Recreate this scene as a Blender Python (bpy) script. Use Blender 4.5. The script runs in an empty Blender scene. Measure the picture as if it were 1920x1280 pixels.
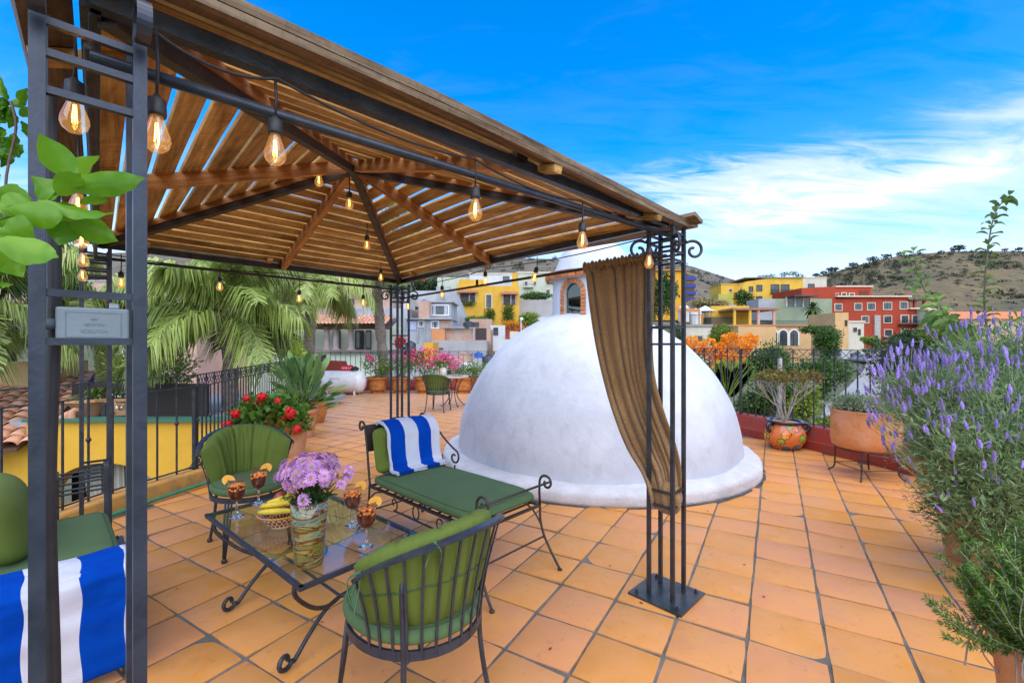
import bpy, math, random
import numpy as np
from mathutils import Vector, Matrix, noise
random.seed(7); RNG = np.random.default_rng(7)
sc = bpy.context.scene
col = sc.collection
PI = math.pi
# ---------------------------------------------------------------- camera
F, HY, H = 835.0, 645.0, 1.5          # focal length in photo pixels, horizon row, eye height
cam = bpy.data.cameras.new('camera'); camo = bpy.data.objects.new('camera', cam); col.objects.link(camo)
cam.sensor_width = 36; cam.lens = 36 * F / 1920; cam.shift_y = (HY - 640) / 1920
cam.clip_start = 0.02; cam.clip_end = 5000
camo.location = (0, 0, H); camo.rotation_euler = (PI / 2, 0, 0)
sc.camera = camo
# ---------------------------------------------------------------- sky
SUN_EL, SUN_AZ = 58, 168            # degrees; azimuth clockwise from +Y
world = bpy.data.worlds.new('World'); sc.world = world; world.use_nodes = True
nt = world.node_tree; nt.nodes.clear()
def wn(t, **k):
    n = nt.nodes.new(t)
    for a, b in k.items(): setattr(n, a, b)
    return n
def mathn(tree, op, a, b=None, c=None, clamp=False):
    n = tree.nodes.new('ShaderNodeMath'); n.operation = op; n.use_clamp = clamp
    for i, x in enumerate((a, b, c)):
        if x is None: continue
        if isinstance(x, (int, float)): n.inputs[i].default_value = x
        else: tree.links.new(x, n.inputs[i])
    return n.outputs[0]
sky = wn('ShaderNodeTexSky', sky_type='NISHITA', sun_disc=False, sun_elevation=math.radians(SUN_EL),
         sun_rotation=math.radians(SUN_AZ), altitude=1900, air_density=1.0, dust_density=0.6, ozone_density=2.5)
hs = wn('ShaderNodeHueSaturation'); hs.inputs['Hue'].default_value = 0.503; hs.inputs['Saturation'].default_value = 1.45; hs.inputs['Value'].default_value = 1.45
nt.links.new(sky.outputs[0], hs.inputs['Color'])
geo = wn('ShaderNodeTexCoord')
sep = wn('ShaderNodeSeparateXYZ'); nt.links.new(geo.outputs['Generated'], sep.inputs[0])
zc = mathn(nt, 'MAXIMUM', sep.outputs[2], 0.02)
# cloud coordinates: direction flattened onto a high plane
dv = wn('ShaderNodeVectorMath', operation='DIVIDE'); nt.links.new(geo.outputs['Generated'], dv.inputs[0])
cmb = wn('ShaderNodeCombineXYZ'); zz = mathn(nt, 'ADD', zc, 0.16)
for i in range(3): nt.links.new(zz, cmb.inputs[i])
nt.links.new(cmb.outputs[0], dv.inputs[1])
def cnoise(scale, loc, stretch, detail=6, rough=0.55, dist=0.6):
    mp = wn('ShaderNodeMapping'); mp.inputs['Location'].default_value = loc; mp.inputs['Scale'].default_value = stretch
    mp.inputs['Rotation'].default_value = (0, 0, 0.25)
    nt.links.new(dv.outputs[0], mp.inputs[0])
    n = wn('ShaderNodeTexNoise'); n.inputs['Scale'].default_value = scale; n.inputs['Detail'].default_value = detail
    n.inputs['Roughness'].default_value = rough; n.inputs['Distortion'].default_value = dist
    nt.links.new(mp.outputs[0], n.inputs['Vector']); return n.outputs[0]
def ramp(tree, x, pts, interp='LINEAR'):
    r = tree.nodes.new('ShaderNodeValToRGB'); r.color_ramp.interpolation = interp
    e = r.color_ramp.elements
    while len(e) < len(pts): e.new(0.5)
    for el, (p, c) in zip(e, pts):
        el.position = p; el.color = (*c, 1) if isinstance(c, tuple) else (c, c, c, 1)
    if x is not None: tree.links.new(x, r.inputs[0])
    return r.outputs[0]
n1 = cnoise(1.5, (3.1, 1.7, 0), (0.8, 1.7, 1))
n2 = cnoise(4.2, (0.4, 5.2, 0), (0.55, 1.8, 1), 8, 0.62, 1.2)
def blob(u, v, su, sv, rot=0.0):
    """gaussian weight about a direction given as a photo position (the bright cloud banks)"""
    d = Vector(((u - 960) / F, 1, (HY - v) / F)).normalized()
    r = Vector((d.y, -d.x, 0)).normalized(); q = d.cross(r); q = -q
    if q.z < 0: q = -q
    r2 = r * math.cos(rot) + q * math.sin(rot); q2 = q * math.cos(rot) - r * math.sin(rot)
    def dot(vv, s):
        n = wn('ShaderNodeVectorMath', operation='DOT_PRODUCT'); nt.links.new(geo.outputs['Generated'], n.inputs[0]); n.inputs[1].default_value = vv
        return n.outputs['Value']
    a = mathn(nt, 'DIVIDE', dot(r2, su), su); b = mathn(nt, 'DIVIDE', mathn(nt, 'SUBTRACT', dot(q2, sv), 0), sv)
    s = mathn(nt, 'ADD', mathn(nt, 'MULTIPLY', a, a), mathn(nt, 'MULTIPLY', b, b))
    fr = mathn(nt, 'GREATER_THAN', dot(d, 1), 0.2)
    return mathn(nt, 'MULTIPLY', mathn(nt, 'POWER', 2.718, mathn(nt, 'MULTIPLY', s, -1)), fr)
bl = mathn(nt, 'MULTIPLY', blob(1370, 350, 0.2, 0.05, -0.1), 0.38)
bl = mathn(nt, 'ADD', bl, mathn(nt, 'MULTIPLY', blob(1760, 330, 0.24, 0.022, 0.1), 0.34))
bl = mathn(nt, 'ADD', bl, mathn(nt, 'MULTIPLY', blob(1800, 245, 0.2, 0.05, 0.1), 0.08))
bl = mathn(nt, 'ADD', bl, mathn(nt, 'MULTIPLY', blob(1400, 400, 0.12, 0.04, 0.3), 0.12))
low = ramp(nt, sep.outputs[2], [(0.0, 0.8), (0.1, 0.62), (0.2, 0.36), (0.32, 0.2), (0.42, 0.08), (0.56, 0.0)], 'EASE')
base_ = mathn(nt, 'ADD', bl, low); amp_ = mathn(nt, 'ADD', mathn(nt, 'MULTIPLY', bl, 3.2), 0.2, clamp=True)
nn = mathn(nt, 'ADD', mathn(nt, 'MULTIPLY', mathn(nt, 'SUBTRACT', n2, 0.5), 1.5), mathn(nt, 'MULTIPLY', mathn(nt, 'SUBTRACT', n1, 0.5), 1.0))
dens = mathn(nt, 'ADD', base_, mathn(nt, 'MULTIPLY', nn, amp_))
dens = ramp(nt, dens, [(0.0, 0.0), (0.12, 0.03), (0.5, 0.6), (0.85, 1.0)], 'EASE')
mx = wn('ShaderNodeMix', data_type='RGBA'); nt.links.new(dens, mx.inputs[0]); nt.links.new(hs.outputs[0], mx.inputs[6])
mx.inputs[7].default_value = (4.3, 4.45, 4.6, 1)
bg = wn('ShaderNodeBackground'); bg.inputs['Strength'].default_value = 0.12; nt.links.new(mx.outputs[2], bg.inputs[0])
wo = wn('ShaderNodeOutputWorld'); nt.links.new(bg.outputs[0], wo.inputs[0])
# ---------------------------------------------------------------- sun
sun = bpy.data.lights.new('sun', 'SUN'); sun.energy = 2.4; sun.angle = math.radians(100); sun.color = (1, 0.9, 0.76)
suno = bpy.data.objects.new('sun', sun); col.objects.link(suno)
_a, _e = math.radians(SUN_AZ), math.radians(SUN_EL)
sd = Vector((math.sin(_a) * math.cos(_e), math.cos(_a) * math.cos(_e), math.sin(_e)))
suno.rotation_euler = sd.to_track_quat('Z', 'Y').to_euler(); suno.location = (0, 0, 30)
sc.view_settings.view_transform = 'Standard'; sc.view_settings.look = 'None'
sc.view_settings.exposure = 1.2; sc.view_settings.gamma = 1; sc.view_settings.use_curve_mapping = False
sc.cycles.max_bounces = 10; sc.cycles.transparent_max_bounces = 24; sc.cycles.diffuse_bounces = 5
sc.cycles.caustics_reflective = False; sc.cycles.caustics_refractive = False; sc.cycles.sample_clamp_indirect = 6
# ---------------------------------------------------------------- helpers
def at(u, v, Y): return Vector(((u - 960) / F * Y, Y, H - (v - HY) / F * Y))
def gnd(u, v, z=0.0):
    Y = F * (H - z) / (v - HY); return Vector(((u - 960) / F * Y, Y, z))
def V3(*a): return Vector(a)
def rz(a): return Matrix.Rotation(a, 3, 'Z')
def frame(d, up=(0, 0, 1)):
    d = Vector(d).normalized(); up = Vector(up)
    if abs(d.dot(up)) > 0.999: up = Vector((1, 0, 0))
    s = d.cross(up).normalized(); u = s.cross(d).normalized(); return d, s, u
def spline(pts, k=6):
    pts = [Vector(p) for p in pts]; out = []
    for i in range(len(pts) - 1):
        a = pts[max(i - 1, 0)]; b = pts[i]; c = pts[i + 1]; d = pts[min(i + 2, len(pts) - 1)]
        for j in range(k):
            t = j / k
            out.append(0.5 * (2 * b + (c - a) * t + (2 * a - 5 * b + 4 * c - d) * t * t + (3 * b - a - 3 * c + d) * t ** 3))
    out.append(pts[-1]); return out
def spiral(c, ax, ay, r0, r1, a0, a1, n=22):
    """spiral points about c in the plane (ax, ay)"""
    c, ax, ay = Vector(c), Vector(ax), Vector(ay); o = []
    for i in range(n + 1):
        t = i / n; a = a0 + (a1 - a0) * t; r = r0 + (r1 - r0) * t
        o.append(c + ax * (r * math.cos(a)) + ay * (r * math.sin(a)))
    return o
class MB:
    def __init__(s): s.v = []; s.f = []
    def add(s, v, f):
        o = len(s.v); s.v += [tuple(x) for x in v]; s.f += [tuple(i + o for i in q) for q in f]; return s
    def box(s, c, sz, R=None, taper=1.0):
        c = Vector(c); x, y, z = [k / 2 for k in sz]; vs = []
        for dz in (-1, 1):
            k = taper if dz > 0 else 1
            for dx, dy in ((-1, -1), (1, -1), (1, 1), (-1, 1)):
                p = Vector((dx * x * k, dy * y * k, dz * z)); vs.append(c + (R @ p if R else p))
        return s.add(vs, [(3, 2, 1, 0), (4, 5, 6, 7), (0, 1, 5, 4), (1, 2, 6, 5), (2, 3, 7, 6), (3, 0, 4, 7)])
    def bar(s, p0, p1, w, h=None, up=(0, 0, 1)):
        h = h or w; p0, p1 = Vector(p0), Vector(p1); d, sd_, u = frame(p1 - p0, up)
        vs = [p + sd_ * (a * w / 2) + u * (b * h / 2) for p in (p0, p1) for a, b in ((-1, -1), (1, -1), (1, 1), (-1, 1))]
        return s.add(vs, [(0, 1, 2, 3), (7, 6, 5, 4), (4, 5, 1, 0), (5, 6, 2, 1), (6, 7, 3, 2), (7, 4, 0, 3)])
    def tube(s, pts, r, n=7, cap=True, flat=None):
        pts = [Vector(p) for p in pts]; m = len(pts); rs = r if isinstance(r, (list, tuple)) else [r] * m
        t = (pts[1] - pts[0]).normalized(); _, a, b = frame(t); vs = []
        for i, p in enumerate(pts):
            t2 = (pts[min(i + 1, m - 1)] - pts[max(i - 1, 0)])
            if t2.length < 1e-9: t2 = t
            t2 = t2.normalized(); q = t.rotation_difference(t2); a = q @ a; b = q @ b; t = t2
            for k in range(n):
                th = 2 * PI * k / n; vs.append(p + (a * math.cos(th) + b * math.sin(th)) * rs[i])
        fs = [(i * n + k, i * n + (k + 1) % n, (i + 1) * n + (k + 1) % n, (i + 1) * n + k) for i in range(m - 1) for k in range(n)]
        if cap: fs += [tuple(range(n - 1, -1, -1)), tuple(range((m - 1) * n, m * n))]
        return s.add(vs, fs)
    def lathe(s, prof, c=(0, 0, 0), n=24, a0=0, a1=2 * PI, sx=1, sy=1):
        c = Vector(c); full = abs(a1 - a0 - 2 * PI) < 1e-6; k = n if full else n + 1
        vs = [c + Vector((r * sx * math.cos(a0 + (a1 - a0) * i / n), r * sy * math.sin(a0 + (a1 - a0) * i / n), z)) for r, z in prof for i in range(k)]
        fs = [(j * k + i, j * k + (i + 1) % k, (j + 1) * k + (i + 1) % k, (j + 1) * k + i) for j in range(len(prof) - 1) for i in range(n)]
        return s.add(vs, fs)
    def ell(s, c, r, n=10, m=6, R=None, jit=0.0):
        c = Vector(c); r = (r, r, r) if isinstance(r, (int, float)) else r; vs = []
        for j in range(m + 1):
            ph = -PI / 2 + PI * j / m
            for i in range(n):
                th = 2 * PI * i / n; p = Vector((math.cos(ph) * math.cos(th) * r[0], math.cos(ph) * math.sin(th) * r[1], math.sin(ph) * r[2]))
                if jit: p *= 1 + random.uniform(-jit, jit)
                vs.append(c + (R @ p if R else p))
        return s.add(vs, [(j * n + i, j * n + (i + 1) % n, (j + 1) * n + (i + 1) % n, (j + 1) * n + i) for j in range(m) for i in range(n)])
    def grid(s, fn, nu, nv, wu=False, wv=False):
        ku = nu if wu else nu + 1; kv = nv if wv else nv + 1
        vs = [fn(i / nu, j / nv) for j in range(kv) for i in range(ku)]
        fs = [(j * ku + i, j * ku + (i + 1) % ku, ((j + 1) % kv) * ku + (i + 1) % ku, ((j + 1) % kv) * ku + i) for j in range(nv) for i in range(nu)]
        return s.add(vs, fs)
    def poly(s, pts, th):
        """closed outline pts (Vectors, any plane) extruded by vector th"""
        n = len(pts); th = Vector(th); vs = [Vector(p) for p in pts] + [Vector(p) + th for p in pts]
        return s.add(vs, [tuple(range(n - 1, -1, -1)), tuple(range(n, 2 * n))] + [(i, (i + 1) % n, n + (i + 1) % n, n + i) for i in range(n)])
    def build(s, name, mat, parent=None, smooth=False, bevel=0, world=True, solid=0, sub=0, autos=None):
        me = bpy.data.meshes.new(name)
        vs = s.v
        if parent is not None and world and parent in MATS:
            inv = MATS[parent].inverted(); vs = [tuple(inv @ Vector(p)) for p in vs]
        me.from_pydata(vs, [], s.f); me.validate(); me.update()
        for m in (mat if isinstance(mat, (list, tuple)) else [mat]): me.materials.append(m)
        if smooth: me.polygons.foreach_set('use_smooth', [True] * len(me.polygons))
        if autos: me.polygons.foreach_set('use_smooth', [True] * len(me.polygons)); me.set_sharp_from_angle(angle=math.radians(autos))
        o = bpy.data.objects.new(name, me); col.objects.link(o)
        if parent is not None:
            o.parent = parent
            if parent not in MATS and not isinstance(parent, bpy.types.Object): pass
            MATS[o] = MATS.get(parent, Matrix.Identity(4))
        else: MATS[o] = Matrix.Identity(4)
        if bevel: b = o.modifiers.new('b', 'BEVEL'); b.width = bevel; b.segments = 2; b.limit_method = 'ANGLE'
        if solid: b = o.modifiers.new('s', 'SOLIDIFY'); b.thickness = solid; b.offset = 0
        if sub: b = o.modifiers.new('u', 'SUBSURF'); b.levels = sub; b.render_levels = sub
        return o
MATS = {}
def tag(o, label=None, cat=None, group=None, kind=None):
    for k, v in (('label', label), ('category', cat), ('group', group), ('kind', kind)):
        if v: o[k] = v
    return o
def thing(name, label, cat, loc=(0, 0, 0), rot=0.0, group=None):
    o = bpy.data.objects.new(name, None); col.objects.link(o); o.empty_display_size = 0.1
    o.location = loc; o.rotation_euler = (0, 0, rot)
    MATS[o] = Matrix.Translation(Vector(loc)) @ Matrix.Rotation(rot, 4, 'Z')
    return tag(o, label, cat, group)
def child(src, parent, M=None):
    """another object using the mesh of src, under parent, at local matrix M"""
    o = src.copy(); col.objects.link(o); o.parent = parent
    if M is not None: o.matrix_basis = M
    return o
def copy_tree(o, parent=None):
    c = o.copy(); col.objects.link(c); c.parent = parent
    for ch in [x for x in o.children]: copy_tree(ch, c)
    return c
def fast(name, Vt, Fc, mat, parent=None, rnd=None, smooth=False, k=4):
    """numpy mesh: Vt (n,3), Fc (m,k)"""
    Vt = np.asarray(Vt, dtype=np.float64); Fc = np.asarray(Fc, dtype=np.int32)
    if parent is not None and parent in MATS:
        iv = np.array(MATS[parent].inverted()); Vt = Vt @ iv[:3, :3].T + iv[:3, 3]
    me = bpy.data.meshes.new(name); me.vertices.add(len(Vt)); me.vertices.foreach_set('co', Vt.ravel())
    me.loops.add(Fc.size); me.loops.foreach_set('vertex_index', Fc.ravel())
    me.polygons.add(len(Fc)); me.polygons.foreach_set('loop_start', np.arange(len(Fc)) * k); me.polygons.foreach_set('loop_total', np.full(len(Fc), k))
    if smooth: me.polygons.foreach_set('use_smooth', np.ones(len(Fc), bool))
    me.update(calc_edges=True); me.materials.append(mat)
    if rnd is not None:
        a = me.attributes.new('rnd', 'FLOAT', 'FACE'); a.data.foreach_set('value', np.asarray(rnd, dtype=np.float32))
    o = bpy.data.objects.new(name, me); col.objects.link(o)
    if parent is not None: o.parent = parent
    MATS[o] = MATS.get(parent, Matrix.Identity(4)) if parent is not None else Matrix.Identity(4)
    return o
def leaf_quads(P, D, L, W, fold=0.25, up=None, jitN=0.6, rng=RNG):
    """diamond leaves: base P, direction D, length L, width W (arrays)"""
    n = len(P); D = D / (np.linalg.norm(D, axis=1, keepdims=True) + 1e-9)
    U = (np.tile([0, 0, 1.0], (n, 1)) if up is None else up) + rng.normal(0, jitN, (n, 3))
    S = np.cross(D, U); S /= (np.linalg.norm(S, axis=1, keepdims=True) + 1e-9); N = np.cross(S, D)
    L = np.broadcast_to(L, (n,))[:, None]; W = np.broadcast_to(W, (n,))[:, None]
    a = P; b = P + D * L * 0.45 + S * W * 0.5 + N * W * fold; c = P + D * L; d = P + D * L * 0.45 - S * W * 0.5 + N * W * fold
    Vt = np.stack([a, b, c, d], 1).reshape(-1, 3); return Vt, np.arange(4 * n).reshape(-1, 4)
def foliage(name, blobs, n, size, mat, parent=None, aspect=0.5, shell=0.55, upb=0.3, droop=0.0, kind=None, seed=1, rv=0.35, clump=0):
    """leaf mass: blobs = [(centre, (rx,ry,rz))]; leaves crowd towards the surface, in clumps"""
    rng = np.random.default_rng(seed); w = np.array([b[1][0] * b[1][1] + b[1][0] * b[1][2] for b in blobs]); w = w / w.sum()
    idx = rng.choice(len(blobs), n, p=w); C = np.array([tuple(b[0]) for b in blobs])[idx]; R = np.array([b[1] for b in blobs])[idx]
    d = rng.normal(size=(n, 3)); d /= np.linalg.norm(d, axis=1, keepdims=True)
    if clump:
        cc = rng.normal(size=(clump, 3)); cc /= np.linalg.norm(cc, axis=1, keepdims=True)
        k = rng.integers(0, clump, n); d = cc[k] + rng.normal(0, 0.28, (n, 3)); d /= np.linalg.norm(d, axis=1, keepdims=True)
        rad = (shell + (1 - shell) * rng.random(n) ** 0.6) * (0.72 + 0.28 * np.sin(k * 12.9898) ** 2 * 1.3)
    else: rad = shell + (1 - shell) * rng.random(n) ** 0.7
    # surface lumpiness
    lump = 1 + 0.16 * np.sin(d[:, 0] * 7 + idx * 1.7) * np.sin(d[:, 1] * 6 + 2 * idx) + 0.1 * np.sin(d[:, 2] * 11 + idx)
    P = C + d * R * (rad * lump)[:, None]
    D = d + rng.normal(0, 0.7, (n, 3)); D[:, 2] += upb - droop
    L = size * rng.uniform(0.6, 1.35, n)
    Vt, Fc = leaf_quads(P, D, L, L * aspect, up=d, jitN=0.5, rng=rng)
    rnd = np.clip(0.5 + rng.normal(0, rv * 0.5, n) + 0.25 * np.sin(idx * 3.3), 0, 1)
    o = fast(name, Vt, Fc, mat, parent, rnd)
    if kind: o['kind'] = kind
    return o
def noisev(p, s, seed=0): return noise.noise(Vector(p) * s + Vector((seed, seed * 1.7, 0)))
# ---------------------------------------------------------------- materials
def mat(name, c, rough=0.6, metal=0.0, c2=None, ns=6.0, nlo=0.35, nhi=0.7, bump=0.0, bs=None, spec=0.5, detail=5, c3=None, ns3=25, f3=0.4,
        obj=0.0, trans=0.0, alpha=1.0, stretch=(1, 1, 1), sheen=0, rnd=0.0, coat=0.0, coord='Object'):
    m = bpy.data.materials.new(name); m.use_nodes = True; t = m.node_tree; b = t.nodes['Principled BSDF']; L = t.links
    b.inputs['Roughness'].default_value = rough; b.inputs['Metallic'].default_value = metal
    b.inputs['Specular IOR Level'].default_value = spec
    if coat: b.inputs['Coat Weight'].default_value = coat; b.inputs['Coat Roughness'].default_value = 0.15
    if sheen: b.inputs['Sheen Weight'].default_value = sheen
    tc = t.nodes.new('ShaderNodeTexCoord'); mp = t.nodes.new('ShaderNodeMapping'); mp.inputs['Scale'].default_value = stretch
    oi = t.nodes.new('ShaderNodeObjectInfo')
    off = t.nodes.new('ShaderNodeVectorMath'); off.operation = 'SCALE'; off.inputs[0].default_value = (37, 51, 23); L.new(oi.outputs['Random'], off.inputs['Scale'])
    L.new(tc.outputs[coord], mp.inputs[0])
    if obj or rnd:
        ad = t.nodes.new('ShaderNodeVectorMath'); ad.operation = 'ADD'; L.new(mp.outputs[0], ad.inputs[0]); L.new(off.outputs[0], ad.inputs[1]); vec = ad.outputs[0]
    else: vec = mp.outputs[0]
    def nz(s, d=detail, r=0.6, dist=0.0):
        n = t.nodes.new('ShaderNodeTexNoise'); n.inputs['Scale'].default_value = s; n.inputs['Detail'].default_value = d; n.inputs['Roughness'].default_value = r; n.inputs['Distortion'].default_value = dist
        L.new(vec, n.inputs['Vector']); return n.outputs[0]
    cur = None
    def mixc(fac, a, bb):
        x = t.nodes.new('ShaderNodeMix'); x.data_type = 'RGBA'
        if isinstance(fac, float): x.inputs[0].default_value = fac
        else: L.new(fac, x.inputs[0])
        for i, q in ((6, a), (7, bb)):
            if isinstance(q, tuple): x.inputs[i].default_value = (*q, 1)
            else: L.new(q, x.inputs[i])
        return x.outputs[2]
    cur = c
    if c2: cur = mixc(ramp(t, nz(ns), [(nlo, 0.0), (nhi, 1.0)]), c, c2)
    if c3: cur = mixc(mathn(t, 'MULTIPLY', ramp(t, nz(ns3, 6), [(0.5, 0.0), (0.7, 1.0)]), f3), cur, c3)
    if obj or rnd:
        v = oi.outputs['Random'] if obj else None
        if rnd:
            at_ = t.nodes.new('ShaderNodeAttribute'); at_.attribute_name = 'rnd'; v = at_.outputs['Fac']
        k = mathn(t, 'ADD', mathn(t, 'MULTIPLY', v, 2 * (obj or rnd)), 1 - (obj or rnd))
        h = t.nodes.new('ShaderNodeHueSaturation'); L.new(k, h.inputs['Value'])
        if isinstance(cur, tuple): h.inputs['Color'].default_value = (*cur, 1)
        else: L.new(cur, h.inputs['Color'])
        cur = h.outputs[0]
    if isinstance(cur, tuple): b.inputs['Base Color'].default_value = (*cur, 1)
    else: L.new(cur, b.inputs['Base Color'])
    if bump:
        bp = t.nodes.new('ShaderNodeBump'); bp.inputs['Strength'].default_value = bump; bp.inputs['Distance'].default_value = 0.01
        L.new(nz(bs or ns * 6, 4), bp.inputs['Height']); L.new(bp.outputs[0], b.inputs['Normal'])
    if trans:
        tr = t.nodes.new('ShaderNodeBsdfTranslucent'); ms = t.nodes.new('ShaderNodeMixShader'); ms.inputs[0].default_value = trans
        if isinstance(cur, tuple): tr.inputs[0].default_value = (*cur, 1)
        else: L.new(cur, tr.inputs[0])
        L.new(b.outputs[0], ms.inputs[1]); L.new(tr.outputs[0], ms.inputs[2]); L.new(ms.outputs[0], t.nodes['Material Output'].inputs[0])
    return m
def leafmat(name, lo, hi, trans=0.35, rough=0.45, ns=2.5, yel=None):
    """leaf colour varies leaf by leaf ('rnd') and clump by clump"""
    m = bpy.data.materials.new(name); m.use_nodes = True; t = m.node_tree; b = t.nodes['Principled BSDF']; L = t.links
    a = t.nodes.new('ShaderNodeAttribute'); a.attribute_name = 'rnd'
    oi = t.nodes.new('ShaderNodeObjectInfo')
    tc = t.nodes.new('ShaderNodeTexCoord'); n = t.nodes.new('ShaderNodeTexNoise'); n.inputs['Scale'].default_value = ns; n.inputs['Detail'].default_value = 3; L.new(tc.outputs['Object'], n.inputs['Vector'])
    k = mathn(t, 'ADD', mathn(t, 'MULTIPLY', a.outputs['Fac'], 0.55), mathn(t, 'SUBTRACT', mathn(t, 'MULTIPLY', n.outputs[0], 1.3), 0.42))
    k = mathn(t, 'ADD', k, mathn(t, 'MULTIPLY', mathn(t, 'SUBTRACT', oi.outputs['Random'], 0.5), 0.25))
    pts = [(0.05, lo), (0.75, hi)] + ([(0.98, yel)] if yel else [])
    c = ramp(t, k, pts); L.new(c, b.inputs['Base Color']); b.inputs['Roughness'].default_value = rough; b.inputs['Specular IOR Level'].default_value = 0.35
    tr = t.nodes.new('ShaderNodeBsdfTranslucent'); ms = t.nodes.new('ShaderNodeMixShader'); ms.inputs[0].default_value = trans
    L.new(c, tr.inputs[0]); L.new(b.outputs[0], ms.inputs[1]); L.new(tr.outputs[0], ms.inputs[2]); L.new(ms.outputs[0], t.nodes['Material Output'].inputs[0])
    return m
def glassmat(name, c=(1, 1, 1), rough=0.0, ior=1.45):
    m = bpy.data.materials.new(name); m.use_nodes = True; b = m.node_tree.nodes['Principled BSDF']
    b.inputs['Base Color'].default_value = (*c, 1); b.inputs['Transmission Weight'].default_value = 1; b.inputs['Roughness'].default_value = rough; b.inputs['IOR'].default_value = ior
    return m
def sheetglass(name, tint=(0.9, 0.95, 0.93), base=0.04):
    """thin clear glass: mirror by fresnel over a tinted see-through sheet"""
    m = bpy.data.materials.new(name); m.use_nodes = True; t = m.node_tree; t.nodes.clear(); L = t.links
    g = t.nodes.new('ShaderNodeBsdfGlossy'); g.inputs['Roughness'].default_value = 0.015
    tr = t.nodes.new('ShaderNodeBsdfTransparent'); tr.inputs[0].default_value = (*tint, 1)
    fr = t.nodes.new('ShaderNodeLayerWeight'); fr.inputs[0].default_value = 0.5
    k = mathn(t, 'ADD', mathn(t, 'MULTIPLY', mathn(t, 'POWER', fr.outputs['Facing'], 4.2), 0.75), base, clamp=True)
    ms = t.nodes.new('ShaderNodeMixShader'); L.new(k, ms.inputs[0]); L.new(tr.outputs[0], ms.inputs[1]); L.new(g.outputs[0], ms.inputs[2])
    o = t.nodes.new('ShaderNodeOutputMaterial'); L.new(ms.outputs[0], o.inputs[0]); return m
def emit(name, c, s):
    m = bpy.data.materials.new(name); m.use_nodes = True; b = m.node_tree.nodes['Principled BSDF']
    b.inputs['Base Color'].default_value = (*c, 1); b.inputs['Emission Color'].default_value = (*c, 1); b.inputs['Emission Strength'].default_value = s; return m
def woodmat(name, a, b_, c_):
    """grain along local X, knots and grey weathering, different on every board"""
    m = bpy.data.materials.new(name); m.use_nodes = True; t = m.node_tree; b = t.nodes['Principled BSDF']; L = t.links
    b.inputs['Roughness'].default_value = 0.72; b.inputs['Specular IOR Level'].default_value = 0.25
    tc = t.nodes.new('ShaderNodeTexCoord'); oi = t.nodes.new('ShaderNodeObjectInfo')
    off = t.nodes.new('ShaderNodeVectorMath'); off.operation = 'SCALE'; off.inputs[0].default_value = (37, 51, 23); L.new(oi.outputs['Random'], off.inputs['Scale'])
    ad = t.nodes.new('ShaderNodeVectorMath'); ad.operation = 'ADD'; L.new(tc.outputs['Object'], ad.inputs[0]); L.new(off.outputs[0], ad.inputs[1])
    def nz(st, s, d, dist=0.0):
        mp = t.nodes.new('ShaderNodeMapping'); mp.inputs['Scale'].default_value = st; L.new(ad.outputs[0], mp.inputs[0])
        n = t.nodes.new('ShaderNodeTexNoise'); n.inputs['Scale'].default_value = s; n.inputs['Detail'].default_value = d; n.inputs['Roughness'].default_value = 0.65; n.inputs['Distortion'].default_value = dist
        L.new(mp.outputs[0], n.inputs['Vector']); return n.outputs[0]
    g = nz((2.2, 38, 38), 1.0, 6, 0.5); w = nz((1.2, 5, 5), 1.3, 4, 1.5); fine = nz((45, 4, 20), 1.0, 3)
    c = ramp(t, g, [(0.3, a), (0.52, b_), (0.72, c_)])
    x = t.nodes.new('ShaderNodeMix'); x.data_type = 'RGBA'; x.blend_type = 'MULTIPLY'; L.new(mathn(t, 'MULTIPLY', ramp(t, w, [(0.4, 0.0), (0.68, 1.0)]), 0.75), x.inputs[0]); L.new(c, x.inputs[6]); x.inputs[7].default_value = (0.33, 0.24, 0.2, 1)
    x2 = t.nodes.new('ShaderNodeMix'); x2.data_type = 'RGBA'; x2.blend_type = 'MULTIPLY'; L.new(mathn(t, 'MULTIPLY', ramp(t, fine, [(0.5, 0.0), (0.7, 1.0)]), 0.35), x2.inputs[0]); L.new(x.outputs[2], x2.inputs[6]); x2.inputs[7].default_value = (0.3, 0.25, 0.2, 1)
    h = t.nodes.new('ShaderNodeHueSaturation'); L.new(x2.outputs[2], h.inputs['Color']); L.new(mathn(t, 'ADD', mathn(t, 'MULTIPLY', oi.outputs['Random'], 0.5), 0.75), h.inputs['Value'])
    L.new(h.outputs[0], b.inputs['Base Color'])
    bp = t.nodes.new('ShaderNodeBump'); bp.inputs['Strength'].default_value = 0.5; bp.inputs['Distance'].default_value = 0.004; L.new(g, bp.inputs['Height']); L.new(bp.outputs[0], b.inputs['Normal'])
    return m
M = {}
M['iron'] = mat('wrought_iron', (0.018, 0.021, 0.026), 0.42, 0.3, c2=(0.05, 0.055, 0.062), ns=14, c3=(0.09, 0.05, 0.03), ns3=30, f3=0.35, bump=0.35, bs=120)
M['iron_blue'] = mat('painted_iron', (0.022, 0.03, 0.042), 0.38, 0.2, c2=(0.042, 0.052, 0.068), ns=12, c3=(0.012, 0.014, 0.02), ns3=30, f3=0.5, bump=0.08, bs=90)
M['iron_brown'] = mat('old_iron', (0.03, 0.024, 0.02), 0.5, 0.3, c2=(0.06, 0.045, 0.035), ns=14, bump=0.3, bs=120)
M['plate'] = mat('steel_plate', (0.03, 0.04, 0.045), 0.32, 0.5, c2=(0.09, 0.11, 0.11), ns=7, c3=(0.12, 0.06, 0.03), ns3=9, f3=0.6, bump=0.25, bs=60)
M['wood'] = woodmat('gazebo_wood', (0.3, 0.165, 0.045), (0.6, 0.345, 0.1), (0.78, 0.52, 0.2))
M['wood_red'] = woodmat('rafter_wood', (0.28, 0.12, 0.04), (0.52, 0.24, 0.075), (0.68, 0.36, 0.12))
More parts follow.
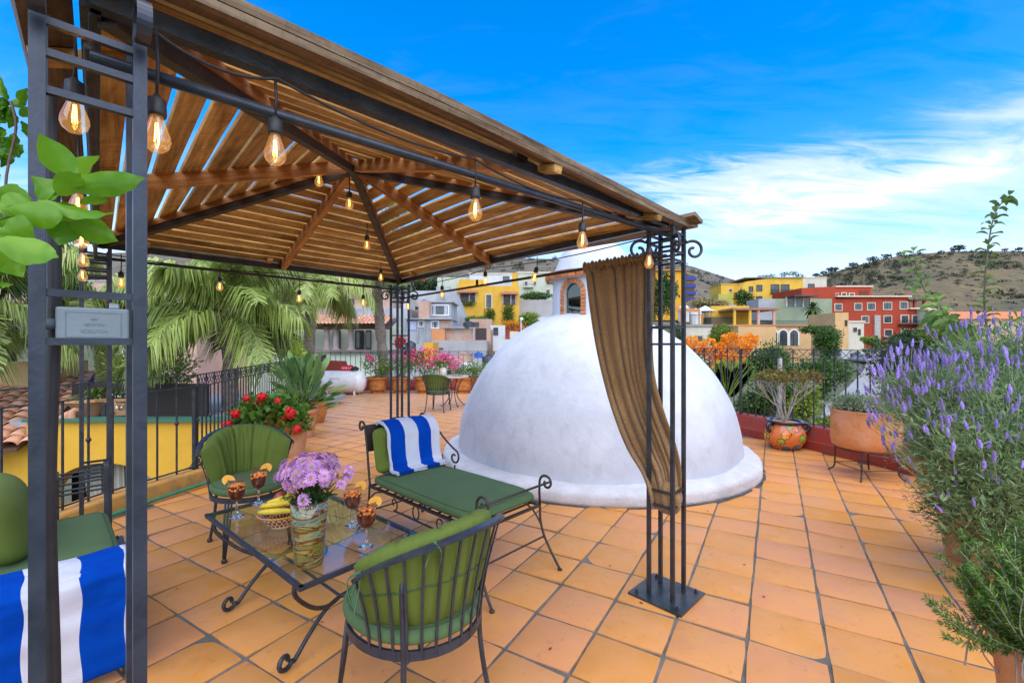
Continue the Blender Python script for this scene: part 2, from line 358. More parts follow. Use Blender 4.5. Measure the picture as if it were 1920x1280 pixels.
M['wood_grey'] = woodmat('weathered_wood', (0.1, 0.07, 0.045), (0.24, 0.17, 0.1), (0.36, 0.27, 0.17))
M['white'] = mat('limewash', (0.57, 0.59, 0.62), 0.85, 0, c2=(0.485, 0.51, 0.545), ns=1.9, nlo=0.4, nhi=0.68, bump=1.0, bs=9, c3=(0.4, 0.41, 0.43), ns3=7, f3=0.4, stretch=(1, 1, .7))
M['curb_white'] = mat('rough_plaster', (0.58, 0.58, 0.58), 0.9, 0, c2=(0.46, 0.45, 0.45), ns=4, bump=0.8, bs=24, c3=(0.45, 0.42, 0.42), ns3=7, f3=0.4)
M['brick'] = mat('red_brick', (0.52, 0.14, 0.03), 0.85, 0, c2=(0.62, 0.24, 0.07), ns=25, bump=0.6, bs=90, obj=0.22, c3=(0.3, 0.12, 0.06), ns3=30)
M['mortar'] = mat('mortar', (0.36, 0.34, 0.32), 0.95, 0, c2=(0.5, 0.48, 0.45), ns=30, bump=0.6, bs=90)
M['grout'] = mat('grout', (0.11, 0.1, 0.08), 0.95, 0, c2=(0.2, 0.18, 0.15), ns=9, bump=0.6, bs=120, c3=(0.05, 0.05, 0.035), ns3=4, f3=0.6)
M['glass'] = glassmat('clear_glass')
M['winglass'] = mat('window_glass', (0.03, 0.04, 0.045), 0.08, 0, spec=0.8, c2=(0.09, 0.11, 0.12), ns=0.9)
M['tabletop'] = sheetglass('table_glass', (0.93, 0.97, 0.95), 0.05)
M['bulbglass'] = sheetglass('bulb_glass', (1.0, 0.88, 0.66), 0.1)
_t = M['bulbglass'].node_tree; _e = _t.nodes.new('ShaderNodeEmission'); _e.inputs[0].default_value = (1, .45, .1, 1); _e.inputs[1].default_value = .08
_a = _t.nodes.new('ShaderNodeAddShader'); _o = [n for n in _t.nodes if n.type == 'OUTPUT_MATERIAL'][0]; _m = _o.inputs[0].links[0].from_socket
_t.links.new(_m, _a.inputs[0]); _t.links.new(_e.outputs[0], _a.inputs[1]); _t.links.new(_a.outputs[0], _o.inputs[0])
M['filament'] = emit('filament', (1.0, 0.42, 0.06), 14)
M['rubber'] = mat('black_rubber', (0.02, 0.018, 0.017), 0.55, c2=(0.035, 0.03, 0.028), ns=20)
M['pillow'] = mat('olive_cushion', (0.09, 0.13, 0.012), 0.85, 0, c2=(0.12, 0.165, 0.016), ns=3, bump=0.25, bs=500)
M['seatgreen'] = mat('seat_cushion', (0.07, 0.125, 0.042), 0.9, 0, c2=(0.085, 0.15, 0.055), ns=4, bump=0.3, bs=600)
M['strap'] = mat('strap_green', (0.06, 0.13, 0.05), 0.85)
M['burlap'] = None
def burlap():
    m = mat('burlap', (0.25, 0.13, 0.04), 0.95, 0, c2=(0.36, 0.2, 0.07), ns=3, c3=(0.55, 0.36, 0.16), ns3=110, f3=0.7, trans=0.22, sheen=0.3)
    t = m.node_tree; b = t.nodes['Principled BSDF']; tc = t.nodes.new('ShaderNodeTexCoord')
    mp = t.nodes.new('ShaderNodeMapping'); mp.inputs['Scale'].default_value = (1, 1, 1); t.links.new(tc.outputs['Object'], mp.inputs[0])
    w = t.nodes.new('ShaderNodeTexNoise'); w.inputs['Scale'].default_value = 260; w.inputs['Detail'].default_value = 1
    st = t.nodes.new('ShaderNodeMapping'); st.inputs['Scale'].default_value = (1, 1, 2.6); t.links.new(tc.outputs['Object'], st.inputs[0]); t.links.new(st.outputs[0], w.inputs['Vector'])
    bp = t.nodes.new('ShaderNodeBump'); bp.inputs['Strength'].default_value = 0.6; bp.inputs['Distance'].default_value = 0.004; t.links.new(w.outputs[0], bp.inputs['Height']); t.links.new(bp.outputs[0], b.inputs['Normal'])
    return m
M['burlap'] = burlap()
# ================================================================ terrace floor of clay tiles
TH, TX = -0.533, 0.343
TO = Vector((1.0306 * 1.5, 1.905 * 1.5, 0))
AX = Vector((math.cos(TH), math.sin(TH), 0)); AY = Vector((-math.sin(TH), math.cos(TH), 0))
LEFT = [(-3.75, 1.0), (-3.62, 2.8), (-3.51, 3.91), (-3.30, 4.82), (-3.9, 7.0), (-4.45, 9.0), (-5.9, 14.4)]
BACK = [(-5.9, 14.4), (-2.5, 14.6), (1.5, 14.2)]
RIGHT = [(1.5, 14.2), (3.0, 10.8), (3.5, 8.6), (3.84, 7.28), (4.21, 6.39), (4.36, 5.84), (4.53, 5.28), (4.8, 4.4), (5.1, 3.3), (5.3, 1.5), (5.3, -1.5)]
OUT = LEFT + BACK[1:] + RIGHT[1:] + [(-3.75, -1.5)]
def inside(x, y, poly=OUT):
    c = False; n = len(poly)
    for i in range(n):
        x1, y1 = poly[i]; x2, y2 = poly[(i + 1) % n]
        if (y1 > y) != (y2 > y) and x < (x2 - x1) * (y - y1) / (y2 - y1) + x1: c = not c
    return c
def tile_mat():
    m = bpy.data.materials.new('clay_tile'); m.use_nodes = True; t = m.node_tree; b = t.nodes['Principled BSDF']; L = t.links
    tc = t.nodes.new('ShaderNodeTexCoord'); oi = t.nodes.new('ShaderNodeObjectInfo'); a = t.nodes.new('ShaderNodeAttribute'); a.attribute_name = 'rnd'
    r = mathn(t, 'FRACT', mathn(t, 'ADD', oi.outputs['Random'], a.outputs['Fac']))
    off = t.nodes.new('ShaderNodeVectorMath'); off.operation = 'SCALE'; off.inputs[0].default_value = (37, 51, 23); L.new(r, off.inputs['Scale'])
    ge = t.nodes.new('ShaderNodeNewGeometry')
    ad = t.nodes.new('ShaderNodeVectorMath'); ad.operation = 'ADD'; L.new(ge.outputs['Position'], ad.inputs[0]); L.new(off.outputs[0], ad.inputs[1])
    def nz(s, d, dist=0.0, v=None):
        n = t.nodes.new('ShaderNodeTexNoise'); n.inputs['Scale'].default_value = s; n.inputs['Detail'].default_value = d; n.inputs['Roughness'].default_value = 0.6; n.inputs['Distortion'].default_value = dist
        L.new(v or ad.outputs[0], n.inputs['Vector']); return n.outputs[0]
    k = mathn(t, 'ADD', mathn(t, 'MULTIPLY', r, 0.42), mathn(t, 'MULTIPLY', nz(4.5, 4, 1.2), 0.75))
    c = ramp(t, k, [(0.2, (0.6, 0.24, 0.1)), (0.42, (0.63, 0.262, 0.082)), (0.6, (0.65, 0.28, 0.07)), (0.8, (0.62, 0.25, 0.035))])
    wash = ramp(t, nz(0.35, 2, 0, ge.outputs['Position']), [(0.42, 0.0), (0.62, 1.0)])
    x = t.nodes.new('ShaderNodeMix'); x.data_type = 'RGBA'; L.new(mathn(t, 'MULTIPLY', wash, 0.2), x.inputs[0]); L.new(c, x.inputs[6]); x.inputs[7].default_value = (0.5, 0.26, 0.14, 1)
    st = ramp(t, nz(26, 6, 0.4), [(0.6, 0.0), (0.74, 1.0)])
    x2 = t.nodes.new('ShaderNodeMix'); x2.data_type = 'RGBA'; L.new(mathn(t, 'MULTIPLY', st, 0.5), x2.inputs[0]); L.new(x.outputs[2], x2.inputs[6]); x2.inputs[7].default_value = (0.3, 0.13, 0.06, 1)
    dirt = ramp(t, nz(2.2, 6, 0.6, ge.outputs['Position']), [(0.57, 0.0), (0.75, 1.0)])
    x3 = t.nodes.new('ShaderNodeMix'); x3.data_type = 'RGBA'; L.new(mathn(t, 'MULTIPLY', dirt, 0.4), x3.inputs[0]); L.new(x2.outputs[2], x3.inputs[6]); x3.inputs[7].default_value = (0.4, 0.26, 0.15, 1)
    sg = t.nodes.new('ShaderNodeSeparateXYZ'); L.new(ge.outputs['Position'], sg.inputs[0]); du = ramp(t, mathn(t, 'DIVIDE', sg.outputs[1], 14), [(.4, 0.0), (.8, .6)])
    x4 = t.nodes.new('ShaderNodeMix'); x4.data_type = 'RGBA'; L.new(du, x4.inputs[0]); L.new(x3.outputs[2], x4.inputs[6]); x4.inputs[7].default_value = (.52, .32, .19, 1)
    L.new(x4.outputs[2], b.inputs['Base Color'])
    L.new(mathn(t, 'ADD', mathn(t, 'MULTIPLY', nz(9, 5), 0.4), 0.22), b.inputs['Roughness']); b.inputs['Specular IOR Level'].default_value = 0.35
    bp = t.nodes.new('ShaderNodeBump'); bp.inputs['Strength'].default_value = 0.25; bp.inputs['Distance'].default_value = 0.004
    L.new(mathn(t, 'ADD', nz(14, 5), mathn(t, 'MULTIPLY', nz(120, 2), 0.25)), bp.inputs['Height']); L.new(bp.outputs[0], b.inputs['Normal'])
    return m
M['tile'] = tile_mat()
def tile_verts(seed):
    """one pillowed clay tile, rounded worn edge, 33 faces' worth of geometry"""
    r = random.Random(seed); hs_ = (TX - 0.0135) / 2; P = []; Fq = []
    ring = [(-1, -1), (-0.33, -1), (0.33, -1), (1, -1), (1, -0.33), (1, 0.33), (1, 1), (0.33, 1), (-0.33, 1), (-1, 1), (-1, 0.33), (-1, -0.33)]
    wob = [(r.uniform(-1, 1) * 0.0016, r.uniform(-1, 1) * 0.0016) for _ in ring]
    tiltx, tilty = r.uniform(-.004, .004), r.uniform(-.004, .004)
    for z, s in ((-0.012, 1.0), (-0.0015, 1.0), (0.0, 0.977)):
        for (x, y), w in zip(ring, wob):
            cr = 0.985 if abs(x) == 1 and abs(y) == 1 else 1
            P.append((x * hs_ * s * cr + w[0], y * hs_ * s * cr + w[1], z + (x * tiltx + y * tilty if z > -0.01 else 0)))
    n = 12
    for k in (0, 1): Fq += [(k * n + i, k * n + (i + 1) % n, (k + 1) * n + (i + 1) % n, (k + 1) * n + i) for i in range(n)]
    P.append((0, 0, 0.0012)); c = len(P) - 1
    Fq += [(24 + i, 24 + (i + 1) % n, c) for i in range(n)]
    return P, Fq
floor = MB()
o2 = [Vector((x, y, -0.006)) for x, y in OUT]
floor.poly(o2, (0, 0, -0.25))
floor = tag(floor.build('terrace_floor', M['grout']), kind='structure')
tiles = []
for i in range(-50, 30):
    for j in range(-30, 60):
        p = TO + AX * ((i + .5) * TX) + AY * ((j + .5) * TX)
        if p.y > -0.3 and inside(p.x, p.y) and math.hypot(p.x - 1.108, p.y - 6.1) > 1.9:
            if abs(p.x) < p.y * 1.35 + 0.6: tiles.append(p)
tiles.sort(key=lambda p: (0 if p.y > 1.4 and abs(p.x) / p.y < 1.2 else 1, p.length))
variants = []
for s in range(6):
    P, Fq = tile_verts(s); me = bpy.data.meshes.new('tile'); me.from_pydata(P, [], Fq); me.materials.append(M['tile'])
    me.polygons.foreach_set('use_smooth', [True] * len(me.polygons)); me.set_sharp_from_angle(angle=0.6); variants.append((me, P, Fq))
for k, p in enumerate(tiles[:300]):
    o = bpy.data.objects.new('tile', variants[k % 6][0]); col.objects.link(o); o.parent = floor
    o.location = p + Vector((random.uniform(-1, 1) * .002, random.uniform(-1, 1) * .002, random.uniform(-.0012, .0012))); o.rotation_euler = (0, 0, TH + random.choice((0, PI / 2, PI)) + random.uniform(-.006, .006))
mb = MB(); rn = []
for k, p in enumerate(tiles[300:]):
    _, P, Fq = variants[k % 6]; R = rz(TH + random.uniform(-.006, .006))
    mb.add([R @ Vector(q) + p for q in P], Fq); rn += [random.random()] * len(Fq)
far = mb.build('far_tiles', M['tile'], floor); far['kind'] = 'stuff'
a = far.data.attributes.new('rnd', 'FLOAT', 'FACE')
if len(a.data) == len(rn): a.data.foreach_set('value', rn)
# ================================================================ gazebo
R0, B0, N0 = Vector((.925, 2.67, 0)), Vector((-1.31, 5.2, 0)), Vector((-.883, .932, 0)); F0 = Vector((-3.03, 3.24, 0))
CEN = (R0 + F0) / 2; ZB, ZA = 2.225, 2.665
E1 = (N0 - R0).normalized(); E2 = (B0 - R0).normalized()
gz = thing('gazebo', 'square iron gazebo with a slatted wooden hip roof over the seating', 'gazebo', CEN)
def post(P, s, bar, base=True, side=0.147, thick_scroll=False, scrolls=True):
    pr = thing('corner_post', None, None, P); pr.parent = gz; pr.location = P - CEN
    MATS[pr] = Matrix.Translation(P)
    ang = math.radians(45); hx = side / 2
    cs = [rz(ang) @ Vector((a * hx, b * hx, 0)) for a, b in ((-1, -1), (1, -1), (1, 1), (-1, 1))]
    for c in cs:
        MB().bar(P + c + V3(0, 0, 0.012), P + c + V3(0, 0, 2.19), bar, bar, up=(math.cos(ang), math.sin(ang), 0)).build('upright', M['iron_blue' if thick_scroll else 'iron'], pr)
    zs = [0.55, 0.635, 1.5, 1.6, 1.99, 2.04, 2.1, 2.15] if not thick_scroll else [1.505, 1.597, 1.977, 2.047, 2.106]
    for z in zs:
        b = MB()
        for i in (range(4) if not thick_scroll else (0,)):
            b.bar(P + cs[i] + V3(0, 0, z), P + cs[(i + 1) % 4] + V3(0, 0, z), bar * .62, bar * .62)
        b.build('cross_bar', M['iron_blue' if thick_scroll else 'iron'], pr)
    if base:
        R = rz(ang); MB().box(P + V3(0, 0, .008), (.32, .33, .012), R).build('base_plate', M['plate'], pr)
        for a_, b_ in ((-1, -1), (1, -1), (1, 1), (-1, 1)):
            q = P + R @ Vector((a_ * .125, b_ * .125, 0)); bb = MB()
            bb.lathe([(0, .034), (.006, .034), (.006, .022), (.012, .022), (.012, .013)], q, 6); bb.build('bolt', M['iron'], pr)
    # scrolls springing outward from the faces
    for i in range(4):
        d = cs[i].normalized()
        for sgn in ((1,) if not thick_scroll else (1,)):
            c0 = P + cs[i] + d * .052 + V3(0, 0, 2.06); up = V3(0, 0, 1)
            pts = spiral(c0, -d, up, .052, .05, -1.9 + 0, 0, 4)[:0]
            pts = [P + cs[i] + V3(0, 0, 2.03 + .1)] + spiral(c0 + d * .008, d, up, .062, .014, PI * .72, -PI * 1.55, 26)
            if thick_scroll or not scrolls:
                continue
            MB().tube(pts, .0088, 7).build('scroll', M['iron'], pr, smooth=True)
    return pr, cs
pR, csR = post(R0, 0, .021)
post(B0, 0, .021); post(F0, 0, .023, scrolls=False)
pN, csN = post(N0, 0, .0225, thick_scroll=True, base=False)
# broad flat-bar rings at the top of the near post
_fd = (csN[1] - csN[0]).normalized(); _fn = Vector((_fd.y, -_fd.x, 0))
for i in (0, 1):
    c = N0 + csN[i] + _fn * .05 + V3(0, 0, 2.13 + .01 * i); b = MB()
    pts = spiral(c, -_fn, V3(0, 0, 1), .05, .03, -.3, 5.6, 26)
    for a_, b_ in zip(pts[:-1], pts[1:]): b.bar(a_, b_ + (b_ - a_) * .15, .024, .007, up=(a_ + b_) / 2 - c)
    b.build('scroll', M['iron_blue'], pN)
# ring beams, curtain rods
def ext(a, b, e): d = (b - a).normalized() * e; return a - d, b + d
corners = [R0, N0, F0, B0]
for i in range(4):
    a_, b_ = corners[i], corners[(i + 1) % 4]
    MB().bar(a_ + V3(0, 0, ZB), b_ + V3(0, 0, ZB), .034, .042).build('ring_beam', M['iron'], gz)
o_out = -E2 * .06
MB().tube([R0 + o_out * .4 + V3(0, 0, 2.145), N0 + o_out * .4 + V3(0, 0, 2.09)], .0135, 10).build('curtain_rod', M['iron_blue'], gz, smooth=True)
MB().tube([R0 + V3(0, 0, 2.03), B0 + V3(0, 0, 2.03)], .011, 8).build('curtain_rod', M['iron_brown'], gz, smooth=True)
MB().tube([F0 + V3(0, 0, 2.13), B0 + V3(0, 0, 2.13)], .011, 8).build('curtain_rod', M['iron_brown'], gz, smooth=True)
MB().tube([F0 + V3(0, 0, 2.12), N0 + V3(0, 0, 2.12)], .011, 8).build('curtain_rod', M['iron_brown'], gz, smooth=True)
AP = CEN + V3(0, 0, ZA)
def oriented(name, mbd, X, Z, loc, mt, parent):
    """mesh with local X along X axis; vertices given in local space"""
    X = X.normalized(); Yv = Z.cross(X).normalized(); Zv = X.cross(Yv)
    Mx = Matrix((X, Yv, Zv)).transposed().to_4x4(); Mx.translation = loc
    me = bpy.data.meshes.new(name); me.from_pydata(mbd.v, [], mbd.f); me.update(); me.materials.append(mt)
    o = bpy.data.objects.new(name, me); col.objects.link(o); o.parent = parent
    o.matrix_basis = MATS[parent].inverted() @ Mx; return o
def local_bar(name, a_, b_, w, h, Z, mt, parent):
    L = (b_ - a_).length; m = MB().box((L / 2, 0, 0), (L, w, h)); return oriented(name, m, b_ - a_, Z, a_, mt, parent)
for c in corners:   # steel hip beams with a timber cap above
    a_ = c + V3(0, 0, ZB - .02); d = (AP - V3(0, 0, .015) - a_); a2 = a_ + d * .02
    local_bar('hip_beam', a2, AP + V3(0, 0, -.015), .042, .042, V3(0, 0, 1), M['iron_brown'], gz)
    local_bar('hip_rafter', a2 + V3(0, 0, .044), AP + V3(0, 0, .027), .055, .042, V3(0, 0, 1), M['wood_red'], gz)
MB().box(AP + V3(0, 0, .0), (.12, .12, .03), rz(PI / 4)).build('ridge_plate', M['iron_brown'], gz)
def droop(p): return .055 * max(0, 1 - math.hypot(p.x - R0.x, p.y - R0.y) / 1.7) ** 1.2
for i in range(4):
    a_, b_ = corners[i], corners[(i + 1) % 4]; mid = (a_ + b_) / 2
    o_ = (mid - CEN).normalized()
    m0 = mid + V3(0, 0, ZB + .012)
    local_bar('rafter', m0, AP + V3(0, 0, .013), .045, .07, V3(0, 0, 1), M['wood_red'], gz)
    MB().box(mid + V3(0, 0, ZB + .04), (.06, .06, .05), rz(PI / 4)).build('bracket', M['iron'], gz)
    # boards, eave to ridge
    out = (mid - CEN); run = out.length; outn = out.normalized(); rise = (ZA + .05) - (ZB + .048)
    slope = math.hypot(run, rise); over = .125; pitch = .118; n = int((slope + over - .06) / pitch)
    along = (b_ - a_).normalized(); half = (b_ - a_).length / 2
    up_s = (-outn * run + V3(0, 0, rise)).normalized()      # up the slope
    nrm = along.cross(up_s).normalized()
    if nrm.z < 0: nrm = -nrm
    eave = mid + V3(0, 0, ZB + .048) - up_s * over
    tot = slope + over
    for k in range(n):
        w = pitch - .026 + random.uniform(-.004, .004); s0 = k * pitch; s1 = s0 + w
        h0 = half * (tot - s0) / slope; h1 = half * (tot - s1) / slope
        if h1 < .06: continue
        Xd = along if nrm.cross(along).dot(up_s) >= 0 else -along
        th = .018; m = MB(); rr = [random.uniform(-.012, .012) for _ in range(4)]; nseg = 8
        vs = []; sag = random.uniform(-.004, .004)
        for t in range(nseg + 1):
            f = t / nseg
            for (ss, hh) in ((-w / 2, h0), (w / 2, h1)):
                x = -hh + 2 * hh * f; e = random.uniform(-.0014, .0014)
                curl = -droop(eave + up_s * s0 + Xd * x)
                for zz_ in (0, th):
                    vs.append((x, ss + e, zz_ + sag * math.sin(PI * f) + curl))
        fs = [(0, 2, 3, 1)]
        for t in range(nseg):
            q = t * 4; fs += [(q, q + 4, q + 6, q + 2), (q + 1, q + 3, q + 7, q + 5), (q, q + 1, q + 5, q + 4), (q + 2, q + 6, q + 7, q + 3)]
        q = nseg * 4; fs.append((q, q + 1, q + 3, q + 2)); m.add(vs, fs)
        loc = eave + up_s * (s0 + w / 2)
        X = along
        Yv = nrm.cross(X)
        if Yv.dot(up_s) < 0: X = -along
        oriented('roof_board', m, X, nrm, loc, M['wood' if k else 'wood_grey'], gz)
    # doubled weathered eave board lying on the first board, and two short blocks
    L = half * (tot + .02) / slope
    for (dz, ds, w, th, mt) in ((.021, .03, .1, .022, 'wood_grey'),):
        mm = MB(); X = along; o_e = eave + up_s * (ds + .02) + nrm * (dz + th / 2); vs = []
        for t in range(13):
            x = -L + 2 * L * t / 12; dd_ = -droop(o_e + X * x)
            vs += [(x, -w / 2, -th / 2 + dd_), (x, w / 2, -th / 2 + dd_), (x, w / 2, th / 2 + dd_), (x, -w / 2, th / 2 + dd_)]
        fs = [(3, 2, 1, 0), (48, 49, 50, 51)]
        for t in range(12):
            for c_ in range(4): fs.append((4 * t + c_, 4 * t + (c_ + 1) % 4, 4 * t + 4 + (c_ + 1) % 4, 4 * t + 4 + c_))
        mm.add(vs, fs)
        oriented('eave_board', mm, X, nrm, eave + up_s * (ds + .02) + nrm * (dz + th / 2), M[mt], gz)
    for f in (-.1, -.78):
        mm = MB().box((0, 0, 0), (.2, .045, .03)); oriented('block', mm, up_s, nrm, eave + along * (half * f) + up_s * .1 - nrm * (.017 + droop(eave + along * half * f)), M['wood'], gz)
# ================================================================ junction box on the near post
pL = N0 + csN[0]; 
# the face towards the camera runs between the two corners nearest to it
cc = sorted([N0 + c for c in csN], key=lambda p: p.y)[:2]; cc.sort(key=lambda p: p.x); fL, fR = cc
fd = (fR - fL).normalized(); fn = Vector((fd.y, -fd.x, 0))
jb = thing('junction_box', 'grey plastic electrical box mounted between the rungs of the near post', 'junction box', (fL + fR) / 2 + V3(0, 0, 1.54))
jc = (fL + fR) / 2 + V3(0, 0, 1.5385) - fn * .022
Rj = Matrix((fd, -fn, V3(0, 0, 1))).transposed()
MB().box(jc + fd * .004, (.108, .045, .067), Rj).build('box_body', mat('grey_plastic', (0.17, 0.21, 0.22), .45, c2=(.2, .245, .26), ns=9, c3=(.16, .17, .16), ns3=40, f3=.3, bump=.1), jb, bevel=.004)
fr = MB(); fc = jc + fd * .004 + fn * .0228
for a_, b_ in (((-.04, -.024), (.04, -.024)), ((.04, -.024), (.04, .024)), ((.04, .024), (-.04, .024)), ((-.04, .024), (-.04, -.024))):
    fr.bar(fc + fd * a_[0] + V3(0, 0, a_[1]), fc + fd * b_[0] + V3(0, 0, b_[1]), .0012, .0012)
M['grey_plastic'] = bpy.data.materials['grey_plastic']
fr.build('cover_rim', M['grey_plastic'], jb)
MB().tube([jc - fd * .05, jc - fd * .085 + V3(0, 0, 0)], .0105, 12).build('conduit_stub', M['grey_plastic'], jb, smooth=True)
MB().box(jc + fd * .035 + V3(0, 0, .04), (.016, .01, .012), Rj).build('mounting_tab', mat('tin', (.5, .52, .53), .4, .6), jb, bevel=.002)
def text(body, size, loc, X, Z, mt, parent, name='lettering', ext_=.0006, flip=False):
    cu = bpy.data.curves.new(name, 'FONT'); cu.body = body; cu.size = size; cu.extrude = ext_; cu.align_x = 'CENTER'; cu.align_y = 'CENTER'
    o0 = bpy.data.objects.new('tmp', cu); me = bpy.data.meshes.new_from_object(o0); bpy.data.objects.remove(o0); me.materials.clear(); me.materials.append(mt)
    o = bpy.data.objects.new(name, me); col.objects.link(o); o.parent = parent
    X = X.normalized(); Z = Z.normalized(); Yv = Z.cross(X); Mx = Matrix((X, Yv, Z)).transposed().to_4x4(); Mx.translation = loc
    o.matrix_basis = MATS[parent].inverted() @ Mx; return o
text('VOLTECK', .0095, fc + V3(0, 0, -.012), -fd, fn, M['grey_plastic'], jb)
text('POLIFLEX', .007, fc + V3(0, 0, .0005), -fd, fn, M['grey_plastic'], jb)
text('MEX', .005, fc + V3(0, 0, .011), -fd, fn, M['grey_plastic'], jb)
# black cable pipe behind the left bar of the near post
b = MB().tube(spline([fL - fn * .05 + fd * .018 + V3(0, 0, z) + fd * .004 * math.sin(z * 9) for z in (0.0, .4, .8, 1.2, 1.6, 2.0)], 4), .011, 8)
tag(b.build('cable_conduit', M['rubber'], smooth=True), 'black cable running up behind the left bar of the near gazebo post', 'cable')
# ================================================================ string lights
def socket_tpl():
    s = MB(); s.lathe([(0, .0), (.006, .0), (.009, -.006), (.0185, -.012), (.02, -.045), (.0185, -.052), (0, -.052)], (0, 0, 0), 14)
    g = MB(); g.lathe([(.0125, -.05), (.014, -.06), (.021, -.08), (.0275, -.1), (.0285, -.112), (.024, -.126), (.013, -.136), (.0, -.139)], (0, 0, 0), 18)
    f = MB()
    for k in range(4):
        a0 = k * PI / 2; x, y = .004 * math.cos(a0), .004 * math.sin(a0)
        f.tube([(x * .6, y * .6, -.062), (x * 1.3, y * 1.3, -.112)], 0.0007, 5)
    st = MB().tube([(0, 0, -.052), (0, 0, -.068)], .004, 8)
    return s, g, f, st
S_, G_, F_, T_ = socket_tpl()
tplS = S_.build('bulb_socket', M['rubber'], None, smooth=True); tplG = G_.build('bulb', M['bulbglass'], None, smooth=True); tplF = F_.build('filament', M['filament'], None); tplT = T_.build('stem', mat('bulb_stem', (.6, .5, .35), .3), None, smooth=True)
def light_string(label, path, spots, sag=.03):
    """path: cord points; spots: (point on cord, drop, tilt) of each bulb"""
    t = thing('light_string', label, 'string lights', path[0], 0, 'string lights under the gazebo roof')
    pts = []
    for a_, b_ in zip(path[:-1], path[1:]):
        a_, b_ = Vector(a_), Vector(b_)
        for k in range(10):
            f = k / 10; pts.append(a_.lerp(b_, f) - V3(0, 0, sag * 4 * f * (1 - f)))
    pts.append(Vector(path[-1])); MB().tube(pts, .0038, 6).build('cord', M['rubber'], t, smooth=True)
    for (p, drop, tilt) in spots:
        p = Vector(p); q = p - V3(0, 0, drop)
        MB().tube([p + V3(0, 0, .006), p.lerp(q, .5) + V3(.003, 0, 0), q], .0035, 6).build('drop_cord', M['rubber'], t, smooth=True)
        so = child(tplS, t, Matrix.Translation(q - Vector(path[0])) @ Matrix.Scale(.92, 4) @ Matrix.Rotation(tilt, 4, 'Y') @ Matrix.Rotation(random.uniform(0, 6), 4, 'Z'))
        for c in (tplG, tplF, tplT): child(c, so, Matrix.Identity(4))
    return t
def on(a_, b_, u, z):
    """point of the segment a-b that stands at photo column u"""
    k = (u - 960) / F; d = b_ - a_; t = (k * a_.y - a_.x) / (d.x - k * d.y); p = a_ + d * t; p.z = z; return p
fr_a, fr_b = R0 - E2 * .035, N0 - E2 * .035
def spot(a_, b_, u, vtop, z0, tilt=0.0):
    """bulb whose socket top shows at (u, vtop), hung from height z0"""
    p = on(a_, b_, u, z0); zt = H - (vtop - HY) / F * p.y; return (p, max(.012, z0 - zt), tilt)
zf = 2.185
light_string('nearest string of bulbs along the front curtain rod', [R0 - E2 * .035 + V3(0, 0, zf - .02), on(fr_a, fr_b, 1090, zf - .03), on(fr_a, fr_b, 891, zf - .02), on(fr_a, fr_b, 520, zf), on(fr_a, fr_b, 290, zf)],
             [spot(fr_a, fr_b, 516, 218, zf - .005), spot(fr_a, fr_b, 891, 348, zf - .03), spot(fr_a, fr_b, 1092, 415, zf - .04), spot(R0, N0, 1217, 462, 2.1), spot(fr_a, fr_b, 294, 178, zf)])
lf_a, lf_b = N0, F0
def sp2(u, v, Y, z0=2.2, tilt=0):
    p = at(u, v, Y); return (V3(p.x, p.y, z0), z0 - p.z, tilt)
light_string('string of bulbs along the left side between near and far-left posts', [N0 + V3(0, 0, 2.19), (N0 + F0) / 2 + V3(0, 0, 2.19), F0 + V3(0, 0, 2.19)],
             [sp2(140, 146, 1.02), sp2(146, 336, 1.5), sp2(153, 414, 2.05), sp2(156, 458, 2.5), sp2(155, 492, 3.0)])
bk_a, bk_b = F0 - E2 * 0 , B0
light_string('string of bulbs along the back beam in front of the palms', [F0 + V3(0, 0, 2.17), (F0 + B0) / 2 + V3(0, 0, 2.17), B0 + V3(0, 0, 2.17)],
             [spot(F0, B0, 227, 508, 2.17), spot(F0, B0, 412, 518, 2.17), spot(F0, B0, 561, 543, 2.16), spot(F0, B0, 681, 552, 2.16)])
light_string('string of bulbs along the beam above the burlap curtain', [B0 + V3(0, 0, 2.17), (R0 + B0) / 2 + V3(0, 0, 2.17), R0 + V3(0, 0, 2.17)],
             [spot(R0, B0, 765, 560, 2.17), spot(R0, B0, 829, 535, 2.17), spot(R0, B0, 910, 508, 2.17), spot(R0, B0, 1007, 500, 2.18, .25)])
hb0 = AP + V3(0, 0, -.03); hb1 = B0 + V3(0, 0, ZB)
light_string('string of bulbs hanging down the hip beam to the back post', [hb0, hb0.lerp(hb1, .5), hb1],
             [sp2(598, 313, 2.85, 2.62), sp2(655, 358, 3.0, 2.62), sp2(688, 440, 3.7, 2.5), sp2(714, 504, 4.6, 2.34)], .01)
for o in (tplS, tplG, tplF, tplT): bpy.data.objects.remove(o)
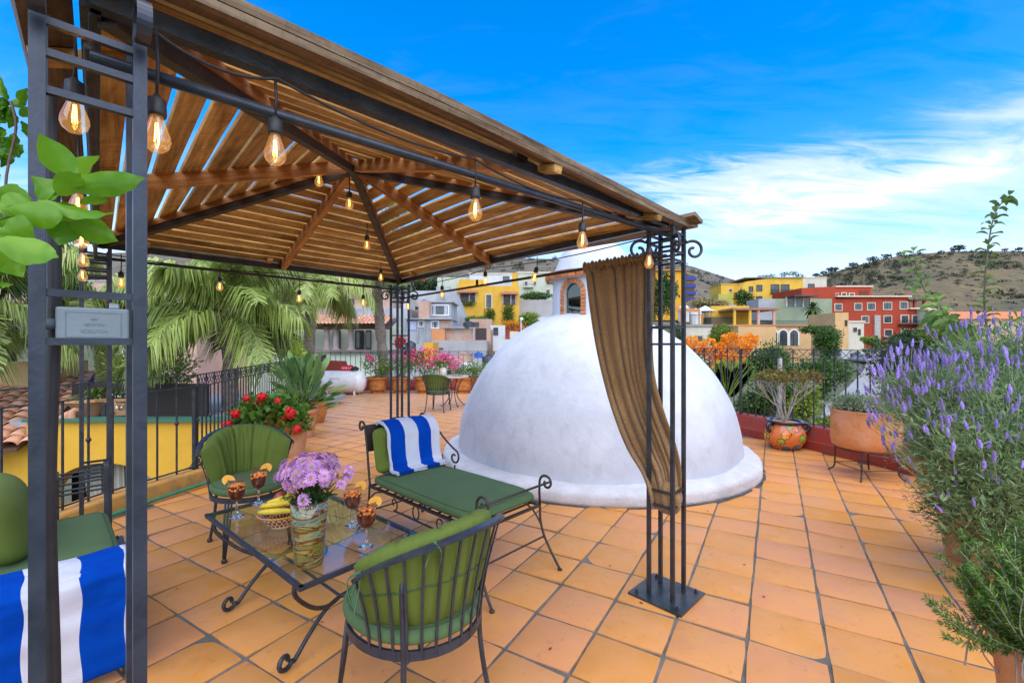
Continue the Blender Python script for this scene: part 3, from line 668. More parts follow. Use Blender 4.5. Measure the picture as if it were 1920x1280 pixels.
# ================================================================ dome
DC = Vector((1.108, 6.10, 0)); DR = 1.84
dm = thing('dome', 'big white plastered dome with a round curb standing on the tiles', 'dome', DC)
def dome_shell(u, v):
    a = 2 * PI * u; ph = v * PI / 2 * .985; r = DR * math.cos(ph) ** .97; z = .08 + (DR + .02) * math.sin(ph)
    p = Vector((r * math.cos(a), r * math.sin(a), z)); n_ = noise.noise(p * 1.3) * .02 + noise.noise(p * 4) * .006
    return DC + p * (1 + n_)
MB().grid(dome_shell, 96, 40, wu=True).build('shell', M['white'], dm, smooth=True)
def curb(u, v):
    a = 2 * PI * u; prof = [(1.7, .02), (2.03, .0), (2.035, .06), (2.03, .11), (2.0, .14), (1.93, .155), (1.8, .17), (1.76, .2)]
    t = v * (len(prof) - 1); i = min(int(t), len(prof) - 2); f = t - i; r = prof[i][0] * (1 - f) + prof[i + 1][0] * f; z = prof[i][1] * (1 - f) + prof[i + 1][1] * f
    p = Vector((r * math.cos(a), r * math.sin(a), z)); w = noise.noise(Vector((a * 3, v * 2, 0))) * .018 + noise.noise(Vector((a * 14, v * 3, 2))) * .008
    return DC + p + Vector((math.cos(a), math.sin(a), .5)) * w
MB().grid(curb, 150, 14, wu=True).build('base_curb', M['curb_white'], dm, smooth=True)
MB().lathe([(2.0, .002), (2.055, .002), (2.07, -.004)], DC, 120).build('dirt_joint', mat('dark_joint', (.04, .035, .03), .95, c2=(.12, .1, .08), ns=8), dm)
# lantern on top
LR = .545; ltn = thing('lantern', None, None, DC + V3(0, 0, 1.9)); ltn.parent = dm; ltn.location = (0, 0, 1.9)
wa = [math.radians(x) for x in (-90 - 39, -90 + 51, -90 + 141, -90 + 231)]
WZ0, WZ1, WH = 1.875, 2.16, .125       # sill, spring line, half width
def lwall():
    b = MB(); n = 160; m_ = 34; z0, z1 = 1.78, 2.36; fs = []; vs = []
    for j in range(m_ + 1):
        for i in range(n):
            a = 2 * PI * i / n; z = z0 + (z1 - z0) * j / m_; fl = .06 * max(0, (1.9 - z) / .12) ** 2
            vs.append(DC + V3((LR + fl) * math.cos(a), (LR + fl) * math.sin(a), z))
    def hole(a, z):
        for w in wa:
            d = (a - w + PI) % (2 * PI) - PI; x = d * LR
            if abs(x) < WH and z > WZ0 and (z < WZ1 or x * x + (z - WZ1) ** 2 < WH * WH): return True
        return False
    for j in range(m_):
        for i in range(n):
            if hole(2 * PI * (i + .5) / n, z0 + (z1 - z0) * (j + .5) / m_): continue
            fs.append((j * n + i, j * n + (i + 1) % n, (j + 1) * n + (i + 1) % n, (j + 1) * n + i))
    return b.add(vs, fs)
lwall().build('wall', M['white'], ltn, smooth=True)
bt = MB().box((0, 0, 0), (.062, .075, .036)).build('brick', M['brick'], None, bevel=.003)
def put_brick(pos, X, Z, sx=1, sy=1, sz=1):
    X = X.normalized(); Z = (Z - X * Z.dot(X)).normalized(); Yv = Z.cross(X); Mx = Matrix((X, Yv, Z)).transposed().to_4x4(); Mx.translation = pos
    return child(bt, ltn, MATS[ltn].inverted() @ Mx @ Matrix.Diagonal((sx, sy, sz, 1)))
for w in wa:
    rad = V3(math.cos(w), math.sin(w), 0); tg = V3(-math.sin(w), math.cos(w), 0); o = DC + rad * (LR - .012)
    # mortar band + bricks round the opening
    out_, in_ = [], []
    for k in range(17):
        t = PI * k / 16; out_.append((math.cos(t) * (WH + .064), WZ1 + math.sin(t) * (WH + .064))); in_.append((math.cos(t) * (WH - .004), WZ1 + math.sin(t) * (WH - .004)))
    out_ = [(WH + .064, WZ0)] + out_ + [(-WH - .064, WZ0)]; in_ = [(WH - .004, WZ0)] + in_ + [(-WH + .004, WZ0)]
    def bend(x, z, r): a = w + x / LR; return DC + V3(math.cos(a) * r, math.sin(a) * r, z)
    mm = MB(); vs = []
    for (xo, zo), (xi, zi) in zip(out_, in_): vs += [bend(xo, zo, LR + .008), bend(xi, zi, LR + .008), bend(xi, zi, LR - .08), bend(xo, zo, LR - .04)]
    fs = []
    for k in range(len(out_) - 1):
        q = 4 * k; fs += [(q, q + 1, q + 5, q + 4), (q + 1, q + 2, q + 6, q + 5), (q + 3, q, q + 4, q + 7)]
    mm.add(vs, fs).build('mortar', M['mortar'], ltn)
    for k in range(9):
        t = PI * (k + .5) / 9; x = math.cos(t) * (WH + .03); z = WZ1 + math.sin(t) * (WH + .03); a = w + x / LR
        rd = V3(math.cos(a), math.sin(a), 0); tg2 = V3(-math.sin(a), math.cos(a), 0)
        put_brick(bend(x, z, LR - .016), tg2 * math.cos(t) + V3(0, 0, math.sin(t)), rd.cross(tg2 * math.cos(t) + V3(0, 0, math.sin(t))), 1, 1, 1.05)
    for sgn in (-1, 1):
        for k in range(6):
            x = sgn * (WH + .03); z = WZ0 + (k + .5) * (WZ1 - WZ0) / 6; a = w + x / LR; tg2 = V3(-math.sin(a), math.cos(a), 0)
            put_brick(bend(x, z, LR - .016), tg2, V3(0, 0, 1), 1, 1, .96)
    # window: dark frame and pane set back
    ip = [(math.cos(PI * k / 16) * (WH - .008), WZ1 + math.sin(PI * k / 16) * (WH - .008)) for k in range(17)]
    ip = [(WH - .008, WZ0 + .004)] + ip + [(-WH + .008, WZ0 + .004)]
    P3 = [DC + rad * (LR - .055) + tg * x + V3(0, 0, z) for x, z in ip]
    MB().tube(P3 + [P3[0]], .008, 6).build('window_frame', M['iron'], ltn)
    MB().poly([p - rad * .004 for p in P3], rad * .003).build('pane', sheetglass('lantern_pane_%d' % wa.index(w), (.62, .7, .64), .12), ltn)
bpy.data.objects.remove(bt)
# inside floor so that the lantern does not look into an open dome
# cornice of bricks
MB().lathe([(.5, 2.34), (.59, 2.345), (.615, 2.375), (.615, 2.385), (.5, 2.4)], DC, 72).build('cornice_bed', M['mortar'], ltn, smooth=True)
bt = MB().box((0, 0, 0), (.098, .12, .05)).build('brick', M['brick'], None, bevel=.005)
nb = 36
for k in range(nb):
    a = 2 * PI * (k + .5) / nb; r_ = V3(math.cos(a), math.sin(a), 0); t_ = V3(-math.sin(a), math.cos(a), 0)
    Xa, Za = t_, (V3(0, 0, 1) + r_ * .25).normalized()
    Yv = Za.cross(Xa); Mx = Matrix((Xa, Yv, Za)).transposed().to_4x4(); Mx.translation = DC + r_ * .59 + V3(0, 0, 2.395)
    child(bt, ltn, MATS[ltn].inverted() @ Mx)
bpy.data.objects.remove(bt)
MB().lathe([(.5, 2.42), (.645, 2.43), (.65, 2.445), (.52, 2.455)], DC, 72).build('cornice_top', mat('old_mortar', (.3, .2, .15), .9, c2=(.45, .35, .28), ns=12, bump=.5), ltn, smooth=True)
MB().lathe([(.54, 2.44), (.52, 2.5), (.47, 2.62), (.42, 2.74), (.34, 2.82), (.2, 2.88), (0, 2.9)], DC, 48).build('cap', M['white'], ltn, smooth=True)
# ================================================================ burlap curtain
cu_t = thing('curtain', 'brown burlap curtain gathered into the right-hand gazebo post', 'curtain', R0)
Lt = [(1095, 500), (1103, 560), (1114, 630), (1130, 705), (1150, 775), (1176, 840), (1205, 888), (1218, 925), (1222, 950)]
Rt = [(1229, 488), (1226, 560), (1223, 640), (1228, 710), (1246, 775), (1266, 830), (1277, 880), (1276, 925), (1264, 955)]
zt_ = 2.045
def cdepth(k, f):
    """depth of the sheet: on the rod at the top, at the post at the bottom"""
    pa = on(R0, B0, 1095, 0); pb = on(R0, B0, 1224, 0)
    top = pa.y + (pb.y - pa.y) * f; return top * (1 - k) + 2.665 * k
def csheet(f, g):
    k = g * (len(Lt) - 1); i = min(int(k), len(Lt) - 2); t = k - i
    sm = lambda A, j: A[max(0, min(len(A) - 1, j))]
    def cr(A, c):
        a_, b_, c_, d_ = sm(A, i - 1)[c], sm(A, i)[c], sm(A, i + 1)[c], sm(A, i + 2)[c]
        return .5 * (2 * b_ + (c_ - a_) * t + (2 * a_ - 5 * b_ + 4 * c_ - d_) * t * t + (3 * b_ - a_ - 3 * c_ + d_) * t ** 3)
    u = cr(Lt, 0) * (1 - f) + cr(Rt, 0) * f; v = cr(Lt, 1) * (1 - f) + cr(Rt, 1) * f
    ph = f * 2 * PI * 8 + 2.2 * math.sin(f * 9 + g * 1.3) + 1.3 * noise.noise(Vector((f * 7, g * 2.2, 3)))
    amp = .021 * (1 - .45 * g) * (1 + .6 * math.sin(f * 17 + g * 2)); kk = min(1, g * 1.25)
    Y = cdepth(kk, f) + amp * math.sin(ph) * (0.45 + .55 * min(1, g * 12)) + noise.noise(Vector((f * 4, g * 5, 0))) * .03 * g
    p = at(u, v, Y); p.x += amp * .35 * math.cos(ph)
    if g < .012: p.z += .0
    return p
MB().grid(csheet, 190, 90).build('cloth', M['burlap'], cu_t, smooth=True, solid=.003)
def heading(f, g):
    p = csheet(f, 0.0); q = on(R0, B0, 1095 + (1229 - 1095) * f, zt_); a = g * 2 * PI; n_ = E1 * -1
    rr = .019 + .006 * math.sin(f * 120) + .003 * math.sin(f * 61)
    return q + Vector((-E1.x, -E1.y, 0)) * (math.cos(a) * rr) + V3(0, 0, math.sin(a) * rr * 1.5 - .006)
MB().grid(heading, 200, 10, wv=True).build('heading', M['burlap'], cu_t, smooth=True)
def bulb_end(u, v):
    a = 2 * PI * u; ph = -PI / 2 + PI * v; r = .078 * math.cos(ph) * (1 + .12 * math.sin(a * 6 + v * 3)); 
    return R0 + V3(.0 + r * math.cos(a), r * math.sin(a), .58 + .1 * math.sin(ph)) + V3(.02 * (1 - v), 0, 0)
MB().grid(bulb_end, 60, 20, wu=True).build('tucked_end', M['burlap'], cu_t, smooth=True)
# ================================================================ kerbs and railings
def resample(pts, step):
    pts = [Vector((*p, 0)) if len(p) == 2 else Vector(p) for p in pts]; out = [pts[0]]; acc = 0; nxt = step
    for a_, b_ in zip(pts[:-1], pts[1:]):
        L = (b_ - a_).length
        while acc + L >= nxt: out.append(a_.lerp(b_, (nxt - acc) / L)); nxt += step
        acc += L
    return out
def kerb(pts, prof, mt, name, label):
    """profile (offset outward, z) swept along pts"""
    pts = [Vector((*p, 0)) for p in pts]; m = MB(); n = len(prof); vs = []
    for i, p in enumerate(pts):
        t = (pts[min(i + 1, len(pts) - 1)] - pts[max(i - 1, 0)]).normalized(); o = V3(-t.y, t.x, 0)
        for a_, z in prof: vs.append(p + o * a_ + V3(0, 0, z))
    fs = [(i * n + k, i * n + k + 1, (i + 1) * n + k + 1, (i + 1) * n + k) for i in range(len(pts) - 1) for k in range(n - 1)]
    m.add(vs, fs); o = m.build(name, mt); return tag(o, label, 'kerb')
M['red_curb'] = mat('red_curb_paint', (0.26, 0.028, 0.015), .6, c2=(.32, .045, .025), ns=3, bump=.3, c3=(.16, .1, .07), ns3=9, f3=.55)
M['yellow_curb'] = mat('ochre_curb_paint', (0.6, 0.3, 0.045), .75, c2=(.5, .24, .06), ns=4, bump=.4, c3=(.22, .15, .08), ns3=7, f3=.8)
prof_r = [(-.0, -.01), (.0, .12), (.012, .135), (.06, .31), (.10, .325), (.26, .325), (.27, -.3)]
rs = [(p.x, p.y) for p in spline([Vector((*p, 0)) for p in RIGHT], 5)]
kerb(rs, prof_r, M['red_curb'], 'terrace_kerb', 'dark red sloped kerb under the railing right of the dome')
kerb(BACK, prof_r, M['red_curb'], 'terrace_kerb', 'dark red kerb behind the row of pots at the back of the terrace')
kerb(LEFT[:4], [(-.02, -.01), (0, .14), (.01, .155), (.1, .16), (.22, .16), (.23, -1)], M['yellow_curb'], 'terrace_kerb', 'low ochre painted kerb beside the green hose on the left')
kerb(LEFT[3:], [(-.02, -.01), (0, .14), (.01, .155), (.1, .16), (.22, .16), (.23, -3)], M['yellow_curb'], 'terrace_kerb', 'ochre kerb running back behind the flower pots on the left')
def railing(pts, z0, z1, label, off=.09, step=.15, mid=.13, knuck=2, scrolls=True, posts=(), r=.0075, lowr=True, mt='iron'):
    t = thing('iron_railing', label, 'railing', (*pts[0], 0)); P = [Vector((*p, 0)) for p in pts]
    def sh(i):
        q = (P[min(i + 1, len(P) - 1)] - P[max(i - 1, 0)]).normalized(); return P[i] + V3(-q.y, q.x, 0) * off
    Q = [sh(i) for i in range(len(P))]
    for z, nm, w in ((z1, 'top_rail', .028), (z1 - mid, 'lower_top_rail', .022)) + (((z0 + .03, 'bottom_rail', .02),) if lowr else ()):
        m = MB()
        for a_, b_ in zip(Q[:-1], Q[1:]): m.bar(a_ + V3(0, 0, z), b_ + V3(0, 0, z) + (b_ - a_).normalized() * .01, w, .01)
        m.build(nm, M[mt], t)
    S = resample(Q, step)
    for i, p in enumerate(S):
        if p.y < .2: continue
        top = z1 if i % 2 == 0 else z1 - mid; m = MB(); post_ = i in posts
        w = .034 if post_ else .013
        m.bar(p + V3(0, 0, z0 - (.1 if post_ else 0)), p + V3(0, 0, top), w, w)
        if knuck and i % knuck == 0 and not post_:
            zc_ = (z0 + z1) / 2 + .02; m.lathe([(.006, -.03), (.012, -.022), (.012, -.016), (.02, -.006), (.02, .006), (.012, .016), (.012, .022), (.006, .03)], p + V3(0, 0, zc_), 8)
        m.build('rail_post' if post_ else 'baluster', M[mt], t)
    if scrolls:
        for i in range(0, len(S) - 2, 2):
            a_, b_ = S[i], S[i + 2]; d = (b_ - a_); L = d.length
            if a_.y < .5: continue
            d.normalize(); h = mid; m = MB(); up = V3(0, 0, 1); zb_ = z1 - mid
            for sg, o_ in ((1, a_), (-1, b_)):
                cS = o_ + d * sg * (L * .17) + V3(0, 0, zb_ + h * .62)
                pts_ = spiral(cS, d * sg, up, h * .1, h * .3, PI * 2.2, PI * 1.0 - .9, 12)[:] ; mid_ = (a_ + b_) / 2 + V3(0, 0, zb_ + h * .06)
                pts_ = pts_ + [o_ + d * sg * (L * .3) + V3(0, 0, zb_ + h * .12)] + [mid_.lerp(o_ + V3(0, 0, zb_ + h * .95) + d * sg * L * .72, .999)]
                m.tube(spline(pts_, 2), .0045, 5)
            m.build('scroll', M[mt], t)
    return t
railing(rs, .325, 1.42, 'black iron railing with scrolled top running right of the dome', posts=(0, 30, 60, 46), step=.155)
railing(BACK, .325, 1.27, 'black iron railing behind the row of pots at the back', step=.16)
railing(LEFT[:4], .16, 1.17, 'black iron railing above the yellow courtyard wall on the left', step=.2, knuck=2, posts=(0, 19), scrolls=False)
railing([(p[0], p[1]) for p in LEFT[3:]], .16, 1.17, 'black iron railing running back past the geranium on the left', step=.12, knuck=3)
hp = [Vector((x + .09, y, .035)) for x, y in LEFT[:4]] + [Vector((-3.15, 5.2, .035))]
tag(MB().tube(spline(hp, 8), .017, 10).build('garden_hose', mat('green_hose', (.03, .2, .09), .4, c2=(.05, .26, .13), ns=9), smooth=True), 'green garden hose lying along the ochre kerb', 'hose')
M['piping'] = mat('green_piping', (.045, .085, .03), .85)
# ================================================================ barrel chairs
def rounded_pad(fn_r, z0, z1, n=40, m=14, pinch=.6):
    """cushion of outline fn_r(angle) between heights z0, z1"""
    def f(u, v):
        a = 2 * PI * u; ph = -PI / 2 + PI * v; c = math.copysign(abs(math.cos(ph)) ** pinch, 1); s_ = math.sin(ph)
        zc_, hz = (z0 + z1) / 2, (z1 - z0) / 2; s2 = math.copysign(abs(s_) ** .75, s_)
        inner = 0.0
        if v < .001 or v > .999: inner = 1
        r = fn_r(a) * c
        return Vector((r * math.cos(a), r * math.sin(a), zc_ + hz * s2 + (.012 * (1 - c) if s_ > 0 else 0)))
    return f
def make_chair(label, group, loc, rot):
    t = thing('patio_chair', label, 'chair', loc, rot, group); X = MATS[t]
    def W(p): return X @ Vector(p)
    ir = M['iron_blue']
    seat_r = lambda a: .265 + .012 * math.cos(2 * a)
    ring = [W((seat_r(a) * math.cos(a), seat_r(a) * math.sin(a), .405)) for a in [2 * PI * k / 36 for k in range(37)]]
    m = MB()
    for a_, b_ in zip(ring[:-1], ring[1:]): m.bar(a_, b_, .012, .035)
    m.build('seat_frame', ir, t)
    A0, A1 = math.radians(106), math.radians(254)
    def rail(f):
        a = A0 + (A1 - A0) * f; s = math.sin(PI * f); r = .33 + .035 * s
        return Vector((r * math.cos(a) * 1.0, r * math.sin(a), .69 + .15 * s ** .8))
    m = MB(); k = [W(rail(i / 30)) for i in range(31)]
    for a_, b_ in zip(k[:-1], k[1:]): m.bar(a_, b_ + (b_ - a_) * .06, .032, .012)
    e0, e1 = W(rail(0)), W(rail(1))
    m.build('top_rail', ir, t)
    nb_ = 15
    for i in range(nb_):
        f = (i + .0) / (nb_ - 1); a = A0 + (A1 - A0) * f; q = Vector((seat_r(a) * math.cos(a), seat_r(a) * math.sin(a), .39)); p = rail(f)
        md = q.lerp(p, .5) + Vector((math.cos(a), math.sin(a), 0)) * -.012
        mm = MB(); pts = spline([W(q), W(md), W(p)], 3)
        for a_, b_ in zip(pts[:-1], pts[1:]): mm.bar(a_, b_, .010, .006, up=(math.cos(a + rot), math.sin(a + rot), 0))
        mm.build('back_bar', ir, t)
    for a, kind in ((math.radians(42), 1), (math.radians(-42), 1), (math.radians(135), 0), (math.radians(225), 0)):
        q = Vector((seat_r(a) * math.cos(a), seat_r(a) * math.sin(a), .40)); ft = Vector((math.cos(a) * .315, math.sin(a) * .315, .012)); mm = MB()
        if kind:
            for w in (-.022, 0, .022):
                o_ = Vector((-math.sin(a), math.cos(a), 0)) * w; mm.tube([W(q + o_), W(q.lerp(ft, .5) + o_ * .8), W(ft + V3(0, 0, .02) + o_ * .25)], .0075, 6)
        else: mm.tube(spline([W(q + V3(0, 0, .28) - Vector((math.cos(a), math.sin(a), 0)) * -.03), W(q), W(q.lerp(ft, .5) + Vector((math.cos(a), math.sin(a), 0)) * -.012), W(ft)], 4), .0105, 7)
        lg = mm.build('leg', ir, t, smooth=True)
        mf = MB(); mf.lathe([(.0, .0), (.017, .003), (.019, .014), (.013, .028), (0, .032)], W((ft.x, ft.y, 0)), 12); mf.build('foot', M['iron'], lg, smooth=True)
    # seat cushion
    f = rounded_pad(lambda a: .272 + .012 * math.cos(2 * a) + .02 * max(0, math.cos(a)), .418, .505, pinch=.42)
    sc_ = MB().grid(lambda u, v: W(f(u, v)), 44, 18, wu=True).build('seat_cushion', M['seatgreen'], t, smooth=True)
    MB().tube([W(f(k / 60, .68)) for k in range(61)], .004, 5).build('piping', M['piping'], sc_, smooth=True)
    # back cushion: tufted pad inside the bars
    def back(u, v):
        a = math.radians(100) + math.radians(160) * u; s = math.sin(PI * u)
        fold = 1 - .75 * math.exp(-(abs(math.sin(u * PI * 5 + .25 * math.sin(v * 6))) / .16) ** 1.3)
        zt = .72 + .125 * s ** .8 + .012 * fold; zb = .475
        w = v * 2 * PI; hh = (zt - zb) / 2; zc_ = (zt + zb) / 2
        ed = min(1, (9 * min(u, 1 - u)) ** .5 + .01); th = (.042 + .014 * fold) * ed
        cz = math.sin(w); cr = math.cos(w); sz = math.copysign(abs(cz) ** .6, cz)
        z = zc_ + hh * sz * (.93 + .07 * ed); r0 = seat_r(a) + .012 + (.085) * (z - .4) / .45 * (.55 + .45 * s)
        wr = noise.noise(Vector((a * 12, z * 5, 0))) * .012 + noise.noise(Vector((a * 30, z * 9, 0))) * .005
        rl = rail(max(0, min(1, (a - A0) / (A1 - A0)))); rb_ = seat_r(a) + (math.hypot(rl.x, rl.y) - seat_r(a)) * max(0, min(1.15, (z - .39) / (rl.z - .39))) - .024; r = rb_ - th + th * math.copysign(abs(cr) ** .7, cr) + min(0, wr)
        return W((r * math.cos(a), r * math.sin(a), z))
    bc = MB().grid(back, 90, 26, wv=True); bo = bc.build('back_cushion', M['pillow'], t, smooth=True); MB().tube([back(.02 + .96 * k / 80, 0.0) for k in range(81)], .004, 5).build('piping', M['piping'], bo, smooth=True)
    for fz, zc_ in ((.03, .0), (.97, 0), (.32, 0)):
        p = rail(fz); mm = MB()
        for k_ in range(3):
            d = Vector((random.uniform(-.05, .05), random.uniform(-.05, .05), -random.uniform(.06, .12)))
            pts = spline([p + V3(0, 0, .012), p + d * .3 + V3(random.uniform(-.03, .03), random.uniform(-.03, .03), .01), p + d], 4)
            for a_, b_ in zip(pts[:-1], pts[1:]): mm.bar(W(a_), W(b_), .014, .003, up=(1, .2, 0))
        mm.build('cushion_tie', M['strap'], t)
    return t
make_chair('green cushioned iron barrel chair seen from behind, nearest in front of the glass table', 'green cushioned barrel chairs', (-.40, 1.83, 0), math.radians(139))
make_chair('green cushioned iron barrel chair facing the camera behind the glass table', 'green cushioned barrel chairs', (-1.98, 3.37, 0), math.radians(-47))
make_chair('small green barrel chair at the far bistro table', 'green cushioned barrel chairs', (-1.66, 10.0, 0), math.radians(78))
# ================================================================ coffee table
TA, TB, TC, TD = Vector((-1.877, 2.74, 0)), Vector((-.912, 1.927, 0)), Vector((-.49, 2.435, 0)), Vector((-1.457, 3.25, 0))
TM = (TA + TC) / 2; dl = (TB - TA).normalized(); dw = (TD - TA).normalized()
ct = thing('coffee_table', 'low rectangular glass-topped wrought iron coffee table with scrolled legs', 'table', TM)
m = MB(); cs4 = [TA, TB, TC, TD]
for i in range(4):
    a_, b_ = cs4[i], cs4[(i + 1) % 4]; m.bar(a_ + V3(0, 0, .445) - (b_ - a_).normalized() * .012, b_ + V3(0, 0, .445) + (b_ - a_).normalized() * .009, .018, .02)
m.build('table_frame', M['iron_blue'], ct)
ins = [c + (TM - c) * .02 + V3(0, 0, .449) for c in cs4]
MB().poly(ins, (0, 0, .007)).build('glass_top', M['tabletop'], ct)
J1, J2 = TM - dl * .36 + V3(0, 0, .17), TM + dl * .36 + V3(0, 0, .17)
m = MB().tube([J1, J2], .008, 8); m.build('stretcher', M['iron'], ct)
for J, sgn, (ca, cb) in ((J1, -1, (TA, TD)), (J2, 1, (TB, TC))):
    for c, sw in ((ca, -1), (cb, 1)):
        top = c + dl * (-sgn) * .1 + dw * (-sw) * .02 + V3(0, 0, .435)
        pts = [top, top - V3(0, 0, .07), top.lerp(J, .35) - V3(0, 0, .10), top.lerp(J, .7) - V3(0, 0, .07), J]
        MB().tube(spline(pts, 6), .0105, 8).build('leg_arch', M['iron'], ct, smooth=True)
        fd_ = (dl * (-sw) * .3 + dw * sw * .95).normalized(); ft = J + fd_ * .37; ft.z = .016
        pts = [J, J + fd_ * .10 - V3(0, 0, .015), J + fd_ * .21 - V3(0, 0, .08), J + fd_ * .29 - V3(0, 0, .145)]
        sp = spiral(J + fd_ * .345 + V3(0, 0, -.17 + .052), fd_, V3(0, 0, 1), .044, .012, PI * 1.1 + .2, PI * 1.1 + 2 * PI * 1.05, 18)
        MB().tube(spline(pts + sp, 4), .0105, 8).build('leg', M['iron'], ct, smooth=True)
# ================================================================ chaise and towel
CH = Vector((-.457, 3.244, 0)); CR = math.radians(-43)
ch = thing('chaise', 'long wrought iron bench lounger with green cushion in front of the dome', 'lounger', CH, CR); X = MATS[ch]
def W(p): return X @ Vector(p)
LX, LY = .585, .29
def pad(x0, x1, y0, y1, z0, z1, e=.35, dome_=.012, name='seat_cushion', mt=None, parent=None, W=W, nu=36, nv=20):
    def f(u, v):
        a = 2 * PI * u; ph = -PI / 2 + PI * v; ca, sa = math.cos(a), math.sin(a); c = abs(math.cos(ph)) ** .45
        sx = math.copysign(abs(ca) ** e, ca); sy = math.copysign(abs(sa) ** e, sa); s_ = math.sin(ph); sz = math.copysign(abs(s_) ** .7, s_)
        x, y = (x0 + x1) / 2 + (x1 - x0) / 2 * sx * c, (y0 + y1) / 2 + (y1 - y0) / 2 * sy * c
        z = (z0 + z1) / 2 + (z1 - z0) / 2 * sz + (dome_ * (1 - c) if s_ > 0 else 0)
        z += noise.noise(Vector((x * 5, y * 5, z0))) * .006
        return W((x, y, z))
    o = MB().grid(f, nu * 3, nv, wu=True).build(name, mt, parent, smooth=True)
    for vv in (.68, .32): MB().tube([f(k / 120, vv) for k in range(121)], .0042, 5).build('piping', M['piping'], o, smooth=True)
    return o
pad(-LX, LX + .01, -LY - .01, LY + .01, .415, .50, .16, .012, 'seat_cushion', M['seatgreen'], ch)
m = MB()
for y in (-LY, LY): m.bar(W((-LX - .02, y, .405)), W((LX + .03, y, .405)), .022, .014)
for x in (-LX - .02, LX + .03): m.bar(W((x, -LY, .405)), W((x, LY, .405)), .022, .014)
m.build('seat_frame', M['iron_brown'], ch)
for k in range(11):
    x = -LX + (k + .5) * 2 * LX / 11; MB().bar(W((x, -LY, .400)), W((x, LY, .400)), .018, .006).build('seat_slat', M['iron_brown'], ch)
for y in (-LY, LY):
    sg = 1 if y > 0 else -1
    MB().tube([W((-.27, y, .30)), W((.27, y, .30))], .007, 7).build('apron_rail', M['iron_brown'], ch)
    MB().tube([W((.035 * math.cos(t), y, .352 + .047 * math.sin(t))) for t in [2 * PI * k / 20 for k in range(21)]], .0055, 6).build('apron_ring', M['iron_brown'], ch, smooth=True)
    for s_ in (-1, 1):
        ctr = W((s_ * .27, y, .35)); ax_ = (W((1, 0, 0)) - W((0, 0, 0))) * -s_
        MB().tube(spiral(ctr, ax_, V3(0, 0, 1), .05, .012, -PI * .5, PI * 1.4, 24), .0055, 6).build('apron_scroll', M['iron_brown'], ch, smooth=True)
    # foot end: leg, brace, scroll
    for s_ in (-1, 1):
        x = s_ * (LX + .03); pts = [W((x, y, .41)), W((x, y + sg * .005, .3)), W((x + s_ * .03, y + sg * .01, .2)), W((x + s_ * .1, y + sg * .02, .08)), W((x + s_ * .15, y + sg * .025, .012))]
        lg = MB().tube(spline(pts, 4), .0085, 7).build('leg', M['iron_brown'], ch, smooth=True)
        MB().lathe([(0, 0), (.014, .002), (.016, .01), (.008, .018), (0, .02)], W((x + s_ * .152, y + sg * .025, 0)), 10).build('foot', M['iron_brown'], lg, smooth=True)
        MB().tube(spline([W((x - s_ * .2, y, .40)), W((x - s_ * .07, y, .36)), W((x + s_ * .01, y, .27)), W((x + s_ * .035, y, .19))], 4), .006, 6).build('brace', M['iron_brown'], ch, smooth=True)
    x = LX + .03; ax_ = W((1, 0, 0)) - W((0, 0, 0))
    sp = spiral(W((x + .055, y, .565)), ax_, V3(0, 0, 1), .058, .014, PI, -PI * 1.2, 30)
    MB().tube([W((x, y, .41)), W((x - .006, y, .5))] + sp, .0085, 7).build('foot_scroll', M['iron_brown'], ch, smooth=True)
MB().tube([W((LX + .085, -LY - .03, .565)), W((LX + .085, LY + .03, .565))], .008, 8).build('foot_bar', M['iron_brown'], ch, smooth=True)
for s_ in (-1, 1): MB().tube([W((s_ * (LX + .06), -LY, .2)), W((s_ * (LX + .06), LY, .2))], .006, 6).build('stretcher', M['iron_brown'], ch)
# back
for y in (-LY, LY):
    pts = [W((-LX - .02, y, .40)), W((-LX - .045, y, .55)), W((-LX - .07, y, .72)), W((-LX - .1, y, .85))]
    ax_ = (W((1, 0, 0)) - W((0, 0, 0))); sp = spiral(W((-LX - .15, y, .845)), ax_, V3(0, 0, 1), .05, .012, .1, PI * 2.1, 26)
    MB().tube(spline(pts, 5)[:-1] + sp, .009, 7).build('back_post', M['iron_brown'], ch, smooth=True)
m = MB().box(W((-LX - .075, 0, .76)), (.012, 2 * LY - .01, .2), rz(CR) @ Matrix.Rotation(-.2, 3, 'Y')); m.build('back_panel', M['iron_brown'], ch)
MB().tube([W((-LX - .1, -LY, .855)), W((-LX - .1, LY, .855))], .009, 8).build('back_rail', M['iron_brown'], ch)
y = LY + .01
pts = [W((-LX - .1, y, .855)), W((-LX + .02, y, .80)), W((-LX + .16, y, .70)), W((-LX + .29, y, .63))]
MB().tube(spline(pts, 5)[:-1] + spiral(W((-LX + .28, y, .57)), ax_, V3(0, 0, 1), .062, .014, PI * .33, -PI * 1.75, 28), .008, 7).build('arm', M['iron_brown'], ch, smooth=True)
MB().tube([W((-LX + .285, y, .505)), W((-LX + .285, y, .405))], .007, 6).build('arm_post', M['iron_brown'], ch)
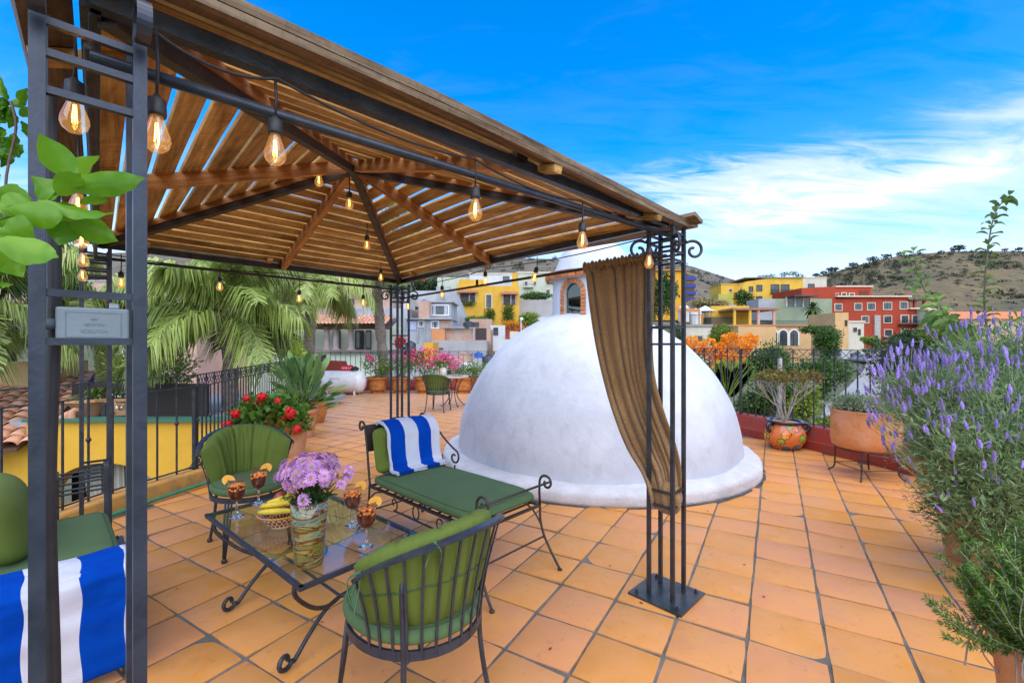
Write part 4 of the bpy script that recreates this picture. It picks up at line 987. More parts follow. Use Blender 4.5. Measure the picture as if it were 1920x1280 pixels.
# back pillow
def bpil(u, v):
    a = 2 * PI * u; ph = -PI / 2 + PI * v; c = abs(math.cos(ph)) ** .5; ca, sa = math.cos(a), math.sin(a)
    y = (LY - .005) * math.copysign(abs(ca) ** .25, ca) * c; h = .175 * math.copysign(abs(sa) ** .25, sa) * c; d = .05 * math.sin(ph) * (1 - .35 * abs(ca) ** 6)
    h += noise.noise(Vector((y * 7, h * 4, ph))) * .006
    p = Vector((-LX + .03, y, .675)); n_ = Vector((1, 0, .22)).normalized(); up = Vector((-.22, 0, 1)).normalized()
    return W(p + n_ * d + up * h)
MB().grid(bpil, 90, 18, wu=True).build('back_pillow', M['pillow'], ch, smooth=True)
M['towel_b'] = mat('towel_blue', (.0, .055, .4), .95, 0, c2=(.0, .075, .48), ns=8, bump=.8, bs=420, spec=.08)
M['towel_w'] = mat('towel_white', (.74, .75, .8), .95, 0, c2=(.66, .68, .75), ns=8, bump=.8, bs=420)
def towel(name, label, path, ax, y0, y1, stripes, off=0, th=.012, layers=1, loc=(0, 0, 0), wob=.006, skew=0):
    """cloth strip following path (3-D points) and spread along ax from y0 to y1; stripes = [(end fraction, material)]"""
    P = spline(path, 8); n = len(P); t = thing(name, label, 'towel', loc); nu = 66
    for ly in range(layers):
        m = MB(); vs = []; 
        for i, p in enumerate(P):
            tn = (P[min(i + 1, n - 1)] - P[max(i - 1, 0)]).normalized(); nr = ax.cross(tn).normalized()
            for j in range(nu + 1):
                f = j / nu; w = noise.noise(Vector((f * 6, i * .12, ly * 3))) * wob + noise.noise(Vector((f * 2, i * .3, ly))) * wob
                vs.append(p + ax * (y0 + (y1 - y0) * f + skew * i / n + .005 * math.sin(i * .35 + ly)) + nr * (w + ly * th))
        fs, mi = [], []
        for i in range(n - 1):
            for j in range(nu):
                fs.append((i * (nu + 1) + j, i * (nu + 1) + j + 1, (i + 1) * (nu + 1) + j + 1, (i + 1) * (nu + 1) + j))
                f = (j + .5) / nu; mi.append(next(k for e, k in stripes if f <= e))
        m.add(vs, fs); o = m.build('towel_layer', [M['towel_w'], M['towel_b']], t, smooth=True, solid=th * .8); o.data.polygons.foreach_set('material_index', mi)
    return t
ay_ = (W((0, 1, 0)) - W((0, 0, 0))); x0 = -LX
path = [W((x0 - .12, 0, .72)), W((x0 - .118, 0, .80)), W((x0 - .095, 0, .872)), W((x0 - .04, 0, .885)), W((x0 + .035, 0, .868)), W((x0 + .082, 0, .80)), W((x0 + .108, 0, .68)), W((x0 + .118, 0, .57)), W((x0 + .14, 0, .535)), W((x0 + .22, 0, .53))]
towel('beach_towel', 'blue and white striped towel hanging over the backrest of the lounger', [p for p in path], ay_, -.2, .285, [(.035, 0), (.3, 1), (.56, 0), (.82, 1), (1.01, 0)], layers=2, loc=W((x0, 0, .53)))
# ================================================================ daybed at the left edge, towel hanging down its front
d1 = Vector((.72, -.69, 0)).normalized(); p1 = Vector((-d1.y * -1, -d1.x, 0)); p1 = Vector((d1.y, -d1.x, 0))
Q1 = Vector((-2.50, 2.75, 0)); DBR = math.atan2(d1.y, d1.x)
db = thing('daybed', 'green cushioned iron daybed at the left edge behind the near post', 'lounger', Q1, DBR); X2 = MATS[db]
def W2(p): return X2 @ Vector(p)      # x along the bed towards the camera, y to its left (negative = away)
pad(0.0, .79, -.72, .0, .41, .50, .14, .014, 'seat_cushion', M['seatgreen'], db, W2)
pad(.785, 1.02, -.72, .0, .39, .495, .2, .01, 'seat_cushion', M['seatgreen'], db, W2)
def bp2(u, v):
    a = 2 * PI * u; ph = -PI / 2 + PI * v; c = abs(math.cos(ph)) ** .6; ca, sa = math.cos(a), math.sin(a)
    x = .38 * math.copysign(abs(ca) ** .4, ca) * c; h = .17 * math.copysign(abs(sa) ** .5, sa) * c
    return W2((.36 + x, -.41 - .11 * math.sin(ph) - h * .25, .655 + h))
MB().grid(bp2, 70, 18, wu=True).build('back_pillow', M['pillow'], db, smooth=True)
m = MB()
for y in (-.72, 0): m.bar(W2((-.02, y, .40)), W2((1.03, y, .40)), .022, .016)
for x in (-.02, 1.03): m.bar(W2((x, -.72, .40)), W2((x, 0, .40)), .022, .016)
m.build('seat_frame', M['iron'], db)
for x in (-.02, 1.0):
    for y in (-.7, -.01): MB().tube(spline([W2((x, y, .40)), W2((x, y, .2)), W2((x + (.05 if x > 0 else -.05), y, .012))], 4), .012, 8).build('leg', M['iron'], db, smooth=True)
for y, zt, w in ((-.0, .745, .03), (-.215, .72, .02), (-.43, .70, .018), (-.60, .70, .018)):
    pts = spline([W2((-.03, y, .40)), W2((-.05, y, .58)), W2((-.055, y, zt - .06)), W2((-.06, y, zt)), W2((-.09, y, zt + .012)), W2((-.12, y, zt - .02)), W2((-.115, y, zt - .09))], 4); m = MB()
    for a_, b_ in zip(pts[:-1], pts[1:]): m.bar(a_, b_ + (b_ - a_) * .1, .012, w * .8, up=p1)
    m.build('arm_scroll', M['iron'], db)
for z in (.6, .625, .66, .70, .725):
    MB().tube([W2((-.06, 0, z)), W2((-.06, -.215, z))], .0065, 6).build('arm_rung', M['iron'], db)
for z in (.59, .65): MB().tube([W2((-.06, -.215, z)), W2((-.06, -.66, z))], .0065, 6).build('arm_rung', M['iron'], db)
ax2 = p1
path = [W2((.86, 0, .512)), W2((.95, 0, .516)), W2((1.03, 0, .505)), W2((1.062, 0, .46)), W2((1.068, 0, .35)), W2((1.066, 0, .2)), W2((1.06, 0, .06))]
towel('beach_towel', 'blue and white striped towel hanging down the end of the daybed, nearest the camera', path, ax2, -.01, .78, [(.025, 0), (.21, 1), (.425, 0), (.63, 1), (.84, 0), (1.01, 1)], layers=2, th=.014, loc=W2((1.0, -.3, .5)), wob=.012)
# ================================================================ on the table
ZT = .4565
def on_t(u, v): return gnd(u, v, ZT)
M['sangria'] = mat('dark_sangria', (.055, .007, .003), .15, 0, c2=(.12, .016, .005), ns=40, spec=.6)
M['fruit'] = mat('diced_fruit', (.95, .22, .03), .4, 0, c2=(.98, .38, .08), ns=60, obj=.3)
M['orange'] = mat('orange_flesh', (.95, .42, .02), .4, 0, c2=(.98, .55, .06), ns=90)
M['peel'] = mat('orange_peel', (.85, .3, .01), .45, bump=.3, bs=300)
M['rimred'] = mat('red_glass_rim', (.2, .02, .01), .1)
M['pith'] = mat('pith', (.85, .68, .4), .6)
M['goblet'] = sheetglass('goblet_glass', (.96, .98, .97), .05)
def goblet(u, v, label, tilt):
    p = on_t(u, v); t = thing('goblet', label, 'glass of sangria', p, 0, 'glasses of sangria on the glass table')
    gl = MB(); prof = [(.0, .003), (.035, .0035), (.042, .0015), (.043, .004), (.034, .009), (.012, .014), (.0065, .022), (.0055, .04), (.008, .052), (.0055, .062), (.0055, .078), (.011, .09), (.03, .105), (.043, .13), (.049, .16), (.0485, .19), (.046, .222), (.0445, .223), (.047, .19), (.0475, .16), (.0415, .131), (.029, .107), (.009, .094), (0, .093)]
    MB().lathe([(0, .003), (.035, .0035), (.042, .0015), (.043, .004), (.034, .009), (.012, .014), (.0065, .022), (.0055, .04), (.008, .052), (.0055, .062), (.0055, .078), (.011, .09), (0, .092)], p, 32).build('stem', M['glass'], t, smooth=True)
    prof = [(.011, .09), (.03, .105), (.043, .13), (.049, .16), (.0485, .19), (.046, .222)]
    gl.lathe(prof, p, 40); gl.build('glass', M['goblet'], t, smooth=True)
    MB().tube([p + V3(.0455 * math.cos(a), .0455 * math.sin(a), .2235) for a in [2 * PI * k / 30 for k in range(31)]], .0017, 6).build('rim', M['rimred'], t, smooth=True)
    MB().lathe([(0, .0945), (.009, .0955), (.0285, .1085), (.041, .132), (.0468, .16), (.0468, .186), (.0, .186)], p, 36).build('drink', M['sangria'], t, smooth=False)
    for k in range(15):
        a = random.uniform(0, 2 * PI); r = .03 * math.sqrt(random.random()); R = Matrix.Rotation(random.uniform(0, 3), 3, 'X') @ rz(random.uniform(0, 3))
        MB().box(p + V3(r * math.cos(a), r * math.sin(a), .186 + random.uniform(-.002, .009)), (.012, .012, .011), R).build('fruit_piece', M['fruit'], t)
    # band of fruit pressed against the glass wall
    for k in range(30):
        a = 2 * PI * k / 20 + random.uniform(-.1, .1); z = random.uniform(.17, .19)
        MB().box(p + V3(.0425 * math.cos(a), .0425 * math.sin(a), z), (.0085, .012, .011), rz(a)).build('fruit_piece', M['fruit'], t)
    # half wheel of orange hooked on the rim
    sl = thing('orange_slice', None, None, p); sl.parent = t; sl.location = (0, 0, 0); MATS[sl] = MATS[t]
    aw = tilt; rd = V3(math.cos(aw), math.sin(aw), 0); c = p + rd * .043 + V3(0, 0, .224)
    xa = (rd * .86 + V3(0, 0, -.1)).normalized(); za = V3(0, 0, 1) * .9 + rd * .25; za.normalize()
    nn_ = xa.cross(za).normalized(); m = MB()
    def disc(r0, r1, th, a0, a1, n=22): 
        pts = [c + (xa * math.cos(a0 + (a1 - a0) * k / n) + za * math.sin(a0 + (a1 - a0) * k / n)) * r1 for k in range(n + 1)]
        pts += [c + (xa * math.cos(a0 + (a1 - a0) * k / n) + za * math.sin(a0 + (a1 - a0) * k / n)) * r0 for k in range(n, -1, -1)]
        return MB().poly([q - nn_ * th / 2 for q in pts], nn_ * th)
    disc(.030, .034, .006, -.7, PI + .3).build('peel', M['peel'], sl); disc(.0275, .0298, .0052, -.7, PI + .3).build('pith', M['pith'], sl)
    for k in range(6):
        a0 = -.68 + k * .68; disc(.003, .027, .0056, a0, a0 + .6, 6).build('segment', M['orange'], sl)
    return t
goblet(444, 968, 'leftmost glass of sangria with orange slice at the table corner', 3.5)
goblet(485, 943, 'sangria glass half hidden behind the pineapple leaves', .5)
goblet(661, 985, 'sangria glass behind the nearest one, right of the flowers', .2)
goblet(687, 1024, 'sangria glass with orange slice nearest the camera, right of the vase', .3)
# vase
pv = on_t(580, 1058); vs_t = thing('vase', 'tall tapered art glass vase with green, blue and brown swirls', 'vase', pv)
def vase_mat():
    m = bpy.data.materials.new('swirled_glass'); m.use_nodes = True; t = m.node_tree; b = t.nodes['Principled BSDF']; L = t.links
    tc = t.nodes.new('ShaderNodeTexCoord'); mp = t.nodes.new('ShaderNodeMapping'); mp.inputs['Rotation'].default_value = (0.3, 0.75, 0.3); mp.inputs['Scale'].default_value = (7, 7, 34); L.new(tc.outputs['Object'], mp.inputs[0])
    n = t.nodes.new('ShaderNodeTexNoise'); n.inputs['Scale'].default_value = 1; n.inputs['Detail'].default_value = 5; n.inputs['Distortion'].default_value = 1.2; L.new(mp.outputs[0], n.inputs['Vector'])
    sp = t.nodes.new('ShaderNodeSeparateXYZ'); L.new(tc.outputs['Object'], sp.inputs[0]); hgt = mathn(t, 'MULTIPLY', sp.outputs[2], 3.3)
    k = mathn(t, 'ADD', n.outputs[0], mathn(t, 'MULTIPLY', mathn(t, 'SUBTRACT', hgt, .5), .22))
    c = ramp(t, k, [(.3, (.22, .26, .07)), (.4, (.3, .26, .03)), (.45, (.16, .035, .01)), (.51, (.26, .1, .02)), (.56, (.42, .42, .1)), (.62, (.36, .46, .32)), (.66, (.04, .12, .2)), (.72, (.3, .36, .16)), (.85, (.16, .2, .06))])
    L.new(c, b.inputs['Base Color']); b.inputs['Roughness'].default_value = .08; b.inputs['Transmission Weight'].default_value = .45; b.inputs['Coat Weight'].default_value = .6
    return m
prof = [(0, .004), (.05, .004), (.062, .006), (.065, .02), (.069, .1), (.0755, .2), (.083, .305), (.0805, .306), (.073, .2), (.066, .1), (.062, .024), (0, .02)]
MB().lathe([(r * 1.0, z) for r, z in prof], pv, 48).build('vase_body', vase_mat(), vs_t, smooth=True)
MB().tube([pv + V3(.082 * math.cos(a), .082 * math.sin(a), .306) for a in [2 * PI * k / 40 for k in range(41)]], .0028, 6).build('vase_rim', M['rimred'], vs_t, smooth=True)
# bouquet
pb = pv + V3(0, 0, .03); bq = thing('bouquet', 'bunch of lilac daisies with yellow centres standing in the swirled vase', 'flowers', pb)
M['petal'] = mat('lilac_petal', (.55, .2, .5), .6, 0, c2=(.8, .5, .76), ns=60, obj=.2, trans=.25)
M['daisy_eye'] = mat('daisy_eye', (.6, .5, .02), .8, 0, c2=(.3, .32, .02), ns=300, bump=.8, bs=900)
M['stem'] = leafmat('bouquet_green', (.02, .06, .012), (.07, .16, .03), .2)
def daisy_mesh(seed):
    r = random.Random(seed); m = MB()
    for ring_, (n, L, lift) in enumerate(((17, .027, .08), (15, .023, .35), (11, .017, .7))):
        for k in range(n):
            a = 2 * PI * (k + r.random() * .5) / n; l = L * r.uniform(.85, 1.1); w = .0033; z0 = .0012 * ring_
            d = Vector((math.cos(a), math.sin(a), 0)); s_ = Vector((-math.sin(a), math.cos(a), 0)); el = lift + r.uniform(-.15, .15)
            def q(t, ss): return d * (.004 + (l - .004) * t * math.cos(el)) + V3(0, 0, z0 + math.sin(el) * l * t - .006 * t * t) + s_ * ss * w
            m.add([q(0, -.5), q(0, .5), q(.6, 1), q(1, .45), q(1, -.45), q(.6, -1)], [(0, 1, 2, 5), (5, 2, 3, 4)])
    return m
dm_v = [daisy_mesh(k).build('petals', M['petal'], None) for k in range(3)]
eye = MB().ell((0, 0, .0035), (.0078, .0078, .004), 12, 6).build('flower_centre', M['daisy_eye'], None, smooth=True)
r = random.Random(5); heads = []
for k in range(400):
    if len(heads) >= 62: break
    v_ = Vector((r.gauss(0, 1), r.gauss(0, 1), r.gauss(0, 1))).normalized()
    if v_.z < -.25: continue
    k_ = r.uniform(.78, 1.2); p = Vector((v_.x * .135 * k_, v_.y * .135 * k_, .34 + .045 + v_.z * .1 * k_)); p.x += .01
    if all((p - q[0]).length > .027 for q in heads): heads.append((p, v_))
heads += [(Vector((.012, -.085, .305)), Vector((.0, -1, .2))), (Vector((.19, .0, .42)), Vector((.5, -.3, .8))), (Vector((.175, .02, .385)), Vector((.6, -.4, .7))), (Vector((.165, -.03, .36)), Vector((.5, -.6, .6)))]
for p, v_ in heads:
    h_ = thing('flower', None, None, pb); h_.parent = bq; Rq = v_.to_track_quat('Z', 'Y').to_matrix().to_4x4(); h_.matrix_basis = Matrix.Translation(p) @ Rq
    o = child(r.choice(dm_v), h_, Matrix.Rotation(r.uniform(0, 6), 4, 'Z') @ Matrix.Scale(r.uniform(.95, 1.3), 4)); child(eye, h_, Matrix.Identity(4))
    a = r.uniform(0, 6); foot_ = pb + V3(.03 * math.cos(a), .03 * math.sin(a), .01); rimp = pb + Vector((p.x * .35, p.y * .35, .26))
    MB().tube(spline([foot_, rimp, pb + p - v_ * .004], 4), .0016, 5).build('flower_stem', M['stem'], bq, smooth=True)
for o in dm_v + [eye]: bpy.data.objects.remove(o)
foliage('leaves', [(pb + V3(0, 0, .31), (.1, .1, .06)), (pb + V3(0, 0, .13), (.05, .05, .11))], 620, .035, M['stem'], bq, aspect=.25, shell=.1, upb=.5)
# bowl with fruit
pw = on_t(519, 998); pw.y += .09; pw.x -= .02
def bowl_mat():
    m = bpy.data.materials.new('painted_bowl'); m.use_nodes = True; t = m.node_tree; b = t.nodes['Principled BSDF']; L = t.links
    tc = t.nodes.new('ShaderNodeTexCoord'); sp = t.nodes.new('ShaderNodeSeparateXYZ'); L.new(tc.outputs['Object'], sp.inputs[0])
    an = mathn(t, 'MULTIPLY', mathn(t, 'ARCTAN2', sp.outputs[1], sp.outputs[0]), 26 / (2 * PI)); z = mathn(t, 'MULTIPLY', sp.outputs[2], 1 / .026)
    def dots(off, zc_, r_):
        fx = mathn(t, 'SUBTRACT', mathn(t, 'FRACT', mathn(t, 'ADD', an, off)), .5); fz = mathn(t, 'SUBTRACT', z, zc_)
        d = mathn(t, 'ADD', mathn(t, 'MULTIPLY', fx, fx), mathn(t, 'MULTIPLY', fz, fz)); return mathn(t, 'LESS_THAN', d, r_ * r_)
    d1_ = dots(0, 1.15, .4); d2_ = dots(.5, 1.95, .42); d3_ = dots(.0, 2.5, .25)
    x = t.nodes.new('ShaderNodeMix'); x.data_type = 'RGBA'; L.new(mathn(t, 'MAXIMUM', d1_, d2_), x.inputs[0]); x.inputs[6].default_value = (.68, .6, .46, 1); x.inputs[7].default_value = (.17, .035, .015, 1)
    y_ = t.nodes.new('ShaderNodeMix'); y_.data_type = 'RGBA'; L.new(d3_, y_.inputs[0]); L.new(x.outputs[2], y_.inputs[6]); y_.inputs[7].default_value = (.03, .02, .02, 1)
    rim = mathn(t, 'GREATER_THAN', z, 2.75); w_ = t.nodes.new('ShaderNodeMix'); w_.data_type = 'RGBA'; L.new(rim, w_.inputs[0]); L.new(y_.outputs[2], w_.inputs[6]); w_.inputs[7].default_value = (.6, .23, .02, 1)
    L.new(w_.outputs[2], b.inputs['Base Color']); b.inputs['Roughness'].default_value = .2; b.inputs['Coat Weight'].default_value = .4; return m
bw = thing('fruit_bowl', 'round painted ceramic bowl with brown dots and orange rim holding fruit', 'bowl', pw)
MB().lathe([(0, .004), (.055, .0), (.06, .008), (.088, .03), (.11, .062), (.122, .08), (.13, .084), (.122, .088), (.105, .065), (.08, .034), (0, .016)], pw, 60).build('bowl_body', bowl_mat(), bw, smooth=True)
M['banana'] = mat('banana_skin', (.72, .5, .02), .45, 0, c2=(.66, .5, .04), ns=5, c3=(.25, .16, .03), ns3=30, f3=.35)
M['banana_tip'] = mat('banana_tip', (.1, .08, .02), .7)
def banana(c, ang, bend, L, label, z, roll=0):
    t = thing('banana', label, 'banana', c + V3(0, 0, z), ang, 'bananas in the painted bowl'); pts = []; rr = []
    for k in range(15):
        f = k / 14; x = (f - .5) * L; pts.append(MATS[t] @ Vector((x, bend * (1 - (2 * f - 1) ** 2) - bend * .5, roll * (1 - (2 * f - 1) ** 2)))); rr.append(.0185 * (math.sin(PI * (.08 + .86 * f)) ** .45) if 0 < k < 14 else .006)
    MB().tube(pts, rr, 6).build('skin', M['banana'], t, smooth=True)
    MB().tube([pts[-1], pts[-1] + (pts[-1] - pts[-2]).normalized() * .022], [.006, .0045], 6).build('tip', M['banana_tip'], t)
    MB().tube([pts[0], pts[0] + (pts[0] - pts[1]).normalized() * .006], [.006, .004], 6).build('tip', M['banana_tip'], t)
banana(pw + V3(.0, -.06, 0), .15, -.035, .2, 'lowest banana lying at the front of the bowl', .098, .015)
banana(pw + V3(-.005, -.025, 0), .35, -.04, .19, 'middle banana of the bunch in the bowl', .122, .02)
banana(pw + V3(.015, .005, 0), .6, -.03, .18, 'upper banana of the bunch leaning towards the vase', .14, .02)
tag(MB().ell(pw + V3(-.06, .0, .115), (.034, .03, .036), 18, 12).build('mango', mat('yellow_mango', (.62, .33, .03), .35, c2=(.5, .16, .02), ns=9), smooth=True), 'yellow mango at the left side of the bowl', 'mango')
tag(MB().ell(pw + V3(-.045, .06, .135), (.033, .034, .045), 18, 12, Matrix.Rotation(.4, 3, 'Y')).build('mango', mat('red_mango', (.3, .02, .02), .3, c2=(.45, .12, .02), ns=9), smooth=True), 'dark red mango behind the bananas', 'mango')
pp = pw + V3(.035, .06, .085); pn = thing('pineapple', 'ripe pineapple with spiky crown lying in the bowl', 'pineapple', pp)
axp = Vector((-.35, .25, .9)).normalized(); b0 = pp + V3(.02, .0, .045)
def pine(u, v):
    a = 2 * PI * u; t = v; r = .056 * (math.sin(PI * (.1 + .82 * t)) ** .5); _, s_, u_ = frame(axp)
    e = abs(math.sin(a * 5 + t * 9)) * abs(math.sin(a * 5 - t * 9)); r *= 1 + .09 * e
    return b0 + axp * ((t - .5) * .13) + (s_ * math.cos(a) + u_ * math.sin(a)) * r
MB().grid(pine, 60, 36, wu=True).build('fruit_body', mat('pineapple_skin', (.55, .26, .02), .6, c2=(.3, .14, .02), ns=40, bump=.6, bs=90), pn, smooth=True)
_, s_, u_ = frame(axp); base_p = b0 + axp * .062
for k in range(46):
    a = k * 2.4; f = k / 46; out_ = (s_ * math.cos(a) + u_ * math.sin(a)); L = .13 * (1 - .35 * abs(f - .4)); e = .35 + 1.0 * (1 - f)
    d0 = (axp * math.cos(e * .6) + out_ * math.sin(e * .6)).normalized(); d2 = (axp * math.cos(e * 1.15) + out_ * math.sin(e * 1.15)).normalized(); w = .0085
    sd_ = axp.cross(out_).normalized(); p0 = base_p + axp * .03 * f + out_ * .012
    P_ = [p0, p0 + d0 * L * .5, p0 + d0 * L * .5 + d2 * L * .5]; m = MB()
    m.add([P_[0] - sd_ * w, P_[0] + sd_ * w, P_[1] + sd_ * w * .9 + out_ * .002, P_[2], P_[1] - sd_ * w * .9 + out_ * .002, P_[1] - out_ * .001, P_[0] - out_ * .003], [(0, 6, 5, 4), (6, 1, 2, 5), (4, 5, 3), (5, 2, 3)])
    m.build('crown_leaf', leafmat('pineapple_leaf', (.04, .08, .05), (.13, .2, .13), .1) if k == 0 else bpy.data.materials['pineapple_leaf'], pn)
# ================================================================ far bistro table
bt_ = at(850, 704, 10.7); bt_.z = 0
bs = thing('bistro_table', 'small round stone-topped bistro table by the far pots', 'table', bt_)
MB().lathe([(0, .70), (.36, .70), (.375, .72), (.36, .745), (0, .745)], bt_, 30).build('tabletop', mat('pink_stone', (.5, .3, .22), .5, c2=(.3, .36, .26), ns=7), bs, smooth=False)
for k in range(4):
    a = k * PI / 2 + .5; d = V3(math.cos(a), math.sin(a), 0)
    MB().tube(spline([bt_ + d * .25 + V3(0, 0, .7), bt_ + d * .12 + V3(0, 0, .45), bt_ + d * .1 + V3(0, 0, .25), bt_ + d * .26 + V3(0, 0, .04), bt_ + d * .32 + V3(0, 0, .06)], 5), .011, 6).build('leg', M['iron_blue'], bs, smooth=True)
# ================================================================ pots
M['terra'] = mat('terracotta', (.5, .2, .07), .8, 0, c2=(.58, .3, .13), ns=5, bump=.4, bs=60, c3=(.55, .42, .3), ns3=4, f3=.55)
M['terra_old'] = mat('aged_terracotta', (.52, .19, .04), .85, 0, c2=(.36, .12, .02), ns=7, bump=.5, bs=60, c3=(.16, .09, .04), ns3=14, f3=.9)
M['terra_big'] = mat('mottled_terracotta', (.56, .19, .045), .75, 0, c2=(.6, .3, .16), ns=3.2, bump=.4, bs=50, c3=(.42, .16, .02), ns3=11, f3=.8)
M['soil'] = mat('soil', (.05, .03, .02), .95, bump=.8, bs=80)
def pot(name, label, prof, p, mt, group=None, n=48, sz=None):
    t = thing(name, label, 'plant pot', p, 0, group); rin = prof[-1][0] - .025; zt = prof[-1][1]
    pf = [(0, .0)] + prof + [(rin, zt), (rin, zt - .05)]
    o = MB().lathe(pf, p, n).build('pot_body', mt, t, smooth=True, autos=40)
    MB().lathe([(rin, zt - .04), (rin * .5, zt - .03), (0, zt - .028)], p, 20).build('soil', M['soil'], t, smooth=True); return t
def stemset(name, parent, base, tips, r0, mt, wob=.04, k=4):
    m = MB()
    for tp in tips:
        md = Vector(base).lerp(Vector(tp), .5) + Vector((random.uniform(-wob, wob), random.uniform(-wob, wob), random.uniform(0, wob)))
        pts = spline([base, md, tp], k); n = len(pts); m.tube(pts, [r0 * (1 - .75 * i / n) for i in range(n)], 5)
    return m.build(name, mt, parent, smooth=True)
M['bark'] = mat('grey_bark', (.3, .25, .2), .9, 0, c2=(.42, .37, .3), ns=12, bump=.6, bs=60)
M['bark_dark'] = mat('brown_bark', (.12, .085, .06), .9, 0, c2=(.22, .17, .12), ns=9, bump=.7, bs=40)
M['ger_leaf'] = leafmat('geranium_leaf', (.03, .09, .012), (.12, .26, .03), .25)
M['red_fl'] = mat('red_flower', (.62, .003, .006), .5, 0, c2=(.78, .01, .01), ns=60, trans=.2)
P1 = Vector((-3.08, 6.12, 0))
pot('flower_pot', 'pale clay pot under the red geranium behind the left chair', [(.2, 0), (.225, .1), (.245, .3), (.25, .42), (.262, .425), (.262, .455)], P1, M['terra'])
gp = Vector((-3.3, 6.05, .42)); gr = thing('geranium', 'bushy geranium with bright red flower heads in the clay pot', 'plant', P1 + V3(0, 0, .42))
foliage('leaves', [(gp + V3(0, 0, .14), (.44, .38, .25)), (gp + V3(.28, 0, .05), (.26, .25, .2)), (gp + V3(-.25, 0, .0), (.28, .28, .2))], 2600, .06, M['ger_leaf'], gr, aspect=1.05, shell=.55, upb=.5, seed=3)
stemset('stems', gr, P1 + V3(0, 0, .4), [gp + Vector((random.uniform(-.3, .4), random.uniform(-.3, .3), random.uniform(.1, .35))) for _ in range(16)], .008, M['ger_leaf'])
fh = MB(); rr_ = random.Random(2)
for k in range(60):
    d = Vector((rr_.gauss(0, 1), rr_.gauss(0, 1), rr_.gauss(0, 1) + .3)).normalized(); c = d * .048; _, a_, b_ = frame(d)
    w = .019; tw = rr_.uniform(0, 6); a2, b2 = a_ * math.cos(tw) + b_ * math.sin(tw), b_ * math.cos(tw) - a_ * math.sin(tw)
    fh.add([c - a2 * w, c - b2 * w + d * .006, c + a2 * w, c + b2 * w + d * .006, c + d * .004], [(0, 1, 4), (1, 2, 4), (2, 3, 4), (3, 0, 4)])
fh.ell((0, 0, 0), .04, 8, 5); fht = fh.build('flower_head', M['red_fl'], None)
for (u, v) in [(462, 747), (491, 744), (480, 757), (522, 753), (441, 776), (426, 797), (508, 783), (503, 795), (531, 785), (541, 768), (547, 781), (521, 798), (557, 805), (453, 768), (489, 757), (545, 775)]:
    q = at(u, v, random.uniform(5.6, 5.95)); o = child(fht, gr, Matrix.Translation(q - (P1 + V3(0, 0, .42))) @ Matrix.Rotation(random.uniform(0, 6), 4, 'Z') @ Matrix.Scale(random.uniform(.75, 1.25), 4))
    MB().tube([q, q.lerp(gp + V3(0, 0, .1), .5) - V3(0, 0, .03)], .004, 5).build('flower_stalk', M['ger_leaf'], gr)
bpy.data.objects.remove(fht)
# bird-of-paradise plant
def blade(L, W, m_, base, d, up, curl=.3, petiole=0, n=7, fold=.12, wobble=.02):
    """long leaf blade (optionally on a stalk) as a curved, folded strip"""
    d = d.normalized(); _, s_, u_ = frame(d, up); pts = []; 
    for i in range(n + 1):
        t = i / n; ang = curl * t; 
        pts.append(base + d * petiole + d * (L * t * math.cos(ang * .7)) - Vector((0, 0, 1)) * (L * t * math.sin(ang * .7)) )
    vs = []; 
    for i, p in enumerate(pts):
        t = i / n; w = W / 2 * (math.sin(PI * min(1, (t * .93 + .05))) ** .75) if i < n else .001
        lift = w * fold * 2; wv = wobble * W * math.sin(i * 2.1)
        vs += [p + s_ * w + u_ * (lift + wv), p, p - s_ * w + u_ * (lift - wv)]
    fs = []
    for i in range(n): q = i * 3; fs += [(q, q + 3, q + 4, q + 1), (q + 1, q + 4, q + 5, q + 2)]
    m_.add(vs, fs)
    return m_
P2 = Vector((-3.43, 7.2, 0))
pot('flower_pot', 'terracotta pot holding the bird of paradise plant', [(.19, 0), (.22, .08), (.25, .3), (.265, .4), (.29, .405), (.29, .46)], P2, M['terra'])
M['strel'] = leafmat('paddle_leaf', (.07, .15, .04), (.3, .44, .14), .25, .38, 1.2)
st_ = thing('bird_of_paradise_plant', 'tall plant with long grey-green paddle leaves fanning out of its pot', 'plant', P2 + V3(0, 0, .43))
b0 = P2 + V3(0, 0, .42)
for k in range(96):
    az = random.uniform(0, 2 * PI); el = random.uniform(1.08, 1.52) if k < 74 else random.uniform(.6, 1.0)
    d = V3(math.cos(az) * math.cos(el), math.sin(az) * math.cos(el), math.sin(el)); pt = random.uniform(.35, .72) if el > 1.05 else random.uniform(.25, .4); L = random.uniform(.3, .44)
    bb = b0 + V3(random.uniform(-.12, .12), random.uniform(-.12, .12), 0); m = MB(); m.tube([bb, bb + d * (pt + .02)], [.009, .006], 5)
    blade(L, random.uniform(.075, .115), m, bb, d, (random.uniform(-1, 1), random.uniform(-1, 1), .5), random.uniform(.1, .6), pt); m.build('leaf', M['strel'], st_, smooth=True)
for (u, v) in [(645, 733), (636, 755), (650, 718), (628, 745)]:   # lower leaves reaching out to the right
    q = at(u, v, 7.1); d = (q - b0); m = MB(); m.tube([b0, b0 + d * .6], [.009, .006], 5); blade(d.length * .42, .11, m, b0, d, (0, -.6, 1), .15, d.length * .6); m.build('leaf', M['strel'], st_, smooth=True)
M['yel_leaf'] = leafmat('yellow_green_leaf', (.1, .2, .02), (.35, .45, .05), .3)
P3 = Vector((-3.72, 8.5, 0)); pot('flower_pot', 'narrow clay pot half hidden behind the paddle-leaved plant', [(.12, 0), (.15, .1), (.19, .32), (.2, .42)], P3, M['terra_old'])
ag = thing('succulent', 'pale rosette succulent spilling from the narrow clay pot', 'plant', P3 + V3(0, 0, .4))
